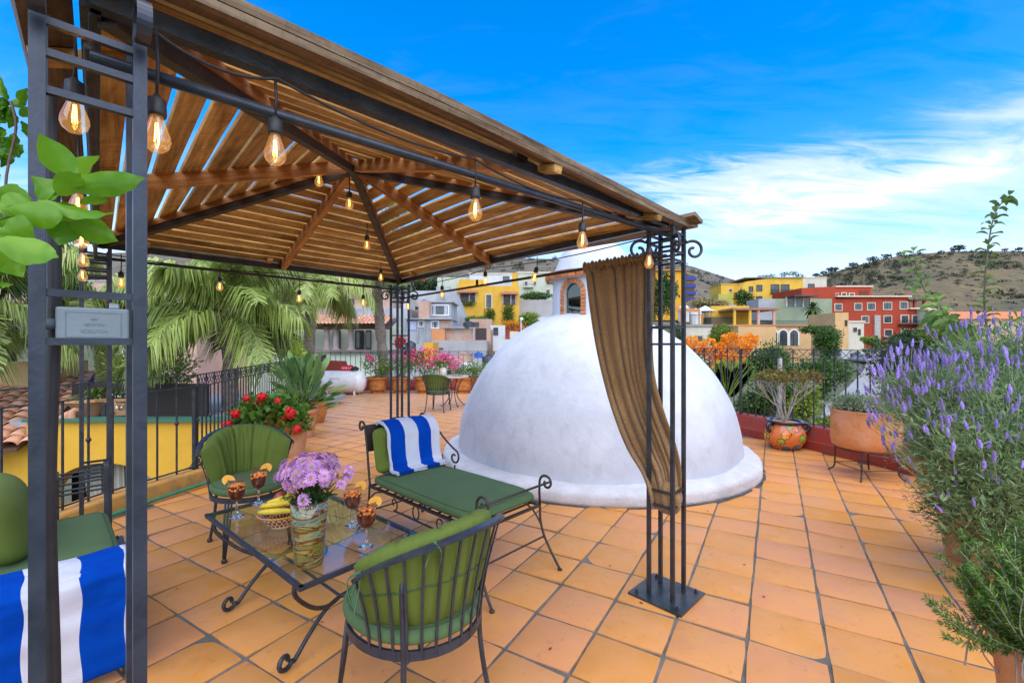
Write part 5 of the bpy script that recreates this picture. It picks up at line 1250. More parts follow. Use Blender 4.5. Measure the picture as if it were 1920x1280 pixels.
for k in range(34):
    az = k * 2.4; el = .15 + 1.1 * k / 34; d = V3(math.cos(az) * math.cos(el), math.sin(az) * math.cos(el), math.sin(el)); m = MB(); blade(.24, .05, m, P3 + V3(.05, 0, .41), d, (0, 0, 1), -.2); m.build('leaf', M['strel'], ag, smooth=True)
yl = thing('yellow_shrub', 'yellow-green leafy plant behind the paddle-leaved plant', 'plant', (-3.95, 8.2, 0))
foliage('leaves', [((-3.85, 8.1, .75), (.25, .25, .35)), ((-3.95, 8.2, 1.3), (.1, .1, .3))], 900, .09, M['yel_leaf'], yl, aspect=.35, shell=.2, upb=.8)
stemset('stems', yl, Vector((-3.95, 8.2, .02)), [Vector((-3.95 + random.uniform(-.2, .3), 8.2, random.uniform(.7, 1.5))) for _ in range(8)], .012, M['bark'])
# row of pots by the back railing
backpots = [(708, 733, .30, 'old moulded clay pot at the left end of the back row, beside the gas tank', 'leafy shrub with a few pink buds in the leftmost pot of the back row', 'rose'),
            (750, 733, .27, 'moulded clay pot behind the far gazebo post', 'rose bush with a large red bloom behind the far gazebo post', 'redrose'),
            (796, 730, .31, 'moulded clay pot under the pink bougainvillea left of the bistro table', 'loose pink and red flowering bush left of the bistro table', 'boug'),
            (869, 730, .29, 'moulded clay pot right of the bistro table', 'low green leafy shrub in the pot right of the bistro table', 'green'),
            (905, 730, .24, 'small clay pot in the back row half hidden by the dome', 'green shrub in the pot beside the edge of the dome', 'green')]
M['shrub'] = leafmat('shrub_leaf', (.05, .12, .02), (.22, .34, .06), .3)
M['pink_fl'] = mat('magenta_flower', (.72, .03, .2), .6, 0, c2=(.85, .2, .4), ns=20, trans=.3)
def petals(name, blobs, n, size, mt, parent, seed=1, shell=.6): return foliage(name, blobs, n, size, mt, parent, aspect=.9, shell=shell, upb=.2, seed=seed)
for i, (u, v, r, l1, l2, kd) in enumerate(backpots):
    p = at(u, v, 13.75); p.z = 0; s_ = r / .3
    prof = [(r * .62, 0), (r * .66, .03), (r * .6, .06), (r * .84, .1), (r * .9, .2), (r * .86, .3), (r * .9, .38), (r * .96, .42), (r * 1.12, .44), (r * 1.14, .49)]
    pot('flower_pot', l1, prof, p, M['terra_old'], 'clay pots along the back railing')
    t = thing('flowering_shrub' if kd != 'green' else 'leafy_shrub', l2, 'plant', p + V3(0, 0, .46)); top = {'rose': 1.15, 'redrose': 1.15, 'boug': 1.25, 'green': .85}[kd]
    c = p + V3(0, -.05, (top + .5) / 2)
    foliage('leaves', [(c, (.38, .36, (top - .4) / 2)), (c + V3(.25, 0, -.1), (.25, .25, .2)), (c + V3(-.3, 0, .1), (.22, .25, .2))], 620 if kd != 'boug' else 760, .075, M['shrub'], t, aspect=.5, shell=.25, upb=.4, seed=20 + i)
    stemset('stems', t, p + V3(0, 0, .44), [c + Vector((random.uniform(-.4, .4), random.uniform(-.3, .3), random.uniform(0, (top - .4) / 2))) for _ in range(14)], .01, M['bark'], .08)
    if kd == 'rose': petals('blossoms', [(c + V3(-.15, -.3, .3), (.05, .05, .05)), (c + V3(-.05, -.3, .2), (.04, .04, .04))], 60, .07, M['pink_fl'], t)
    if kd == 'redrose':
        petals('rose_bloom', [(c + V3(.12, -.4, .72), (.1, .1, .12))], 160, .1, M['red_fl'], t); MB().tube([c, c + V3(.12, -.38, .66)], .007, 5).build('flower_stalk', M['shrub'], t)
        petals('blossoms', [(c + V3(.1, -.3, .3), (.3, .1, .15))], 60, .06, M['pink_fl'], t)
    if kd == 'boug':
        petals('blossoms', [(c + V3(-.4, -.25, .35), (.22, .15, .16)), (c + V3(0, -.3, .3), (.4, .2, .25)), (c + V3(.5, -.2, .2), (.35, .2, .3)), (c + V3(.9, -.2, .1), (.35, .2, .2))], 300, .06, M['pink_fl'], t)
        petals('red_blossoms', [(c + V3(0, -.35, .2), (.4, .2, .3)), (c + V3(.6, -.3, -.05), (.3, .2, .15))], 110, .06, M['red_fl'], t, 4)
# table flowers, plate, gas tank
q = Vector((bt_.x - .22, bt_.y - .1, .745)); tv = thing('flower_vase', 'white cylinder vase of pink flowers on the bistro table', 'vase', q)
MB().lathe([(0, 0), (.07, .0), (.075, .2), (.06, .2), (.055, .03)], q, 20).build('vase_body', mat('cream_ceramic', (.75, .68, .55), .4), tv, smooth=True)
foliage('leaves', [(q + V3(0, 0, .3), (.2, .2, .12))], 260, .07, M['shrub'], tv, shell=.2); petals('blossoms', [(q + V3(-.12, -.1, .42), (.11, .1, .07)), (q + V3(.14, -.1, .42), (.12, .1, .08)), (q + V3(.0, -.1, .46), (.1, .1, .05)), (q + V3(-.28, 0, .33), (.08, .1, .09)), (q + V3(.25, 0, .25), (.1, .1, .08))], 240, .055, M['pink_fl'], tv, 9)
tag(MB().lathe([(0, .0), (.09, .0), (.13, .015), (.125, .018), (.0, .006)], (bt_.x + .12, bt_.y - .1, .746), 24).build('plate', M['shrub'] if 0 else mat('green_plate', (.2, .3, .12), .3), smooth=True), 'green plate on the far bistro table', 'plate')
gt = at(643, 737, 13.3); gt.z = 0; tk = thing('gas_tank', 'white horizontal gas tank with a red sign on top, by the back kerb', 'gas tank', gt)
M['tank'] = mat('white_enamel', (.8, .8, .79), .35, 0, c2=(.72, .71, .7), ns=3, c3=(.5, .42, .36), ns3=6, f3=.2)
def tankp(u, v):
    a = 2 * PI * u; x = -1 + 2 * v; L = .68; r = .33; e = abs(x)
    if e > .72: k = (e - .72) / .28; rr = r * math.sqrt(max(0, 1 - k * k)); xx = math.copysign(.72 * L + .28 * L * k, x)
    else: rr = r; xx = x * L
    return gt + V3(xx, rr * math.cos(a), .38 + rr * math.sin(a))
MB().grid(tankp, 40, 40, wu=True).build('tank_shell', M['tank'], tk, smooth=True)
for x in (-.4, .4):
    for y in (-.18, .18): MB().tube([gt + V3(x, y, .2), gt + V3(x, y, 0)], .035, 10).build('foot', M['tank'], tk)
MB().box(gt + V3(.14, -.05, .79), (.36, .02, .17)).build('sign_board', mat('red_sign', (.62, .02, .03), .5), tk)
text('GAS L.P.', .085, gt + V3(.14, -.063, .79), V3(1, 0, 0), V3(0, -1, 0), mat('sign_white', (.8, .8, .8), .5), tk)
MB().lathe([(0, .72), (.12, .72), (.13, .78), (.06, .83), (0, .83)], gt + V3(.35, 0, 0), 16).build('valve_cap', M['iron'], tk)
MB().lathe([(.0, 0), (.05, 0), (.05, .004), (0, .004)], (0, 0, 0), 20).build('logo_disc', mat('blue_logo', (.02, .3, .6), .5), tk, world=False).matrix_basis = Matrix.Translation((-.25, -.335, .4)) @ Matrix.Rotation(PI / 2, 4, 'X')
m = MB(); 
for a_, b_ in (((-.3, .5), (-.0, .5)), ((-.0, .5), (.02, .42))): m.bar(gt + V3(a_[0], -.315, a_[1]), gt + V3(b_[0], -.315, b_[1]), .008, .008)
m.build('logo_line', M['iron'], tk)
# talavera pot with shrub
P5 = Vector((3.93, 6.42, 0))
def talavera():
    m = bpy.data.materials.new('painted_talavera'); m.use_nodes = True; t = m.node_tree; b = t.nodes['Principled BSDF']; L = t.links
    tc = t.nodes.new('ShaderNodeTexCoord'); vo = t.nodes.new('ShaderNodeTexVoronoi'); vo.inputs['Scale'].default_value = 7.5; L.new(tc.outputs['Object'], vo.inputs['Vector'])
    sp = t.nodes.new('ShaderNodeSeparateColor'); L.new(vo.outputs['Color'], sp.inputs[0])
    c = ramp(t, sp.outputs[0], [(0, (.8, .2, .01)), (.28, (.03, .16, .4)), (.42, (.75, .17, .01)), (.58, (.35, .45, .05)), (.72, (.6, .03, .03)), (.85, (.8, .33, .02))], 'CONSTANT')
    # petals ring around each cell: dark outlines
    di = vo.outputs['Distance']; rim = mathn(t, 'MULTIPLY', mathn(t, 'GREATER_THAN', di, .44), mathn(t, 'LESS_THAN', di, .49)); eye = mathn(t, 'LESS_THAN', di, .12)
    ve = t.nodes.new('ShaderNodeTexVoronoi'); ve.feature = 'DISTANCE_TO_EDGE'; ve.inputs['Scale'].default_value = 22; L.new(tc.outputs['Object'], ve.inputs['Vector']); ln = mathn(t, 'MULTIPLY', mathn(t, 'LESS_THAN', ve.outputs['Distance'], .035), mathn(t, 'LESS_THAN', di, .44))
    bgc = ramp(t, mathn(t, 'GREATER_THAN', di, .47), [(0, 0.0), (1, 1.0)])
    x = t.nodes.new('ShaderNodeMix'); x.data_type = 'RGBA'; L.new(bgc, x.inputs[0]); L.new(c, x.inputs[6]); x.inputs[7].default_value = (.62, .16, .03, 1)
    y = t.nodes.new('ShaderNodeMix'); y.data_type = 'RGBA'; L.new(mathn(t, 'MAXIMUM', mathn(t, 'MAXIMUM', rim, eye), ln), y.inputs[0]); L.new(x.outputs[2], y.inputs[6]); y.inputs[7].default_value = (.04, .02, .015, 1)
    L.new(y.outputs[2], b.inputs['Base Color']); b.inputs['Roughness'].default_value = .18; b.inputs['Coat Weight'].default_value = .4; return m
tp = thing('painted_pot', 'round painted pot with orange, blue and green flower patterns and black rim', 'plant pot', P5)
MB().lathe([(0, 0), (.15, 0), (.2, .04), (.255, .12), (.268, .19), (.25, .27), (.21, .33), (.2, .36)], P5, 48).build('pot_body', talavera(), tp, smooth=True)
M['cobalt'] = mat('black_blue_glaze', (.008, .009, .02), .15, coat=.5)
MB().lathe([(.2, .355), (.235, .375), (.245, .395), (.235, .41), (.2, .405), (.185, .36)], P5, 48).build('rim', M['cobalt'], tp, smooth=True)
MB().lathe([(.19, .38), (0, .385)], P5, 20).build('soil', M['terra'], tp)
for s_ in (-1, 1):
    a = -.35 if s_ > 0 else PI - .0 + .25; d = V3(math.cos(a), math.sin(a), 0); MB().tube(spline([P5 + d * .2 + V3(0, 0, .36), P5 + d * .27 + V3(0, 0, .37), P5 + d * .3 + V3(0, 0, .33), P5 + d * .28 + V3(0, 0, .27), P5 + d * .24 + V3(0, 0, .26)], 4), .026, 10).build('handle', M['cobalt'], tp, smooth=True)
cb = thing('branching_shrub', 'bare-branched shrub with reddish green leaves growing from the painted pot', 'plant', P5 + V3(0, 0, .38))
tips = []; bm_ = MB()
def branch(p, d, L, r, dep):
    q = p + d * L; md = p.lerp(q, .5) + Vector((random.uniform(-1, 1), random.uniform(-1, 1), 0)) * L * .1
    bm_.tube(spline([p, md, q], 3), [r * (1 - .3 * i / 6) for i in range(7)], 5)
    if dep == 0: tips.append(q); return
    for k in range(random.choice((2, 3))):
        dd = (d + Vector((random.gauss(0, .42), random.gauss(0, .42), random.gauss(.12, .2)))).normalized(); branch(q, dd, L * random.uniform(.6, .85), r * .62, dep - 1)
for k in range(5): branch(P5 + V3(0, 0, .37), Vector((math.cos(k * 1.3 + .4) * .45, math.sin(k * 1.3 + .4) * .3, 1)).normalized(), .26, .014, 4)
bm_.build('branches', M['bark'], cb, smooth=True)
M['rust_leaf'] = leafmat('rusty_leaf', (.18, .07, .02), (.22, .26, .05), .3, yel=(.5, .3, .04))
foliage('leaves', [(tp_, (.06, .06, .05)) for tp_ in tips if tp_.z > 1.0][:170], 1500, .045, M['rust_leaf'], cb, shell=.1, upb=.2)
# mottled pot on iron stand
P6 = Vector((4.03, 5.08, 0)); sd_t = thing('pot_stand', 'thin rusty iron stand under the big clay pot', 'plant stand', P6)
ring = [P6 + V3(.29 * math.cos(a), .29 * math.sin(a), .315) for a in [2 * PI * k / 30 for k in range(31)]]
MB().tube(ring, .008, 6).build('ring', M['iron_brown'], sd_t, smooth=True)
for a in (-2.35, -.75, .8, 2.35):
    d = V3(math.cos(a), math.sin(a), 0); MB().tube(spline([P6 + d * .285 + V3(0, 0, .33), P6 + d * .285 + V3(0, 0, .12), P6 + d * .3 + V3(0, 0, .05), P6 + d * .35 + V3(0, 0, .005)], 4), .0085, 6).build('leg', M['iron_brown'], sd_t, smooth=True)
lw = [P6 + V3(.285 * math.cos(a), .285 * math.sin(a), .11) for a in (-2.35, -.75, .8, 2.35)]
for i in range(4): MB().tube([lw[i], lw[(i + 1) % 4]], .005, 5).build('stretcher', M['iron_brown'], sd_t)
P6b = P6 + V3(0, 0, .30)
pot('flower_pot', 'wide mottled orange clay pot raised on the iron stand', [(.2, 0), (.27, .01), (.315, .05), (.33, .12), (.328, .3), (.325, .42), (.335, .44), (.335, .455)], P6b, M['terra_big'])
M['sage'] = leafmat('grey_green_herb', (.07, .11, .05), (.3, .38, .22), .2)
hb = thing('trailing_herb', 'grey-green trailing herb mounded over the wide clay pot', 'plant', P6b + V3(0, 0, .42))
foliage('leaves', [(P6b + V3(0, 0, .49), (.36, .36, .11)), (P6b + V3(.36, -.05, .46), (.2, .2, .1)), (P6b + V3(-.15, 0, .54), (.2, .2, .1)), (P6b + V3(.55, 0, .38), (.12, .12, .08))], 8500, .038, M['sage'], hb, aspect=.25, shell=.35, upb=.2, clump=60)
stemset('stems', hb, P6b + V3(0, 0, .42), [P6b + Vector((random.uniform(-.38, .55), random.uniform(-.35, .1), random.uniform(.42, .55))) for _ in range(60)], .005, M['bark'], .1)
# ================================================================ lavender, rosemary
LVC = Vector((2.9, 2.72, .95)); lv = thing('lavender', 'large lavender bush with many purple flower spikes at the right edge', 'plant', (2.95, 2.75, 0))
M['lav_leaf'] = leafmat('lavender_leaf', (.08, .14, .05), (.34, .48, .2), .2, ns=3)
LB = [((2.95, 2.75, .95), (.62, .5, .42)), ((2.75, 2.62, .78), (.42, .4, .3)), ((3.2, 2.9, 1.3), (.4, .4, .3)), ((2.62, 2.95, 1.15), (.2, .25, .16)), ((3.0, 2.55, .66), (.45, .4, .32)), ((2.9, 2.75, .45), (.42, .4, .25))]
LB = [((c[0] + .06, c[1], c[2]), r_) for c, r_ in LB]
foliage('leaves', LB, 80000, .036, M['lav_leaf'], lv, aspect=.13, shell=.6, upb=.45, seed=11, clump=120)
foliage('inner_leaves', [(c, tuple(.8 * x for x in r)) for c, r in LB], 5000, .06, M['lav_leaf'], lv, aspect=.3, shell=.4, upb=.3, seed=12)
M['lav_stem'] = mat('lavender_stem', (.28, .36, .18), .8); M['lav_fl'] = mat('lavender_flower', (.34, .22, .6), .7, 0, c2=(.66, .52, .88), ns=70, obj=.3, trans=.2)
sk = MB()
for k in range(64):
    z = .052 * (k / 64); a = k * 2.4; r = .0085 * (math.sin(PI * (.12 + .8 * k / 64)) ** .6); d = V3(math.cos(a), math.sin(a), .5).normalized(); c = V3(math.cos(a) * r, math.sin(a) * r, z); _, s_, u_ = frame(d); w = .0042
    sk.add([c - s_ * w, c + d * .002 - u_ * w, c + s_ * w, c + d * .007 + u_ * w], [(0, 1, 2, 3)])
sk.lathe([(.002, 0), (.008, .012), (.008, .04), (0, .055)], (0, 0, 0), 7)
for k in range(4): a = k * 1.57; sk.add([(0, 0, .05), (.006 * math.cos(a), .006 * math.sin(a), .066), (.002 * math.cos(a + 1), .002 * math.sin(a + 1), .074)], [(0, 1, 2)])
skt = sk.build('flower_spike', M['lav_fl'], None); LM = MATS[lv].translation; sm_ = MB(); r = random.Random(9); ns_ = 0; spikes = []
while ns_ < 270:
    C_, R_ = LB[r.choice((0, 0, 0, 0, 1, 1, 2, 2, 3, 3))]; d = Vector((r.gauss(0, 1), r.gauss(0, 1), r.gauss(.1, 1))).normalized()
    if d.y > .55 or d.x > .9: continue
    if d.z < -.2 and r.random() < .8: continue
    if C_[2] < .8 and r.random() < .45: continue
    p = Vector(C_) + Vector((d.x * R_[0], d.y * R_[1], d.z * R_[2])) * r.uniform(.75, 1.0); dd = (d * .8 + V3(-.22, -.05, .75) + Vector((r.gauss(0, .3), r.gauss(0, .3), 0))).normalized(); L = r.uniform(.05, .2)
    q = p + dd * L; qd = (dd * .5 + V3(r.gauss(0, .12), r.gauss(0, .12), .9)).normalized()
    sm_.tube(spline([p - dd * .05, p + dd * L * .5 - V3(0, 0, .005), q], 3), .0016, 4)
    o = child(skt, lv, Matrix.Translation(q - LM) @ qd.to_track_quat('Z', 'Y').to_matrix().to_4x4() @ Matrix.Scale(r.uniform(.55, .95), 4)); ns_ += 1
ex_ = MB()
for k in range(420):
    C_, R_ = LB[r.choice((0, 0, 1, 2, 3, 0))]; d = Vector((r.gauss(0, 1), r.gauss(0, 1), r.gauss(.3, 1))).normalized()
    p = Vector(C_) + Vector((d.x * R_[0], d.y * R_[1], d.z * R_[2])) * r.uniform(.9, 1.0); dd = (d * .6 + V3(-.2, -.05, .8)).normalized(); q = p + dd * r.uniform(.05, .16); sm_.tube([p - dd * .04, q], .0016, 4)
    R3 = (dd * .5 + V3(0, 0, .9)).to_track_quat('Z', 'Y').to_matrix(); sc_ = r.uniform(.45, .85); ex_.add([q + R3 @ (Vector(x) * sc_) for x in sk.v], sk.f)
ex_.build('more_flower_spikes', M['lav_fl'], lv)['kind'] = 'stuff'
sm_.build('flower_stems', M['lav_stem'], lv)['kind'] = 'stuff'
bpy.data.objects.remove(skt)
pot('flower_pot', 'clay pot hidden under the lavender bush', [(.16, 0), (.2, .2), (.22, .3), (.23, .36)], Vector((3.25, 3.1, 0)), M['terra'])
stemset('woody_stems', lv, Vector((3.25, 3.1, .32)), [Vector(c) for c, _ in LB] * 3, .02, M['bark_dark'], .1)
RP = Vector((1.84, 1.52, 0)); pot('flower_pot', 'terracotta pot of rosemary at the bottom right corner', [(.09, 0), (.11, .1), (.14, .42), (.155, .43), (.155, .49)], RP, M['terra'])
M['rosem'] = leafmat('rosemary_leaf', (.03, .09, .012), (.17, .32, .04), .2, ns=4)
ro = thing('rosemary', 'bright green rosemary with curling woody stems, nearest plant on the right', 'plant', RP + V3(0, 0, .46)); r = random.Random(4)
wood = MB(); Vs, Ds = [], []; 
for k in range(280):
    a = r.uniform(0, 2 * PI); e = r.uniform(-.25, 1.45); d = V3(math.cos(a) * math.cos(e), math.sin(a) * math.cos(e), math.sin(e)); L = r.uniform(.15, .3) * (1 + .35 * max(0, math.sin(e)))
    p0 = RP + V3(r.uniform(-.08, .08), r.uniform(-.08, .08), .47); q1 = p0 + d * L * .5 + V3(0, 0, r.uniform(-.03, .03)); q2 = q1 + (d + V3(r.gauss(0, .5), r.gauss(0, .5), .5)).normalized() * L * .55
    pts = spline([p0, q1, q2], 6); wood.tube(pts, [.0032 * (1 - .6 * i / len(pts)) for i in range(len(pts))], 4)
    for i in range(150):
        f = .22 + .78 * r.random(); j = min(int(f * (len(pts) - 1)), len(pts) - 2); pp_ = pts[j].lerp(pts[j + 1], f * (len(pts) - 1) - j); t_ = (pts[j + 1] - pts[j]).normalized(); o_ = Vector((r.gauss(0, 1), r.gauss(0, 1), r.gauss(0, 1))); o_ = (o_ - t_ * o_.dot(t_)).normalized()
        Vs.append(tuple(pp_)); Ds.append(tuple((t_ * .75 + o_).normalized()))
n_ = len(Vs); rg = np.random.default_rng(3); Vt, Fc = leaf_quads(np.array(Vs), np.array(Ds), rg.uniform(.017, .03, n_), .0048, rng=rg); nl = fast('needles', Vt, Fc, M['rosem'], ro, rg.random(n_)); nl['kind'] = 'stuff'
for k in range(14):
    a = r.uniform(2.2, 5.2); d = V3(math.cos(a), math.sin(a), 0); wood.tube(spline([RP + V3(0, 0, .47), RP + d * .14 + V3(0, 0, .5), RP + d * .2 + V3(r.uniform(-.05, .05), 0, .42), RP + d * .17 + V3(r.uniform(-.08, .08), 0, r.uniform(.3, .4))], 5), .0028, 4)
wood.build('woody_stems', M['bark'], ro, smooth=True)
# ================================================================ apple shoots behind the lavender
M['apple'] = leafmat('apple_leaf', (.09, .18, .03), (.36, .5, .11), .35, ns=3)
ap = thing('young_apple_tree', 'young fruit tree with two leafy shoots rising above the lavender', 'tree', (3.6, 3.3, 0))
def shoot(pts_uv, Y, r0, leaf_from=.0, n=26, L=.112, name='shoot'):
    P_ = spline([at(u, v, y) for (u, v), y in zip(pts_uv, Y)], 8); nn = len(P_); MB().tube(P_, [r0 * (1 - .7 * i / nn) for i in range(nn)], 6).build(name, M['bark_dark'], ap, smooth=True)
    for k in range(n):
        f = leaf_from + (1 - leaf_from) * (k + .5) / n; j = min(int(f * (nn - 1)), nn - 2); p = P_[j]; t_ = (P_[j + 1] - P_[j]).normalized(); a = k * 2.4
        _, s_, u_ = frame(t_); o_ = s_ * math.cos(a) + u_ * math.sin(a); d = (t_ * .55 + o_).normalized(); m = MB(); l = L * random.uniform(.75, 1.15) * (1 - .35 * f)
        blade(l, l * .5, m, p, d, t_, random.uniform(.3, 1.0), .012, 6, .25); m.build('leaf', M['apple'], ap, smooth=True)
shoot([(1850, 800), (1851, 640), (1846, 560), (1852, 470), (1866, 400), (1893, 366)], [3.3] * 6, .009, .22, 60)
shoot([(1848, 640), (1790, 610), (1755, 575), (1722, 520), (1712, 468)], [3.3, 3.25, 3.2, 3.15, 3.1], .006, .05, 54)
shoot([(1848, 630), (1805, 622), (1775, 595), (1755, 560)], [3.3, 3.2, 3.1, 3.05], .005, .1, 30)
shoot([(1852, 625), (1885, 610), (1920, 590), (1950, 575)], [3.3, 3.25, 3.2, 3.2], .005, .0, 26)
shoot([(1848, 620), (1800, 640), (1770, 600), (1740, 590)], [3.3, 3.4, 3.4, 3.4], .005, .1, 34)
MB().tube([at(1850, 800, 3.3), Vector((3.52, 3.3, 0.0))], .012, 7).build('trunk', M['bark_dark'], ap)
# ================================================================ citrus branch close to the camera on the left
M['citrus'] = leafmat('citrus_leaf', (.08, .24, .008), (.26, .5, .03), .45, .3, 8)
lm = thing('lemon_tree', 'bright green citrus branch with big glossy leaves in front of the near post', 'tree', (-1.2, .62, 0))
def bigleaf(b_, t_, w, Y0, Y1, roll=0.0, cup=.25, nm='leaf'):
    p0, p1 = at(*b_, Y0), at(*t_, Y1); d = p1 - p0; L = d.length; dn = d.normalized(); vw = ((p0 + p1) / 2 - V3(0, 0, H)).normalized(); s_ = dn.cross(vw).normalized(); u_ = s_.cross(dn)
    R = Matrix.Rotation(roll, 3, dn); s_ = R @ s_; u_ = R @ u_; m = MB(); vs = []; n, k_ = 14, 6
    for i in range(n + 1):
        t = i / n; ww = w / 2 * (math.sin(PI * t ** .85) ** (.7 if t < .5 else 1.15)) * (1 if i < n else 0) + .0006; arch = math.sin(PI * t) * L * .08
        for j in range(k_ + 1):
            x = -1 + 2 * j / k_; z = cup * ww * abs(x) ** 1.3 + arch + .0016 * math.sin(t * 22 + x * 3) * abs(x); vs.append(p0 + d * t + s_ * (ww * x) + u_ * z)
    fs = [(i * (k_ + 1) + j, i * (k_ + 1) + j + 1, (i + 1) * (k_ + 1) + j + 1, (i + 1) * (k_ + 1) + j) for i in range(n) for j in range(k_)]
    m.add(vs, fs); return m.build(nm, M['citrus'], lm, smooth=True)
LVS = [((140, 332), (72, 250), .036, .62, .58, .2), ((118, 345), (272, 334), .034, .62, .6, -.3), ((112, 350), (187, 292), .03, .63, .66, .5), ((108, 365), (150, 326), .03, .62, .6, .1), ((105, 372), (60, 330), .036, .62, .62, -.2), ((70, 375), (214, 400), .022, .61, .6, -.8),
       ((60, 378), (-5, 395), .04, .6, .58, .3), ((118, 408), (8, 388), .036, .6, .58, .2), ((-8, 448), (110, 482), .036, .56, .56, -.3), ((60, 420), (-10, 440), .034, .58, .58, .3), ((130, 418), (222, 452), .034, .62, .64, .2), ((125, 415), (110, 460), .034, .62, .62, 0),
       ((110, 380), (125, 440), .03, .64, .68, .5), ((40, 390), (50, 430), .03, .6, .62, .1), ((-10, 365), (60, 372), .03, .6, .6, .2), ((95, 385), (170, 420), .026, .64, .66, .7), ((-10, 470), (45, 520), .03, .58, .6, .2), ((150, 380), (205, 375), .014, .66, .66, .4), ((120, 400), (165, 440), .024, .66, .7, .2), ((-5, 415), (60, 455), .03, .62, .62, .6)]
for a_ in LVS: bigleaf(*a_)
MB().tube(spline([at(-30, 420, .6), at(40, 398, .6), at(90, 375, .62), at(120, 340, .62)], 5), .0016, 6).build('twig', M['citrus'], lm)
MB().tube([at(-30, 420, .6), Vector((-1.2, .62, .3)), Vector((-1.2, .62, 0))], [.004, .012, .016], 7).build('trunk', M['bark_dark'], lm)
random.seed(12)
for k in range(40):
    u, v = random.uniform(-30, 46), random.uniform(185, 300); a = random.uniform(0, 2 * PI); l = random.uniform(28, 46); bigleaf((u, v), (u + l * math.cos(a), v + l * math.sin(a)), .022, 1.1, 1.12, random.uniform(-.9, .9))
for k in range(14):
    u, v = random.uniform(-20, 30), random.uniform(300, 560); a = random.uniform(0, 2 * PI); l = random.uniform(28, 46); bigleaf((u, v), (u + l * math.cos(a), v + l * math.sin(a)), .022, 1.1, 1.12, random.uniform(-.9, .9))
MB().tube(spline([at(-20, 560, 1.1), at(8, 420, 1.1), at(12, 330, 1.1), at(30, 240, 1.1), at(20, 190, 1.1)], 4), .003, 6).build('twig', M['bark_dark'], lm)

# ================================================================ litter and drains on the floor
for (u, v, lb) in ((795, 949, 'round floor drain under the middle of the lounger'), (833, 977, 'pale round floor drain nearer the camera under the lounger')):
    q = gnd(u, v); t = thing('floor_drain', lb, 'drain', q); MB().lathe([(0, .003), (.045, .003), (.052, .0025), (.055, .0)], q, 28).build('cover', mat('drain_%d' % u, (.3, .29, .27), .5, .3, c2=(.2, .19, .17), ns=30), t, smooth=True)
    m = MB()
    for k in range(5): m.box(q + V3(-.03 + k * .015, 0, .0038), (.005, .06, .001))
    m.build('slots', M['rubber'], t)
M['dry_leaf'] = mat('dry_leaf', (.16, .05, .02), .8, obj=.4); M['red_petal'] = mat('fallen_petal', (.5, .02, .015), .7)
random.seed(31); lt = MB()
for k in range(70):
    if k < 26: p = Vector((random.uniform(2.6, 3.9), random.uniform(6.6, 8.6), .004))
    elif k < 40: p = gnd(random.uniform(1380, 1420), random.uniform(880, 925))
    else: p = Vector((random.uniform(-2.8, 3.6), random.uniform(1.6, 6), .004))
    if math.hypot(p.x - 1.108, p.y - 6.1) < 2.1: continue
    p.z = .005; a = random.uniform(0, 6); s_ = random.uniform(.006, .014); d = V3(math.cos(a), math.sin(a), 0) * s_; e = V3(-math.sin(a), math.cos(a), 0) * s_ * .6; lt.add([p - d, p - e + V3(0, 0, .003), p + d + V3(0, 0, .004), p + e + V3(0, 0, .002)], [(0, 1, 2, 3)])
tag(lt.build('fallen_leaves', M['dry_leaf']), 'scattered tiny dry leaves on the tiles', 'leaf litter', kind='stuff')
for k, (u, v, lb) in enumerate(((1430, 1120, 'small red petal lying on the tiles right of the post plate'), (327, 1105, 'small red petal on the tiles beside the near post'))):
    q = gnd(u, v) + V3(0, 0, .004); tag(MB().add([q, q + V3(.012, -.004, .003), q + V3(.02, .008, .004), q + V3(.006, .012, .003)], [(0, 1, 2, 3)]).build('fallen_petal', M['red_petal']), lb, 'petal')
# ================================================================ land, street, hills
def smooth(a, b, x): t = max(0, min(1, (x - a) / (b - a))); return t * t * (3 - 2 * t)
def ridge(u):
    """skyline height in photo rows of the two hills, read along the horizon"""
    left = [(-600, 560), (0, 480), (300, 472), (600, 474), (900, 484), (1060, 486), (1250, 489), (1300, 500), (1345, 515), (1392, 530), (1440, 548), (1600, 580), (2600, 600)]
    right = [(-600, 640), (1200, 600), (1400, 556), (1450, 540), (1545, 515), (1600, 500), (1650, 487), (1700, 478), (1780, 471), (1860, 471), (1960, 470), (2300, 480), (2600, 500)]
    f = lambda T: next((a[1] + (b[1] - a[1]) * (u - a[0]) / (b[0] - a[0]) for a, b in zip(T[:-1], T[1:]) if a[0] <= u <= b[0]), T[-1][1])
    return f(left), f(right)
def land_h(x, y):
    u = 960 + F * x / max(y, 1); z = -3.4
    k = smooth(960, 1300, u)                        # the town on the left climbs sooner
    if y < 30: z = -3.4
    zl = -3.4 + 7 * smooth(30, 85, y) + 10 * smooth(85, 190, y); zr = -3.2 + 3.6 * smooth(35, 100, y) + 9 * smooth(105, 180, y)
    return zl * (1 - k) + zr * k
M['grass'] = mat('dry_hill_grass', (.075, .064, .024), .95, 0, c2=(.175, .12, .048), ns=.022, c3=(.04, .042, .018), ns3=.2, f3=1.0, bump=.6, bs=.5)
M['scrub'] = mat('dark_scrub_slope', (.1, .085, .055), .95, 0, c2=(.16, .13, .08), ns=.03, c3=(.045, .05, .025), ns3=.13, f3=.9, bump=.6, bs=.5)
M['ground'] = mat('earth_ground', (.12, .11, .06), .95, 0, c2=(.06, .08, .03), ns=.12, bump=.5, bs=2)
us = np.linspace(-900, 2800, 120); Ys = [.0, 1, 3, 8, 14, 20, 26, 32, 40, 50, 60, 70, 85, 100, 120, 145, 170, 200, 240]
m = MB(); vs = [(((u - 960) / F * max(Y, 1)), Y, land_h((u - 960) / F * max(Y, 1), Y)) for Y in Ys for u in us]
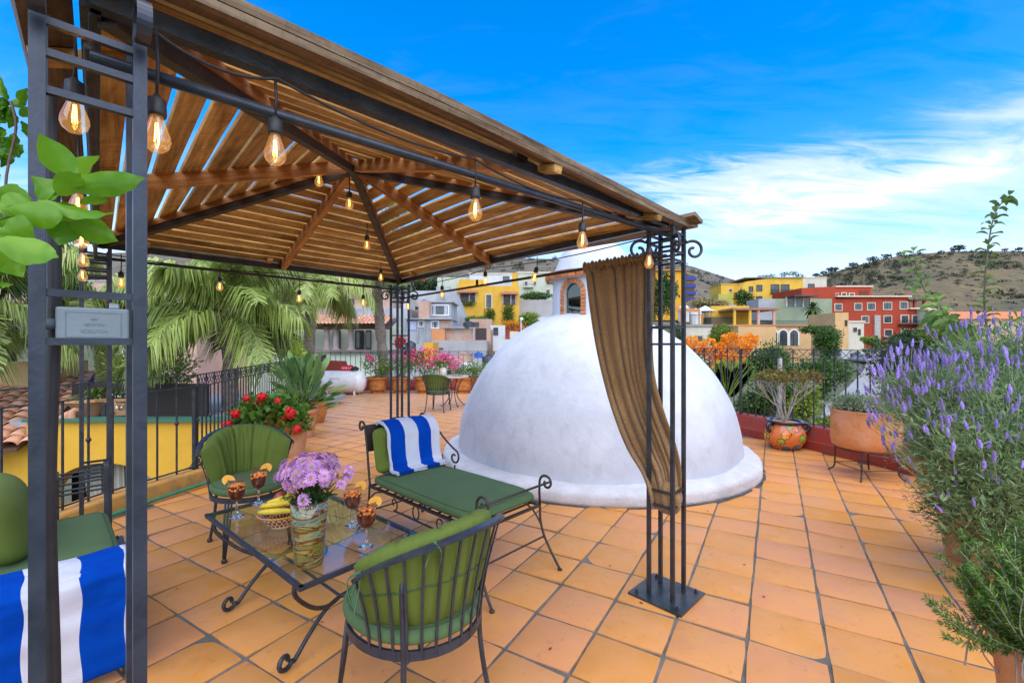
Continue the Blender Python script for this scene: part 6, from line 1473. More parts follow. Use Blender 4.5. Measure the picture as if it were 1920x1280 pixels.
vs = [(x * (1.0 if Y > 2 else 20), Y - (40 if Y < .5 else 0), z) for (x, Y, z) in vs]; n = len(us)
m.add(vs, [(j * n + i, j * n + i + 1, (j + 1) * n + i + 1, (j + 1) * n + i) for j in range(len(Ys) - 1) for i in range(n - 1)])
tag(m.build('ground', M['ground'], smooth=True), kind='structure')
def hill(name, idx, Y0, Y1, Y2, mt, seed):
    m = MB(); uu = np.linspace(-1100, 3000, 240); nv = 30; vs = []
    for j in range(nv + 1):
        f = j / nv
        for u in uu:
            Y = Y0 + (Y1 - Y0) * f; v = ridge(u)[idx]; zt = H - (v - HY) / F * Y1; x = (u - 960) / F * Y
            nz_ = noise.noise(Vector((x * .02, Y * .02, seed))) * 5 + noise.noise(Vector((x * .08, Y * .08, seed))) * 1.6
            z = 2 + (zt - 2) * (f ** 1.15) + nz_ * math.sin(PI * min(1, f * 1.0)) + (nz_ * .12)
            vs.append((x, Y, z))
    for u in uu: vs.append(((u - 960) / F * Y1, Y2, -10))
    n = len(uu); m.add(vs, [(j * n + i, j * n + i + 1, (j + 1) * n + i + 1, (j + 1) * n + i) for j in range(nv + 1) for i in range(n - 1)])
    return tag(m.build(name, mt, smooth=True), kind='structure')
hill('hill', 0, 200, 520, 800, M['scrub'], 3); hill('hill', 1, 190, 420, 700, M['grass'], 8)
M['bush_dark'] = leafmat('dark_hill_bush', (.012, .022, .012), (.05, .07, .03), .1, ns=.5)
def scrub(idx, Y0, Y1, n, u0, u1, size, seed, top=False, nm='hill_scrub'):
    rng = random.Random(seed); C = []
    for k in range(n):
        u = rng.uniform(u0, u1); f = rng.random() ** (.8 if not top else .02); Y = Y0 + (Y1 - Y0) * f; zt = H - (ridge(u)[idx] - HY) / F * Y1
        z = 2 + (zt - 2) * f ** 1.15; s = size * (.3 + 1.3 * rng.random() ** 2.2) * (1.2 if top else 1); C.append((((u - 960) / F * Y, Y, z + s * .25), (s, s, s * .65)))
    o = foliage(nm, C, n * 26, size * .5, M['bush_dark'], None, aspect=.8, shell=.3, seed=seed); o['kind'] = 'stuff'; return o
scrub(0, 220, 515, 1000, 700, 1450, 2.6, 5); scrub(1, 200, 415, 2900, 1380, 2100, 1.6, 6)
for k, (u, s) in enumerate([(1636, 3.4), (1662, 3.2), (1688, 3.0), (1797, 4.2), (1545, 2.6), (1600, 3), (1560, 4.0), (1530, 2.6), (1884, 2.0), (1910, 2.4)]):
    z = H - (ridge(u)[1] - HY) / F * 418; p = Vector(((u - 960) / F * 418, 418, z))
    t = thing('hilltop_tree', ['small dark tree alone on the brown hill skyline', 'second dark tree from the left on the brown hill skyline', 'low dark tree in the middle of the brown hill skyline', 'widest dark tree on the top of the brown hill', 'dark shrub at the foot of the brown hill skyline', 'small shrub left of the lone skyline tree', 'dark bushy tree at the left end of the brown hill', 'low shrub where the brown hill meets the yellow house', 'tiny shrub near the right end of the hill skyline', 'last shrub at the right end of the hill skyline'][k], 'tree', p, 0, 'trees on the brown hill skyline')
    foliage('crown', [(p + V3(0, 0, s * .7), (s * 1.3, s, s * .5))], 160, s * .4, M['bush_dark'], t, aspect=.8, shell=.2, seed=k); MB().tube([p - V3(0, 0, 1), p + V3(0, 0, s * .7)], .25, 5).build('trunk', M['bark_dark'], t)
# street between the trees on the right
M['cobble'] = mat('cobbled_street', (.26, .26, .26), .9, 0, c2=(.34, .33, .32), ns=.8, bump=.6, bs=14, c3=(.16, .16, .14), ns3=9, f3=.5)
SP = [((1535, 1655), 26, 0), ((1550, 1648), 34, 0), ((1590, 1655), 45, 0), ((1618, 1662), 58, 0), ((1628, 1665), 72, 0), ((1632, 1662), 88, 0)]
m = MB(); vs = []
for (ua, ub), Y, _ in SP:
    for u in (ua, ub): x = (u - 960) / F * Y; vs.append((x, Y, land_h(x, Y) + .12 + .0))
m.add(vs, [(2 * i, 2 * i + 1, 2 * i + 3, 2 * i + 2) for i in range(len(SP) - 1)]); tag(m.build('street', M['cobble']), kind='structure')
# ================================================================ buildings
PL = {}
def plaster(name, c, c2=None, **k):
    if name not in PL: PL[name] = mat(name, c, .85, 0, c2=c2 or tuple(x * .82 for x in c), ns=k.get('ns', .35), bump=.2, bs=4, c3=tuple(x * .55 for x in c), ns3=.8, f3=k.get('f3', .35))
    return PL[name]
M['wfr'] = mat('window_frame_dark', (.05, .045, .04), .5); M['trim'] = mat('cream_trim', (.62, .52, .38), .8); M['wfw'] = mat('window_frame_white', (.7, .7, .68), .5)
M['curtain_w'] = mat('net_curtain', (.5, .52, .56), .8, c2=(.3, .33, .38), ns=1.5)
def building(name, label, Y, u0, u1, v0, v1, depth, mt, wins=(), parapet=None, cat='building', yaw=0, slope=None, winkind=None, doors=(), curtain=False):
    """block whose front face shows between photo columns u0..u1 and rows v0..v1 at distance Y; windows in the same coordinates"""
    c = at((u0 + u1) / 2, v1, Y); t = thing(name, label, cat, c, yaw); sx = (u1 - u0) / F * Y; h = (v1 - v0) / F * Y
    def loc(u, v, d=0): return MATS[t] @ Vector(((u - (u0 + u1) / 2) / F * Y, -d, (v1 - v) / F * Y))
    R = rz(yaw)
    if slope: pts = [loc(*p) for p in slope]; MB().poly(pts, R @ V3(0, depth, 0)).build('wall', mt, t)
    else: MB().box(MATS[t] @ Vector((0, depth / 2, h / 2)), (sx, depth, h), R).build('wall', mt, t)
    if parapet: MB().box(MATS[t] @ Vector((0, depth / 2, h + .12)), (sx + .3, depth + .3, .28), R).build('parapet', parapet, t)
    for w in wins:
        a, b, c_, d = w[:4]; fr = w[4] if len(w) > 4 else M['trim']; ww = (c_ - a) / F * Y; hh = (d - b) / F * Y; m = MB(); e = min(.16, ww * .13)
        for (x0, y0, x1, y1) in ((-ww / 2, -hh / 2, ww / 2, -hh / 2 + e), (-ww / 2, hh / 2 - e, ww / 2, hh / 2), (-ww / 2, -hh / 2 + e, -ww / 2 + e, hh / 2 - e), (ww / 2 - e, -hh / 2 + e, ww / 2, hh / 2 - e)):
            o = loc((a + c_) / 2, (b + d) / 2); m.box(o + R @ V3((x0 + x1) / 2, -.05, (y0 + y1) / 2), (x1 - x0, .16, y1 - y0), R)
        f = m.build('window', fr, t); o = loc((a + c_) / 2, (b + d) / 2)
        MB().box(o + R @ V3(0, -.012, 0), (ww - 2 * e, .04, hh - 2 * e), R).build('pane', M['winglass'], f)
        mm = MB(); mm.box(o + R @ V3(0, -.045, 0), (.07, .05, hh - 2 * e), R)
        if hh > ww * .8: mm.box(o + R @ V3(0, -.042, hh * .12), (ww - 2 * e - .02, .05, .06), R)
        for s_ in (-1, 1): mm.box(o + R @ V3(s_ * (ww / 2 - e - .03), -.04, 0), (.06, .05, hh - 2 * e), R)
        mm.build('muntin', M['wfr'], f)
        if curtain:
            for s_ in (-1, 1): MB().box(o + R @ V3(s_ * (ww / 2 - e - ww * .12), -.036, 0), (ww * .16, .02, hh - 2 * e), R).build('drape', M['curtain_w'], f)
    for (a, b, c_, d) in doors:
        o = loc((a + c_) / 2, (b + d) / 2); MB().box(o + R @ V3(0, -.04, 0), ((c_ - a) / F * Y, .12, (d - b) / F * Y), R).build('door', M['wood_dark'], t)
    t['_'] = 0; del t['_']; return t, loc, R
M['wood_dark'] = mat('dark_door_wood', (.09, .045, .025), .7, c2=(.13, .07, .035), ns=3)
M['rail_far'] = M['iron']
def balcony(t, loc, R, Y, a, c_, vt, vb, mt=None, slab=None, plants=False):
    w = (c_ - a) / F * Y; o = loc((a + c_) / 2, vb); dd = .9
    b = MB().box(o + R @ V3(0, -dd / 2, -.08), (w, dd, .16), R).build('balcony', slab or M['trim'], t); h = (vb - vt) / F * Y
    m = MB()
    m.box(o + R @ V3(0, -dd, h), (w, .05, .05), R); n = max(6, int(w / .16))
    for k in range(n + 1): m.box(o + R @ V3(-w / 2 + w * k / n, -dd, h / 2), (.025, .025, h), R)
    for s_ in (-1, 1): m.box(o + R @ V3(s_ * w / 2, -dd / 2, h), (.05, dd, .05), R)
    m.build('balustrade', mt or M['iron'], b)
    if plants: foliage('balcony_plants', [(o + R @ V3(x, -dd * .9, .35), (w * .22, .3, .35)) for x in (-w * .3, 0, w * .3)], 260, .25, M['bushg'], b, shell=.2)
M['bushg'] = leafmat('garden_green', (.015, .045, .01), (.1, .19, .03), .25, ns=.6)
M['bushlime'] = leafmat('lime_green', (.06, .11, .015), (.26, .34, .05), .3, ns=.6)
M['bushdk'] = leafmat('conifer_green', (.008, .025, .01), (.055, .1, .03), .15, ns=.7)
M['orangefl'] = mat('orange_blossom', (.9, .26, .005), .6, 0, c2=(.95, .42, .01), ns=9, trans=.3)
yel = plaster('yellow_plaster', (.72, .44, .045)); red = plaster('red_plaster', (.38, .045, .013)); org = plaster('orange_plaster', (.75, .36, .02)); pale = plaster('pale_green_plaster', (.5, .54, .4)); cream = plaster('cream_plaster', (.6, .55, .42)); peach = plaster('peach_plaster', (.66, .4, .17)); sage = plaster('sage_plaster', (.28, .32, .2)); grey = plaster('grey_cement', (.36, .36, .36), (.26, .26, .26)); lgrey = plaster('light_cement', (.4, .415, .42), (.28, .29, .29), f3=.7); whit = plaster('white_plaster', (.6, .6, .57)); pink = plaster('pink_plaster', (.58, .34, .26)); stone = mat('rubble_stone', (.36, .32, .28), .9, c2=(.5, .45, .4), ns=2.2, c3=(.16, .13, .11), ns3=3, f3=.8, bump=.8, bs=5)
def brickwall():
    m = bpy.data.materials.new('far_brickwork'); m.use_nodes = True; t = m.node_tree; b = t.nodes['Principled BSDF']; tc = t.nodes.new('ShaderNodeTexCoord'); mp = t.nodes.new('ShaderNodeMapping'); mp.inputs['Rotation'].default_value = (PI / 2, 0, 0)
    t.links.new(tc.outputs['Object'], mp.inputs[0]); br = t.nodes.new('ShaderNodeTexBrick'); br.inputs['Scale'].default_value = 2.2; br.inputs['Color1'].default_value = (.42, .2, .11, 1); br.inputs['Color2'].default_value = (.52, .3, .18, 1); br.inputs['Mortar'].default_value = (.4, .35, .3, 1); br.inputs['Mortar Size'].default_value = .025
    t.links.new(mp.outputs[0], br.inputs[0]); n = t.nodes.new('ShaderNodeTexNoise'); n.inputs['Scale'].default_value = .6; t.links.new(tc.outputs['Object'], n.inputs['Vector']); x = t.nodes.new('ShaderNodeMix'); x.data_type = 'RGBA'; t.links.new(ramp(t, n.outputs[0], [(.45, 0.0), (.7, .7)]), x.inputs[0]); t.links.new(br.outputs[0], x.inputs[6]); x.inputs[7].default_value = (.42, .38, .34, 1); t.links.new(x.outputs[2], b.inputs['Base Color']); b.inputs['Roughness'].default_value = .9; return m
bri = brickwall()
# --- right hand town
T, L_, R_ = building('apartment_building', 'bright orange-yellow apartment block with blue balconies behind the gazebo post', 115, 1230, 1286, 509, 600, 9, org)
MB().box(L_(1294, 560) + V3(0, 3.5, 0), (2.2, 7, 12), R_).build('balcony_wing', plaster('ochre_wing', (.42, .2, .03)), T)
for v in (526, 540, 553, 566):
    MB().box(L_(1294, v) + V3(0, .2, .45), (2.5, 1.6, .9), R_).build('balcony', mat('blue_balcony%d' % v, (.015, .03, .22), .6), T); MB().box(L_(1294, v - 5) + V3(0, -.05, .2), (2.0, .12, 1.0)).build('recess', M['wood_dark'], T)
    MB().box(L_(1294, v - 6) + V3(0, 2, 0), (1.2, .1, .8), R_).build('window', M['winglass'], T)
MB().box(L_(1258, 507) + V3(0, 4, 0), (8, 9.4, .3), R_).build('parapet', mat('terracotta_trim', (.5, .22, .05), .8), T)
T, L_, R_ = building('house', 'small yellow house with one window on the ridge left of the long yellow building', 128, 1352, 1385, 533, 575, 7, yel, [(1366, 541, 1373, 548)], parapet=mat('cornice_ochre', (.5, .33, .12), .8))
building('garden_wall_block', 'low yellow-green wall block below the small yellow house', 124, 1347, 1375, 551, 580, 4, plaster('lime_plaster', (.45, .42, .08)), cat='wall')
T, L_, R_ = building('long_house', 'long yellow house with dark balcony doors on the hillside', 125, 1385, 1506, 520, 600, 12, yel,
    [(1404, 537, 1412, 547, M['wfr']), (1418, 534, 1429, 546, M['wfr']), (1445, 533, 1461, 548, M['wood_dark']), (1464, 533, 1480, 548, M['wood_dark']), (1405, 557, 1412, 564, M['wfr']), (1418, 555, 1429, 566, M['wfr']), (1448, 554, 1459, 566, M['wfr']), (1467, 553, 1478, 566, M['wfr'])],
    slope=[(1385, 600), (1506, 600), (1506, 520), (1440, 522), (1398, 528), (1386, 546)])
balcony(T, L_, R_, 125, 1444, 1484, 543, 549, slab=M['wood_dark'])
MB().box(L_(1452, 520.5) + V3(0, 5.8, 0), (16.2, 12.4, .25), rz(-.02)).build('roof_edge', plaster('roof_trim', (.3, .26, .2)), T)
building('house', 'cream roof-level house between the long yellow house and the red building', 132, 1505, 1550, 521, 560, 8, cream, [(1515, 532, 1527, 540, M['wfr'])], parapet=M['trim'])
W_ = M['trim']
T, L_, R_ = building('apartment_building', 'big red apartment building with white-framed windows and two balconies', 107, 1503, 1703, 557, 660, 12, red,
    [(1564, 569, 1579, 583, W_), (1601, 568, 1616, 582, W_), (1625, 567, 1641, 582, W_), (1655, 566, 1672, 581, W_), (1686, 565, 1702, 580, W_), (1614, 592, 1629, 606, W_), (1656, 591, 1672, 606, W_), (1657, 617, 1673, 631, W_)],
    slope=[(1503, 660), (1740, 660), (1740, 580), (1703, 580), (1703, 553), (1567, 560), (1567, 537), (1503, 540)])
for (a, b, c_, d) in ((1688, 590, 1704, 606), (1709, 590, 1725, 606), (1688, 616, 1705, 632), (1710, 616, 1725, 632)):
    o = L_((a + c_) / 2, (b + d) / 2); f = MB().box(o + V3(0, -.04, 0), ((c_ - a) / F * 107, .14, (d - b) / F * 107)).build('door', W_, T); MB().box(o + V3(0, -.07, -.05), ((c_ - a) / F * 107 * .78, .12, (d - b) / F * 107 * .86)).build('pane', M['winglass'], f); MB().box(o + V3(0, -.11, -.05), (.09, .1, (d - b) / F * 107 * .86)).build('muntin', M['wfr'], f)
balcony(T, L_, R_, 107, 1683, 1733, 601, 608, slab=M['wfr']); balcony(T, L_, R_, 107, 1686, 1735, 628, 635, slab=M['wfr'], plants=True)
MB().box(L_(1635, 556) + V3(0, 5.5, 0), (17.8, 12.6, .3)).build('parapet', M['trim'], T); MB().box(L_(1721, 578.5) + V3(0, 5.6, 0), (4.9, 12.6, .3)).build('parapet', M['trim'], T)
for (a, c_) in ((1638, 1649), (1732, 1745)): MB().box(L_((a + c_) / 2, 620) + V3(0, .1, -.8), ((c_ - a) / F * 107, .9, 9)).build('stone_buttress', stone, T)
for u in (1705, 1717, 1735): MB().box(L_(u, 571) + V3(0, .3, 0), (.5, .5, 2.1)).build('terrace_post', red, T)
MB().box(L_(1720, 562) + V3(0, 2, 0), (4.8, 5, .25)).build('terrace_roof', M['wfr'], T)
T, L_, R_ = building('apartment_building', 'upper red storey set back on top of the red building', 112, 1567, 1634, 538, 570, 7, red, [(1566.5, 549, 1571.5, 558, W_), (1577, 548, 1587, 558, W_), (1591, 549, 1602, 558, W_)])
MB().box(L_(1620, 550) + V3(0, -.01, 0), (2.3, .2, 1.3)).build('recess', plaster('shadow_red', (.16, .03, .015)), T); MB().box(L_(1600, 537) + V3(0, 3.3, 0), (9.4, 7.4, .3)).build('parapet', M['trim'], T)
building('house', 'pale green house right of the red building', 104, 1741, 1768, 581, 660, 9, pale, [(1744, 593, 1752, 601, M['wfr']), (1755, 616, 1761, 622, M['wfr'])], parapet=M['trim'])
T, L_, R_ = building('house', 'long pink house with an orange tiled roof far right behind the lavender', 95, 1800, 1990, 598, 660, 9, pink, [(1884, 608, 1894, 618, M['wfw']), (1915, 606, 1922, 614, M['wfw']), (1850, 612, 1858, 620, M['wfw']), (1866, 622, 1876, 632, M['wfw'])])
m = MB(); o = L_(1895, 598); m.add([o + V3(-11.5, -.6, 0), o + V3(11.5, -.6, 0), o + V3(11.5, 6, 2.0), o + V3(-9.5, 6, 2.0)], [(0, 1, 2, 3)]); m.build('roof', mat('orange_tile_roof', (.62, .2, .06), .8, c2=(.5, .15, .05), ns=1.2, bump=.6, bs=6), T)
T, L_, R_ = building('house', 'sage green house with dark pergola roof below the long yellow house', 100, 1452, 1560, 560, 640, 9, sage)
MB().box(L_(1497, 557) + V3(0, -1, 0), (5.6, 4, .25)).build('pergola_roof', M['wfr'], T); MB().box(L_(1497, 568) + V3(0, -.02, 0), (4.6, .1, 1.7)).build('window', M['winglass'], T)
for u in (1474, 1490, 1505, 1519): MB().box(L_(u, 566) + V3(0, -.12, 0), (.3, .2, 2.2)).build('post', cream, T)
building('wall_block', 'plain grey wall block beside the sage green house', 97, 1422, 1453, 560, 600, 5, grey, cat='wall')
# terrace house with three arches
YA = 66
T, L_, R_ = building('arched_house', 'peach terrace house with three white-framed arched windows', YA, 1366, 1521, 611, 700, 7, peach)
MB().box(L_(1443, 610) + V3(0, 3.4, 0), (12.6, 7.4, .22)).build('parapet', mat('brick_coping', (.42, .2, .1), .8), T)
MB().box(L_(1403, 655) + V3(0, -1.2, 0), (5.4, 2.4, 6.6)).build('side_wing', peach, T)
for u in (1449, 1468, 1488):
    w = 1.22; hh = 1.7; arc = [(w / 2 * math.cos(PI * k / 12), hh + w / 2 * math.sin(PI * k / 12)) for k in range(13)]; o = L_(u, 648)
    def ring_(s): return [(x * s, (z - hh) * s + hh if z > hh else z) for x, z in ([(w / 2, 0)] + arc + [(-w / 2, 0)])]
    oo = [o + V3(x, -.12, z) for x, z in ring_(1.3)]; ii = [o + V3(x, -.12, z) for x, z in ring_(.96)]
    m = MB(); nn = len(oo); m.add(oo + ii + [p + V3(0, .14, 0) for p in oo], [(i, i + 1, nn + i + 1, nn + i) for i in range(nn - 1)] + [(2 * nn + i, 2 * nn + i + 1, i + 1, i) for i in range(nn - 1)]); f = m.build('arched_window', mat('white_arch', (.72, .68, .6), .8) if u == 1449 else bpy.data.materials['white_arch'], T)
    MB().poly([o + V3(x, -.03, z) for x, z in ring_(.97)], (0, .02, 0)).build('pane', M['winglass'], f); mm = MB(); mm.box(o + V3(0, -.06, hh * .6 + .2), (.07, .05, hh * 1.35)); mm.box(o + V3(0, -.063, hh), (w * .9, .05, .06)); mm.box(o + V3(0, -.063, hh * .5), (w * .9, .05, .05)); mm.build('muntin', M['wfr'], f)
MB().box(L_(1418, 579) + V3(0, 2.4, 0), (7.0, 5, .3)).build('pergola_roof', mat('tile_edge', (.25, .12, .06), .8, c2=(.4, .2, .1), ns=3), T)
for u, mt in ((1379, yel), (1408, yel), (1424, pink), (1453, pink)): MB().tube([L_(u, 610) + V3(0, .3, 0), L_(u, 581) + V3(0, .3, 0)], .22, 8).build('column', mt, T)
MB().box(L_(1398, 590) + V3(0, 4.8, 0), (6, .3, 3.4)).build('back_wall', yel, T)
m = MB(); 
for k in range(44): m.box(L_(1440 + k * 1.8, 606) + V3(0, .2, 0), (.03, .03, .8))
m.box(L_(1479, 601) + V3(0, .2, 0), (6.2, .05, .05)); m.build('roof_railing', M['iron'], T)
building('lattice_wall', 'brown lattice-sided terrace wall left of the columned pergola', 70, 1334, 1378, 594, 622, 3, mat('lattice', (.2, .14, .07), .8, c2=(.08, .06, .03), ns=5), cat='wall')
building('terrace_wall', 'low orange wall behind the lattice-sided terrace', 76, 1330, 1400, 585, 600, 2, peach, cat='wall')
T, L_, R_ = building('house', 'pale cream house with a stone-framed door below the orange pergola frame', 55, 1283, 1334, 612, 690, 6, cream, [(1301, 628, 1318, 646, mat('door_stone', (.42, .38, .22), .8))], parapet=mat('grey_coping', (.28, .25, .2), .8))
T = thing('pergola_frame', 'thin orange timber pergola frame on a roof terrace', 'pergola', at(1275, 612, 58)); 
for u in (1237, 1277, 1311): MB().bar(at(u, 613, 58), at(u, 578, 58), .14, .14).build('post', M['wood_or'] if 'wood_or' in M else M.setdefault('wood_or', mat('orange_timber', (.55, .2, .04), .7)), T)
MB().bar(at(1236, 578, 57.8), at(1312, 584, 57.8), .16, .2).build('beam', M['wood_or'], T); MB().bar(at(1240, 576, 60), at(1312, 581, 60), .16, .2).build('beam', M['wood_or'], T)
building('terrace_house', 'greyish green terrace wall under the orange pergola frame', 59, 1225, 1284, 611, 680, 5, plaster('moss_plaster', (.2, .23, .13)))
um = thing('umbrella', 'open pale grey parasol on a terrace behind the orange pergola', 'umbrella', at(1322, 600, 72)); cq = at(1322, 584, 72)
MB().lathe([(1.9, 0), (1.0, .5), (0, .95)], cq, 8).build('canopy', mat('pale_canvas', (.55, .62, .68), .8), um); MB().tube([cq, cq - V3(0, 0, 2.2)], .05, 6).build('pole', M['iron'], um)
for k, (u, v, s, lb) in enumerate([(1282, 583, .85, 'taller small pink-domed roof lantern'), (1304, 590, .85, 'lower white-domed roof lantern')]):
    o = at(u, v, 64); t = thing('roof_lantern', lb + ' on a terrace near the orange pergola', 'lantern', o); MB().lathe([(s, -.0), (s * .92, .4), (s * .6, .75), (0, .95)], o, 16).build('dome_cap', whit, t, smooth=True); MB().lathe([(s * .9, -1.6), (s * .9, 0)], o, 10).build('drum', whit, t)
T, L_, R_ = building('house', 'tall peach house beside the street above the vines', 76, 1566, 1591, 586, 700, 7, peach, [(1584, 600, 1588, 611, M['wfr'])], yaw=-.0)
building('house', 'low cream house with small windows at the street, left of the red building', 80, 1591, 1620, 604, 690, 8, cream, [(1609, 617, 1613, 628, M['wfr']), (1600, 614, 1606, 622, M['wfr'])], parapet=M['trim'])
building('house', 'white garage wall with a brown door at the street', 74, 1578, 1602, 655, 700, 4, whit, doors=((1594, 662, 1601, 690),))
ctc = at(1638, 668, 66); ctc.z = land_h(ctc.x, 66) + .12; cr = thing('parked_car', 'small silver car parked on the cobbled street', 'car', ctc)
M['carp'] = mat('silver_paint', (.5, .53, .6), .25, .4, coat=.5); m = MB(); Q = [(-.85, .25), (.85, .25), (.88, .55), (.84, .85), (.66, 1.38), (-.66, 1.38), (-.84, .85), (-.88, .55)]
m.poly([ctc + V3(x, 0, z) for x, z in Q[:4] + Q[6:]], (0, 4, 0)).build('body', M['carp'], cr, bevel=.05); MB().poly([ctc + V3(x, .9, z) for x, z in ((-.8, .84), (.8, .84), (.62, 1.4), (-.62, 1.4))], (0, 2.3, 0)).build('cabin', M['carp'], cr, bevel=.05)
MB().poly([ctc + V3(x, .86, z) for x, z in ((-.68, .9), (.68, .9), (.55, 1.32), (-.55, 1.32))], (0, .05, 0)).build('windscreen', M['winglass'], cr)
for x in (-.72, .72):
    for y in (.7, 3.2): MB().lathe([(0, -.1), (.3, -.1), (.3, .1), (0, .1)], (0, 0, 0), 14).build('wheel', M['rubber'], cr, world=False).matrix_basis = Matrix.Translation((x, y, .3)) @ Matrix.Rotation(PI / 2, 4, 'Y')
    MB().ell(ctc + V3(x * .85, -.01, .62), (.16, .04, .08), 8, 6).build('headlight', M['wfw'], cr)
# --- left hand town
T, L_, R_ = building('villa', 'deep yellow villa with two tiled awnings above dark loggias', 80, 856, 974, 536, 640, 8, plaster('golden_plaster', (.68, .38, .035)), [(910, 551, 923, 578, M['trim'])])
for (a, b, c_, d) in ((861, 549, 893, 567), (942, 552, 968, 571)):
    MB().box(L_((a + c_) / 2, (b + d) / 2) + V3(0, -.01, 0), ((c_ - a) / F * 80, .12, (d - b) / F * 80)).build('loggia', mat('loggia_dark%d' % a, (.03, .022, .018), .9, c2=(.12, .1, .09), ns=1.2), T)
    m = MB(); w = (c_ - a) / F * 80 + .6; o = L_((a + c_) / 2, b - .5)
    for k in range(16): m.tube([o + V3(-w / 2 + w * (k + .5) / 16, -.9, -.1), o + V3(-w / 2 + w * (k + .5) / 16, 0, .45)], w / 34, 6)
    m.build('tiled_awning', mat('awning_tile%d' % a, (.5, .2, .09), .8, c2=(.3, .13, .07), ns=3), T)
    for u in (a + 1, (a + c_) / 2 + 3, c_ - 1): MB().box(L_(u, (b + d) / 2) + V3(0, -.12, 0), (.16, .12, (d - b) / F * 80)).build('column', stone, T)
for (u, v, w, h) in ((878, 528, 3.5, 1.2), (965, 530, 1.0, 2.4), (898, 531, 1.2, 1.2)): MB().box(L_(u, 536) + V3(0, 2, h / 2), (w, 3, h)).build('roof_block', plaster('golden_plaster', (0, 0, 0)), T)
foliage('climbing_plants', [(L_(918, 592) + V3(0, -.3, 0), (1.0, .3, 1.6)), (L_(953, 590) + V3(0, -.3, 0), (1.1, .3, 2.2)), (L_(880, 570) + V3(0, -.4, 0), (1.3, .3, .3))], 1600, .3, M['bushg'], T, shell=.1)
building('house', 'white modern house behind the yellow villa', 100, 880, 972, 514, 560, 8, plaster('chalk_white', (.62, .64, .62)), [(941, 516, 957, 528, M['wfw']), (944, 536, 955, 542, M['wfr'])], parapet=M['trim'])
building('house', 'pale block house left of the white modern house', 104, 820, 882, 520, 560, 8, pale, [(870, 526, 880, 533, M['wfr'])])
T, L_, R_ = building('apartment_building', 'pale green block with shuttered windows and a small balcony left of the dome lantern', 92, 971, 1045, 512, 570, 9, pale, [(1023, 521, 1032, 535), (1023, 542, 1032, 553), (983, 527, 990, 536), (1000, 527, 1006, 535)], parapet=M['trim'])
balcony(T, L_, R_, 92, 981, 1000, 533, 538, mt=mat('blue_rail', (.05, .06, .25), .5))
building('garden_wall', 'long plain grey garden wall below the pale green block', 84, 973, 1050, 562, 600, 1, plaster('grey_lilac', (.42, .4, .38)), cat='wall')
building('house', 'tall slanting grey-white cement house beside the yellow villa', 66, 834, 874, 537, 640, 8, lgrey, slope=[(834, 640), (876, 640), (873, 605), (852, 552), (846, 541), (834, 541)])
building('water_house', 'grey cement room on the slanting house roof', 68, 818, 842, 537, 566, 5, lgrey, cat='building')
T, L_, R_ = building('house', 'half-built grey house with a wide curtained window', 58, 806, 846, 567, 640, 6, lgrey, [(808, 571, 842, 592, M['wfw'])], curtain=True)
MB().box(L_(801, 583) + V3(0, .4, 0), (1.2, 5, 2.3)).build('brick_bay', bri, T); MB().box(L_(791, 583) + V3(0, 2.4, 0), (.9, 5, 2.2)).build('side_room', pink, T); MB().box(L_(822, 566) + V3(0, 2.6, 0), (4.0, 6, .16)).build('roof_slab', grey, T)
T, L_, R_ = building('house', 'open cement storey hung with washing below the half-built house', 55, 762, 846, 600, 660, 6, lgrey, [(784, 601, 796, 613, M['wfw']), (808, 601, 824, 616, M['wfw'])], curtain=True)
MB().box(L_(835, 608) + V3(0, -.03, 0), (1.3, .1, 1.0)).build('brick_panel', bri, T); MB().box(L_(804, 598) + V3(0, 2.6, 0), (5.8, 6.4, .16)).build('roof_slab', grey, T); MB().box(L_(772, 610) + V3(0, -.06, 0), (1.1, .08, 1.1)).build('washing', mat('washing', (.3, .4, .62), .8, c2=(.6, .5, .5), ns=4), T)
for u in (783, 797, 807, 846): MB().box(L_(u, 618) + V3(0, -.08, -.2), (.2, .14, 2.8)).build('post', grey, T)
T, L_, R_ = building('brick_house', 'unfinished brick house with an orange brick bay', 50, 836, 920, 616, 680, 6, bri)
MB().box(L_(823, 628) + V3(0, -.2, 0), (1.5, .6, 1.35)).build('orange_bay', mat('orange_bay', (.58, .25, .09), .85, c2=(.5, .2, .08), ns=4), T); MB().box(L_(877, 614) + V3(-1.5, -.2, 0), (2.4, 1, .12)).build('lintel', grey, T); MB().box(L_(889, 626) + V3(0, -.3, 0), (.16, .16, 1.6)).build('column', lgrey, T)
MB().box(L_(902, 626) + V3(0, -.02, 0), (1.2, .1, 1.3)).build('dark_opening', mat('dark_opening', (.05, .035, .03), .9), T)
building('house', 'long low grey cement house in front of the brick house', 46, 809, 912, 638, 700, 4, plaster('mid_cement', (.4, .38, .36)), [(812, 652, 817, 654, M['wfr']), (823, 652, 831, 654, M['wfr'])])
building('house', 'bright orange house corner behind the pink flowers', 40, 795, 812, 642, 700, 3, org)
building('house', 'white house with a black arch left of the red wall', 60, 920, 947, 610, 680, 5, whit, [(925, 614, 934, 628, M['wfr'])])
building('red_wall', 'red garden wall with yellow flowers on top beside the dome', 62, 946, 980, 609, 660, 3, plaster('brick_red', (.42, .09, .05)), cat='wall')
building('chimney', 'round-topped cream chimney in front of the red wall', 52, 956, 972, 621, 660, 1, cream, cat='chimney')
building('shed', 'white shed roof below the red wall', 48, 928, 962, 636, 690, 3, whit)
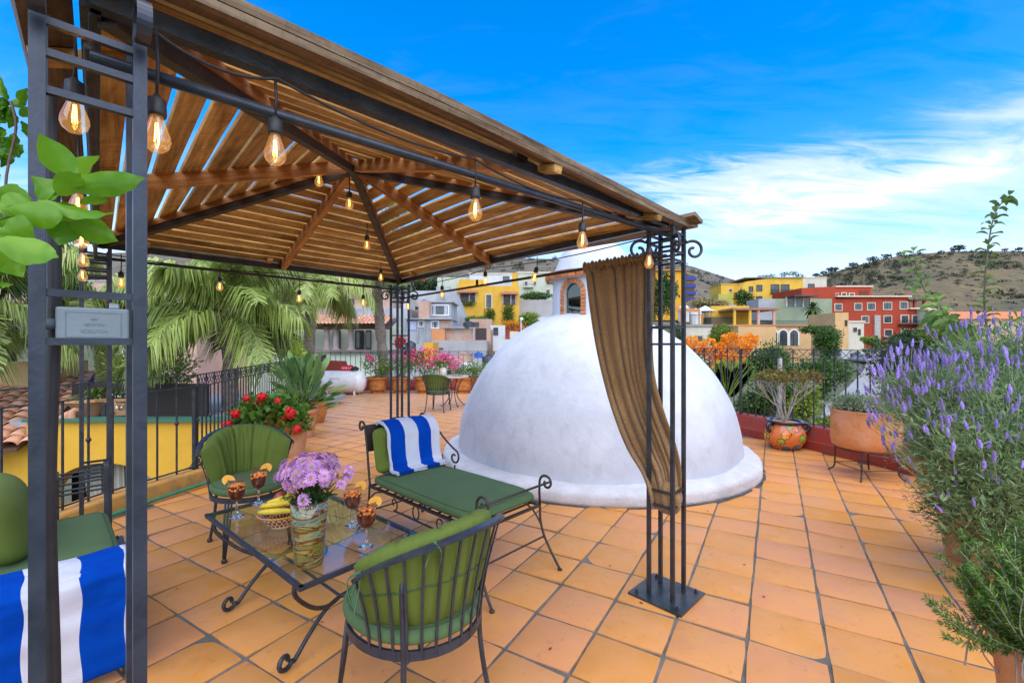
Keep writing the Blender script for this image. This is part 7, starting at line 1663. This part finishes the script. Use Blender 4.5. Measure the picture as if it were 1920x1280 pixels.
foliage_t = thing('yellow_flowering_vine', 'yellow and orange flowering vine along the top of the red wall', 'plant', at(962, 612, 61.5)); foliage('blossoms', [(at(958, 606, 61.5), (1.6, .5, .5)), (at(975, 612, 61.5), (1, .5, .8))], 420, .2, M['orangefl'], foliage_t, shell=.1); foliage('leaves', [(at(962, 608, 61.8), (1.8, .5, .5))], 300, .2, M['bushg'], foliage_t, shell=.1)
building('house', 'pink plastered house behind the left palm crown', 30, 296, 372, 528, 760, 6, pink, [(282, 548, 297, 582, M['wfr'])], yaw=-.05)
building('house', 'white tiled wall house left of the pink house', 34, 228, 300, 560, 700, 6, whit, [(262, 548, 290, 576, M['wfr'])])
building('brick_house', 'red brick house behind the far gazebo post and palms', 60, 560, 736, 538, 640, 6, bri, [(600, 566, 612, 576, M['wfr']), (650, 560, 664, 572, M['wfr'])])
building('house', 'white long roof-level house above the tiled portico', 56, 640, 765, 578, 650, 6, lgrey, [(668, 594, 690, 604, M['wfw'])])
building('brick_house', 'brick house with arched openings behind the palm trunk', 34, 380, 530, 600, 760, 6, bri, [(388, 632, 400, 668, M['wood_dark']), (465, 634, 478, 668, M['wood_dark'])])
building('house', 'long low brick and cement house far left on the slope', 75, -60, 300, 528, 600, 8, bri, [(120, 535, 132, 545, M['wfr']), (200, 536, 212, 546, M['wfr'])], parapet=grey)
building('house', 'grey walled roof terrace on the far left slope', 68, 60, 250, 548, 620, 8, grey)
building('house', 'terracotta-coloured flat house high behind the second palm', 84, 640, 702, 540, 580, 7, bri, [(650, 548, 660, 558, M['wfr']), (672, 548, 682, 558, M['wfr'])], parapet=plaster('brick_red', (0, 0, 0)))
building('house', 'white two-window house high behind the far gazebo post', 78, 700, 762, 552, 600, 7, whit, [(708, 560, 720, 572), (738, 560, 750, 572)], parapet=grey)
building('house', 'pale grey house under the dark tree left of the slanting house', 86, 764, 822, 545, 575, 7, plaster('fog_plaster', (.46, .48, .47)), [(775, 552, 783, 560, M['wfr'])])
building('house', 'small tan house between the pink house and the tall palm', 48, 372, 430, 552, 640, 6, plaster('tan_plaster', (.5, .4, .25)), [(380, 562, 392, 576), (404, 562, 416, 576)])
building('house', 'white cube house just left of the dome lantern window', 74, 1000, 1034, 594, 640, 5, whit, [(1008, 600, 1014, 608, M['wfr'])])
building('brick_house', 'small brick house under the golden villa vines', 64, 880, 922, 598, 640, 5, bri, [(890, 604, 898, 612, M['wfr'])])
building('house', 'ochre house low behind the umbrella terrace', 86, 1296, 1345, 588, 620, 5, plaster('ochre_wing', (0, 0, 0)), [(1306, 594, 1313, 603), (1326, 594, 1333, 603)])
building('house', 'white house with two windows between the grey block and the yellow long house', 112, 1345, 1388, 575, 600, 5, whit, [(1352, 580, 1358, 587, M['wfr']), (1372, 580, 1378, 587, M['wfr'])])
building('rubble_wall', 'long rubble stone retaining wall under the grass hedge', 99, 1290, 1380, 571, 590, 2, stone, cat='wall')
# portico with tiled roof
YP = 21; T, L_, R_ = building('portico', 'tiled portico with grey stone columns across the courtyard', YP, 470, 725, 657, 780, 3, plaster('mint_plaster', (.62, .66, .5)))
MB().box(L_(600, 658) + V3(0, 1.4, 0), (6.6, 3.2, .1)).build('ledge', mat('stone_ledge', (.22, .17, .14), .8), T)
for u in (608, 625, 654, 706, 470):
    MB().lathe([(.2, 0), (.2, .08), (.13, .12), (.12, .85), (.13, .95), (.2, 1.0), (.2, 1.08)], L_(u, 657) + V3(0, .3, 0), 14).build('column', mat('column_stone', (.36, .3, .27), .85, c2=(.26, .2, .17), ns=4), T, smooth=True) if u == 608 else MB().lathe([(.2, 0), (.2, .08), (.13, .12), (.12, .85), (.13, .95), (.2, 1.0), (.2, 1.08)], L_(u, 657) + V3(0, .3, 0), 14).build('column', bpy.data.materials['column_stone'], T, smooth=True)
MB().box(L_(590, 611) + V3(0, .3, 0), (6.6, .25, .2)).build('beam', M['wood_dark'], T)
rt = bpy.data.materials.new('x'); bpy.data.materials.remove(rt)
M['rooftile'] = mat('clay_roof_tile', (.55, .24, .12), .8, 0, c2=(.62, .38, .24), ns=3, obj=.2, bump=.4, bs=20)
def rooftiles(parent, o, ex, ey, ncol, nrow, w, l, name='roof_tile'):
    """barrel tiles: o corner, ex along the eave, ey up the slope"""
    ex, ey = ex.normalized(), ey.normalized(); ez = ex.cross(ey).normalized()
    if ez.z < 0: ez = -ez
    m = MB(); vs = []
    for k in range(2):
        for i in range(7): a = PI * i / 6; r = w * .5 * (1 if k == 0 else .85); vs.append((math.cos(a) * r, k * l * 1.12, math.sin(a) * r * .75 + (.012 if k == 0 else 0)))
    m.add(vs, [(i, i + 1, 8 + i, 7 + i) for i in range(6)]); tpl = m.build(name, M['rooftile'], None, smooth=True, solid=.014); n = 0
    for c in range(ncol):
        for r in range(nrow):
            p = o + ex * (c * w * 1.04) + ey * (r * l); Mx = Matrix((ex, ey, ez)).transposed().to_4x4(); Mx.translation = p + ez * random.uniform(0, .01)
            child(tpl, parent, MATS[parent].inverted() @ Mx @ Matrix.Rotation(random.uniform(-.03, .03), 4, 'Z')); n += 1
    bpy.data.objects.remove(tpl)
rooftiles(T, L_(470, 609) + V3(0, -.35, 0), V3(1, 0, 0), V3(0, 1, .36), 36, 4, .175, .36)
MB().box(L_(597, 600) + V3(0, .9, -.12), (6.7, 1.7, .05), Matrix.Rotation(.345, 3, 'X')).build('roof_deck', M['wood_dark'], T)
for (a, c_) in ((590, 604), (636, 652), (658, 668)):
    o = L_((a + c_) / 2, 636) + V3(0, 2.2, 0); f = MB().box(o, ((c_ - a) / F * 23, .08, 1.0)).build('window', M['wfr'], T); MB().box(o + V3(0, -.03, 0), ((c_ - a) / F * 23 * .8, .07, .85)).build('pane', M['winglass'], f)
MB().box(L_(600, 635) + V3(0, 2.3, 0), (6.6, .1, 1.3)).build('back_wall', plaster('mint_plaster', (0, 0, 0)), T)
cr_ = MB(); o = L_(530, 657) + V3(.1, .0, 0)
for k in range(12): cr_.box(o + V3(-.6 + k * .12, 0, .28), (.035, .04, .55))
for k in range(5): cr_.box(o + V3(0, .005, .06 + k * .11), (1.35, .04, .035))
tag(cr_.build('wooden_crate', mat('crate_wood', (.3, .2, .07), .8)), 'open slatted wooden crate on the portico ledge', 'crate'); tag(MB().box(o + V3(.05, .1, .8), (.42, .3, .4)).build('blue_bin', mat('blue_plastic', (.03, .22, .38), .5), bevel=.03), 'blue plastic bin standing above the wooden crate', 'bin')
# parapet piece, red slope beside the tank
m = MB().poly([at(585, 735, 14.0), at(648, 712, 14.0), at(636, 678, 14.0), at(600, 676, 14.0), at(585, 680, 14.0)], (0, .6, 0)); tag(m.build('red_parapet', plaster('red_paint_slab', (.32, .05, .03))), 'sloping red parapet end behind the gas tank', 'wall')
# water tanks
for (u, v, Y, r, h, c, lb) in ((795, 570, 60, .35, .6, (.02, .12, .5), 'small blue water tank on the half-built house'), (770, 662, 42, .5, 1.1, (.03, .035, .04), 'black water tank behind the far gazebo post'), (880, 613, 50, .7, .6, (.03, .035, .04), 'black round tank on the brick house roof'), (897, 671, 30, .28, .4, (.03, .13, .5), 'blue-capped tank behind the back railing'), (915, 690, 26, .35, .75, (.03, .035, .045), 'black water tank beside the dome edge'), (880, 690, 28, .5, .35, (.75, .75, .75), 'white round tank behind the back railing')):
    o = at(u, v, Y); t = thing('water_tank', lb, 'water tank', o); MB().lathe([(0, 0), (r, 0), (r, h * .8), (r * .8, h * .92), (r * .3, h), (0, h)], o, 18).build('tank_body', mat('tank_%d' % u, c, .45), t, smooth=True, autos=40); MB().lathe([(r * .3, h), (r * .3, h * 1.06), (0, h * 1.06)], o, 12).build('lid', M['rubber'], t)
building('low_house', 'grey roof slab house just behind the back railing', 30, 760, 960, 690, 760, 6, lgrey, [(839, 664 + 30, 846, 704, M['wfr'])])
building('house', 'orange brick house front behind the back railing', 36, 856, 880, 662, 720, 3, bri)
# ================================================================ yellow courtyard building at left
YW = 7.2; yw = thing('courtyard_building', 'ochre yellow courtyard wall with a curtained arch seen through the left railing', 'building', (-6, YW, -3))
zt = H - (790 - HY) / F * YW; ac = Vector(((196 - 960) / F * YW, YW, H - (935 - HY) / F * YW)); ra = .92; rb = .58; x0_, x1_ = -7.85, -4.35
m = MB(); o_ = [Vector((x0_, YW, -3)), Vector((ac.x - ra, YW, -3))] + [ac + V3(-ra * math.cos(PI * k / 20), 0, rb * math.sin(PI * k / 20)) for k in range(21)] + [Vector((ac.x + ra, YW, -3)), Vector((x1_, YW, -3)), Vector((x1_, YW, zt)), Vector((x0_, YW, zt))]
ochre = mat('ochre_wall', (.62, .33, .02), .85, 0, c2=(.68, .38, .03), ns=1.2, bump=.2, bs=12, c3=(.4, .2, .03), ns3=3, f3=.3)
import bmesh
def ngon_extrude(name, pts, th, mt, parent):
    bm = bmesh.new(); vs = [bm.verts.new(MATS[parent].inverted() @ p) for p in pts]; f = bm.faces.new(vs); bmesh.ops.triangulate(bm, faces=[f]); r = bmesh.ops.extrude_face_region(bm, geom=bm.faces[:]); bmesh.ops.translate(bm, vec=th, verts=[g for g in r['geom'] if isinstance(g, bmesh.types.BMVert)]); bmesh.ops.recalc_face_normals(bm, faces=bm.faces[:])
    me = bpy.data.meshes.new(name); bm.to_mesh(me); bm.free(); me.materials.append(mt); o = bpy.data.objects.new(name, me); col.objects.link(o); o.parent = parent; return o
ap_ = [ac + V3(-ra * math.cos(PI * k / 24), 0, rb * math.sin(PI * k / 24)) for k in range(25)]
for y_ in (YW, YW + .25):
    vs = []
    for p in ap_: vs += [Vector((p.x, y_, p.z)), Vector((p.x, y_, zt))]
    m.add(vs, [(2 * k, 2 * k + 2, 2 * k + 3, 2 * k + 1) for k in range(24)])
vs = []
for p in ap_: vs += [Vector((p.x, YW, p.z)), Vector((p.x, YW + .25, p.z))]
m.add(vs, [(2 * k, 2 * k + 1, 2 * k + 3, 2 * k + 2) for k in range(24)])
for xa, xb in ((x0_, ac.x - ra), (ac.x + ra, x1_)): m.box(((xa + xb) / 2, YW + .125, (zt - 3) / 2), (xb - xa, .25, zt + 3))
m.box((-8.45, YW + .125, (-.14 - 3) / 2), (1.2, .25, 2.86)); m.build('wall', ochre, yw)
MB().box((-6.1, YW + .1, zt + .02), (3.5, .35, .04)).build('green_coping', mat('green_edge', (.04, .13, .08), .7), yw); MB().box((-6.3, YW + 2.2, zt - .08), (4.1, 4, .1)).build('roof_slab', grey, yw)
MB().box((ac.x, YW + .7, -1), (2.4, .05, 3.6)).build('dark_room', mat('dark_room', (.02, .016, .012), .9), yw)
for k, (a_, b_) in enumerate(((-.78, -.05), (.12, .8))):
    def drp(u, v, a_=a_, b_=b_): x = a_ + (b_ - a_) * u; pin = 1 - .35 * v; return Vector((ac.x + (x * pin if k == 0 else x * pin + .1 * v), YW + .4 + .03 * math.sin(u * 40), ac.z + .6 - 1.6 * v))
    MB().grid(drp, 60, 8).build('drape', mat('courtyard_drape%d' % k, (.34, .33, .26), .9, c2=(.45, .44, .36), ns=3), yw, smooth=True)
MB().box((ac.x - .32, YW + .35, -1), (.07, .05, 3)).build('window_bar', M['iron'], yw); MB().box((-3.6 - .2, 6.2, -1.6), (.25, 2.2, 3.0)).build('side_wall', ochre, yw)
# dark grey panel and things on that roof
tag(MB().box(at(325, 757, 8.2), (.95, .3, .62)).build('grey_planter', mat('slate_box', (.09, .1, .12), .6)), 'dark grey rectangular box on the roof behind the left railing', 'planter')
rt_ = thing('tiled_roof', 'old barrel-tiled clay roof sloping down at the left edge', 'roof', at(60, 800, 6.6)); ex = (at(60, 800, 6.2) - at(-130, 885, 6.2)); e0 = at(-150, 850, 6.4)
tl = at(-150, 735, 8.4); ex = (at(75, 822, 6.0) - at(-60, 880, 5.6)).normalized(); 
_o = at(50, 835, 6.95); _ex = V3(-.86, -.42, 0).normalized(); _ey = V3(-2.3, 3.5, .95).normalized()
rooftiles(rt_, _o, _ex, _ey, 13, 14, .2, .3)
_n = _ex.cross(_ey).normalized(); _ey2 = _n.cross(_ex); MB().box(_o + _ex * 1.25 + _ey * 2.1 - _n * (-.06 if _n.z < 0 else .06), (2.8, 4.2, .05), Matrix((_ex, _ey2, _n)).transposed()).build('roof_deck', M['wood_dark'], rt_)
stt = thing('stacked_tiles', 'stack of curved clay tiles leaning on the yellow wall top', 'tiles', at(125, 792, 7.3))
for k in range(7): MB().tube(spline([at(108 + k * 5, 795, 7.3), at(120 + k * 3, 778 - k * 1.5, 7.3), at(140 + k, 776 - k, 7.35)], 4), .035, 6).build('roof_tile', M['rooftile'], stt, smooth=True)
pot('flower_pot', 'wide clay bowl pot on top of the yellow wall', [(.12, 0), (.16, .03), (.3, .25), (.33, .26), (.33, .31)], Vector((at(170, 790, 7.7).x, 7.7, .26)), M['terra']); pot('flower_pot', 'clay pot with white flowers beside the wide bowl pot', [(.2, 0), (.27, .24), (.29, .25), (.29, .3)], Vector((at(232, 790, 7.9).x, 7.9, .26)), M['terra'])
wf = thing('white_flower_bush', 'white-flowered bush behind the left railing', 'plant', at(305, 790, 8.8)); M['white_fl'] = mat('white_blossom', (.75, .75, .65), .6, trans=.2)
foliage('leaves', [(at(300, 690, 8.8), (.62, .5, .5)), (at(240, 700, 8.8), (.5, .4, .5))], 3600, .09, M['bushlime'], wf, aspect=.4, shell=.3); foliage('blossoms', [(at(305, 672, 8.7), (.5, .5, .35)), (at(320, 700, 8.7), (.3, .4, .25))], 420, .07, M['white_fl'], wf, shell=.6); stemset('stems', wf, Vector((at(300, 800, 8.8).x, 8.8, .2)), [at(random.uniform(230, 330), random.uniform(660, 720), 8.8) for _ in range(14)], .018, M['bark_dark'])
cp = thing('potted_flowers', 'small yellow and white flowers in the pot by the wide bowl', 'plant', at(232, 765, 7.9)); foliage('leaves', [(at(232, 755, 7.9), (.3, .25, .22))], 600, .08, M['bushg'], cp); foliage('blossoms', [(at(225, 752, 7.75), (.25, .2, .12))], 70, .06, M['white_fl'], cp)
pc = thing('potted_palm', 'small spiky plant in the wide clay bowl', 'plant', at(178, 765, 7.7))
for k in range(40):
    a = k * 2.4; e = random.uniform(.5, 1.4); d = V3(math.cos(a) * math.cos(e), math.sin(a) * math.cos(e), math.sin(e)); m = MB(); blade(random.uniform(.4, .7), .04, m, Vector((at(178, 0, 7.7).x, 7.7, .54)), d, (0, 0, 1), .8); m.build('leaf', M['bushlime'], pc, smooth=True)
rc = at(38, 523, 62); rcar = thing('parked_car', 'small red pickup parked on the far left slope', 'car', rc); M['redpaint'] = mat('red_paint', (.5, .01, .02), .3, coat=.5)
MB().poly([rc + V3(x, 0, z) for x, z in ((-1.1, .3), (1.2, .3), (1.2, .8), (.1, .9), (-.2, 1.3), (-.8, 1.3), (-1.1, .85))], (0, 1.7, 0)).build('body', M['redpaint'], rcar); MB().box(rc + V3(-.5, -.01, 1.05), (.5, .04, .3)).build('window', M['winglass'], rcar)
for x in (-.7, .8): MB().lathe([(0, -.1), (.28, -.1), (.28, .1), (0, .1)], (0, 0, 0), 12).build('wheel', M['rubber'], rcar, world=False).matrix_basis = Matrix.Translation((x, .1, .28)) @ Matrix.Rotation(PI / 2, 4, 'X')
bk_ = thing('motorbike', 'dark motorbike with a rounded grey fairing parked at the far left', 'motorbike', at(25, 690, 9.5))
MB().ell(at(32, 628, 9.5), (.27, .3, .25), 14, 8).build('fairing', mat('grey_fairing', (.12, .14, .17), .3), bk_, smooth=True); MB().ell(at(12, 640, 9.5), (.22, .2, .2), 12, 8).build('seat', M['rubber'], bk_, smooth=True)
for u in (-5, 45): MB().lathe([(.22, -.05), (.3, -.05), (.3, .05), (.22, .05)], (0, 0, 0), 18).build('wheel', M['rubber'], bk_, world=False).matrix_basis = Matrix.Translation(at(u, 668, 9.5) - at(25, 690, 9.5)) @ Matrix.Rotation(PI / 2, 4, 'X')
tag(MB().box(at(20, 668, 9.6) + V3(0, 0, -.9), (2.2, 1.2, 1.6)).build('low_wall', plaster('beige_wall', (.5, .36, .16))), 'beige wall under the motorbike at the far left', 'wall')
# ================================================================ palms
M['palm'] = leafmat('palm_leaflet', (.03, .06, .01), (.4, .5, .11), .3, .4, .9, yel=(.5, .52, .25)); M['palm_trunk'] = mat('palm_trunk', (.16, .12, .09), .95, c2=(.34, .28, .22), ns=7, bump=1, bs=25, stretch=(1, 1, 3)); M['rachis'] = mat('palm_rachis', (.2, .26, .07), .5)
def palm(label, crown, base, fronds, L, r, seed, leafL=.55, group='queen palms behind the terrace'):
    t = thing('palm_tree', label, 'palm tree', base, 0, group); rng = random.Random(seed); crown, base = Vector(crown), Vector(base)
    m = MB(); n = 26; pts = [base.lerp(crown, i / n) for i in range(n + 1)]; m.tube(pts, [r * (1.12 if i % 2 else .95) for i in range(n + 1)], 12); m.build('trunk', M['palm_trunk'], t)
    for k in range(fronds):
        az = k * 2.4 + rng.uniform(-.3, .3); el = rng.uniform(-.1, 1.35); l = L * rng.uniform(.8, 1.1); P = []
        d = V3(math.cos(az) * math.cos(el), math.sin(az) * math.cos(el), math.sin(el)); p = crown.copy(); ns = 18; dd = d.copy()
        for i in range(ns + 1): P.append(p.copy()); p = p + dd * l / ns; dd = (dd + V3(0, 0, -.075 - .05 * i / ns)).normalized()
        fr_ = MB().tube(P, [.022 * (1 - .8 * i / ns) for i in range(ns + 1)], 5).build('frond', M['rachis'], t, smooth=True)
        Pn = np.array([tuple(q) for q in P]); nl = 64; f = np.linspace(.16, .995, nl); ix = f * ns; i0 = np.minimum(ix.astype(int), ns - 1); w = (ix - i0)[:, None]; B = Pn[i0] * (1 - w) + Pn[i0 + 1] * w; Tn = Pn[i0 + 1] - Pn[i0]; Tn /= np.linalg.norm(Tn, axis=1, keepdims=True)
        S = np.cross(Tn, [0, 0, 1.0]); S /= (np.linalg.norm(S, axis=1, keepdims=True) + 1e-6); rg = np.random.default_rng(seed * 50 + k); VV = []; rn = []
        for sg in (-1, 1):
            for rep in range(2 if leafL > .6 else 1) if 0 else range(2):
                D = S * sg * rg.uniform(.5, 1.0, (nl, 1)) + Tn * rg.uniform(.5, .9, (nl, 1)) + rg.normal(0, .16, (nl, 3)); D /= np.linalg.norm(D, axis=1, keepdims=True)
                ll = leafL * 1.2 * (.45 + .75 * np.sin(PI * (f * .85 + .1)))[:, None] * rg.uniform(.75, 1.1, (nl, 1)); wd = Tn * .019
                m1 = B + D * ll * .4 + [0, 0, -.03]; D2 = D * .5 + [0, 0, -.9]; e = m1 + D2 * ll * .62
                VV.append(np.stack([B - wd * .6, B + wd * .6, m1 + wd, m1 - wd], 1)); VV.append(np.stack([m1 - wd, m1 + wd, e + wd * .15, e - wd * .15], 1)); q = rg.random(nl); rn += [q, q]
        V_ = np.concatenate(VV).reshape(-1, 3); fast('leaflets', V_, np.arange(len(V_)).reshape(-1, 4), M['palm'], fr_, np.concatenate(rn))
    return t
palm('tall feathery palm standing just behind the left railing', at(432, 600, 8.6), Vector((at(432, 700, 8.6).x, 8.6, -3.4)), 23, 1.85, .13, 3)
palm('feathery palm whose drooping fronds hang behind the far gazebo post', at(700, 470, 15), Vector((at(737, 700, 15).x, 15.2, -3.4)), 18, 2.6, .16, 8, .75)
palm('feathery palm partly cut off at the left edge', at(-60, 560, 7.6), Vector((at(-60, 560, 7.6).x, 7.6, -3.4)), 15, 2.2, .14, 5)
palm('feathery palm behind the tall left palm', at(585, 520, 12), Vector((at(560, 520, 12).x, 12.2, -3.4)), 13, 1.9, .14, 9)
palm('slender palm seen through the bars of the near gazebo post', at(190, 580, 9.6), Vector((at(190, 580, 9.6).x, 9.7, -3.4)), 13, 1.5, .12, 13)
# ================================================================ trees and shrubs beyond the terrace
def tree(label, u, v, Y, rx, rz_, mt, n, leaf, name='tree', cat='tree', nb=5, seed=1, group=None, trunk=.18, asp=.5):
    c = at(u, v, Y); rng = random.Random(seed); zb = land_h(c.x, c.y); t = thing(name, label, cat, (c.x, c.y, zb), 0, group)
    bl_ = [(c + V3(rng.uniform(-.55, .55) * rx, rng.uniform(-.5, .5) * rx, rng.uniform(-.5, .55) * rz_), (rx * rng.uniform(.4, .62), rx * rng.uniform(.4, .62), rz_ * rng.uniform(.35, .6))) for _ in range(nb)] + [(c, (rx * .6, rx * .6, rz_ * .7))]
    foliage('crown', bl_, n, leaf, mt, t, aspect=asp, shell=.35, upb=.2, seed=seed, clump=50); m = MB(); b = Vector((c.x, c.y, zb - .3)); top = c + V3(0, 0, -rz_ * .3); m.tube([b, b.lerp(top, .5) + V3(.1, 0, 0), top], [trunk, trunk * .8, trunk * .6], 7)
    for bb, _ in bl_[:4]: m.tube([top - V3(0, 0, .2), top.lerp(bb, .5) + V3(0, 0, .1), bb], [trunk * .5, trunk * .35, trunk * .15], 5)
    m.build('trunk', M['bark_dark'], t, smooth=True); return t
g_ = 'trees and shrubs below the right railing'
tree('dark conifer-like tree right of the street behind the clay pot', 1722, 705, 20, 2.3, 1.8, M['bushdk'], 11000, .17, seed=2, group=g_, nb=9, asp=.3)
tree('dark feathery tree beside the railing right end', 1775, 720, 16, 1.7, 1.6, M['bushdk'], 9000, .14, seed=3, group=g_, nb=8, asp=.3)
tree('dark green crown tree in front of the red building', 1700, 645, 60, 6.0, 2.0, M['bushdk'], 5000, .5, seed=4, nb=8)
tree('light green tree at the corner of the street', 1635, 641, 72, 1.7, .9, M['bushlime'], 1800, .3, seed=5)
tree('bright green leafy tree behind the young fruit tree', 1775, 640, 50, 2.6, 3.2, M['bushlime'], 3000, .35, seed=6)
tree('lime green shrub directly behind the painted pot', 1508, 755, 11.5, .55, .6, M['bushlime'], 4200, .09, 'shrub', 'shrub', seed=7, group=g_)
tree('mid green shrub left of the painted pot behind the railing', 1445, 745, 12.5, .9, .9, M['bushg'], 5200, .09, 'shrub', 'shrub', seed=8, group=g_)
tree('yellow-green bush low behind the railing near the street', 1570, 800, 13, .8, .45, M['bushlime'], 3000, .09, 'shrub', 'shrub', seed=9, group=g_)
tree('dense green shrub behind the bare-branched shrub', 1490, 722, 18, 1.6, 1.4, M['bushg'], 6500, .13, 'shrub', 'shrub', seed=10, group=g_)
tree('grey-green tree close behind the railing post', 1430, 690, 26, 1.9, 1.5, M['bushg'], 4200, .18, seed=21, group=g_)
tree('trimmed vine-covered tree beside the peach house', 1556, 650, 56, 1.7, 2.6, M['bushg'], 4200, .3, seed=11, nb=7)
tree('narrow dark tree hanging over the street wall', 1548, 700, 40, .8, 2.0, M['bushg'], 2600, .22, seed=12)
tree('dark green hedge tree over the peach house', 1545, 622, 60, 2.7, .9, M['bushg'], 2600, .3, 'hedge', 'hedge', seed=13, group=None)
tree('grey-green round tree in front of the long yellow house', 1398, 560, 110, 2.6, 2.2, M['bushg'], 1600, .5, seed=14)
tree('big bright green tree behind the gazebo post uprights', 1238, 560, 48, 1.7, 2.7, M['bushg'], 3800, .3, seed=15, nb=8)
tree('green palm-like shrub beside the cream house', 1350, 628, 50, 1.6, 1.4, M['bushlime'], 2200, .3, 'shrub', 'shrub', seed=16)
tree('dark ivy column on the cream house corner', 1272, 640, 54, .5, 2.2, M['bushdk'], 900, .22, 'ivy', 'plant', seed=17)
tree('tan grass hedge row on the terrace above the umbrella', 1330, 568, 98, 5.5, .7, mat('dry_reed', (.3, .25, .1), .9), 2400, .5, 'hedge', 'hedge', seed=18, nb=9)
tree('round silvery tree above the grey garden wall', 1005, 556, 86, 3.6, .8, M['bushg'], 1800, .4, 'hedge', 'hedge', seed=19, nb=9)
tree('dark tree rising behind the far gazebo post', 795, 535, 110, 4.5, 2.2, M['bushdk'], 2600, .6, seed=20, nb=7)
tree('green garden bush right of the yellow villa', 985, 600, 70, 2.2, 1.2, M['bushlime'], 1800, .35, 'shrub', 'shrub', seed=22)
tree('low dark shrubs under the yellow villa', 892, 604, 68, 1.8, 1.0, M['bushg'], 1500, .3, 'shrub', 'shrub', seed=23)
tree('round green tree on the far left slope behind the lemon branch', 100, 510, 80, 7, 2.5, M['bushg'], 3500, .6, seed=24, nb=8)
tree('green hedge shrub on the left slope near the red pickup', 95, 540, 50, 1.6, 1.6, M['bushlime'], 1800, .3, 'shrub', 'shrub', seed=25)
for k, (u, v) in enumerate([(1445, 521), (1410, 527), (1470, 517), (1487, 516), (1500, 521), (1430, 523)]):
    o = at(u, v + 2, 134); t = thing('rooftop_plant', ['dark shrub on the yellow roof edge', 'leftmost shrub on the yellow roof', 'small umbrella-shaped tree on the yellow roof', 'second umbrella-shaped tree on the yellow roof', 'shrub at the right end of the yellow roof', 'bright shrub on the yellow roof'][k], 'plant', o, 0, 'plants on the long yellow house'); foliage('crown', [(o + V3(0, 0, .8), (1.6, 1, .6))], 160, .4, M['bushg'], t, shell=.2, seed=k); MB().tube([o - V3(0, 0, 1), o + V3(0, 0, .8)], .1, 5).build('trunk', M['bark_dark'], t)
# fan palm beside the red building
c = at(1524, 577, 84); t = thing('fan_palm', 'green fan palm in front of the red building', 'palm tree', (c.x, c.y, land_h(c.x, c.y))); MB().tube([Vector((c.x, c.y, 0)), c], .25, 8).build('trunk', M['palm_trunk'], t)
for k in range(44):
    a = k * 2.4; e = random.uniform(-.7, 1.4); d = V3(math.cos(a) * math.cos(e), math.sin(a) * math.cos(e), math.sin(e)); m = MB(); blade(random.uniform(1.6, 2.4), .5, m, c, d, (0, 0, 1), .6); m.build('frond', M['bushg'], t)
# orange flowers beyond the kerb, with fern and pale stems
of = thing('orange_flowering_shrub', 'tall shrub with clusters of orange blossoms beside the dome', 'plant', at(1345, 745, 10.2)); rng = random.Random(6); fl = []
for (u, v) in [(1284, 645), (1296, 640), (1310, 650), (1322, 655), (1330, 645), (1300, 660), (1352, 650), (1362, 638), (1370, 632), (1378, 648), (1390, 640), (1405, 636), (1412, 640), (1345, 662), (1332, 668), (1352, 672), (1368, 665), (1385, 672), (1395, 655), (1347, 686), (1282, 660), (1400, 648)]:
    q = at(u, v, 10 + rng.uniform(-.4, .4)); petals('blossom_cluster', [(q, (.13, .12, .11))], 110, .055, M['orangefl'], of, seed=u); MB().tube(spline([at(1350 + (u - 1350) * .35, 790, 10.2), q.lerp(at(1350, 745, 10.2), .4), q], 4), .008, 5).build('stem', M['bark'], of)
foliage('leaves', [(at(1340, 690, 10.3), (.6, .4, .3)), (at(1310, 665, 10.3), (.3, .3, .2))], 400, .09, M['bushlime'], of, shell=.1)
fn_ = thing('fern', 'yellow-green fern fronds rising behind the dome edge', 'plant', at(1365, 760, 9.2))
for k in range(12):
    q = at(1345 + 70 * rng.random(), 672 + 26 * rng.random(), 9.2); b_ = at(1362, 752, 9.2); P = spline([b_, b_.lerp(q, .5) + V3(0, 0, .05), q], 8); n = len(P); m = MB(); m.tube(P, .006, 4)
    for i in range(3, n - 1):
        for s_ in (-1, 1): d = (P[i + 1] - P[i]).normalized(); sd_ = d.cross(V3(0, -1, 0)).normalized() * s_; l = .16 * math.sin(PI * i / n) + .03; m.add([P[i] - d * .02, P[i] + sd_ * l * .5 + d * .05, P[i] + sd_ * l + d * .1, P[i] + sd_ * l * .45 + d * .0 - d * .02], [(0, 1, 2, 3)])
    m.build('frond', M['yel_leaf'], fn_)
# bleached pole, distant lamp post
tag(MB().bar(at(1461, 790, 12), at(1463, 670, 12), .09, .09).build('wooden_pole', mat('bleached_wood', (.5, .45, .4), .9, c2=(.35, .3, .26), ns=6)), 'bleached wooden pole standing behind the right railing', 'pole')
lp = thing('street_lamp', 'thin lamp post with a round white head beside the red wall', 'lamp', at(977, 640, 45)); MB().tube([at(977, 650, 45), at(977, 600, 45)], .05, 6).build('pole', M['wfw'], lp); MB().ell(at(978, 598, 45), (.17, .1, .17), 12, 8).build('lamp_head', M['wfw'], lp, smooth=True)
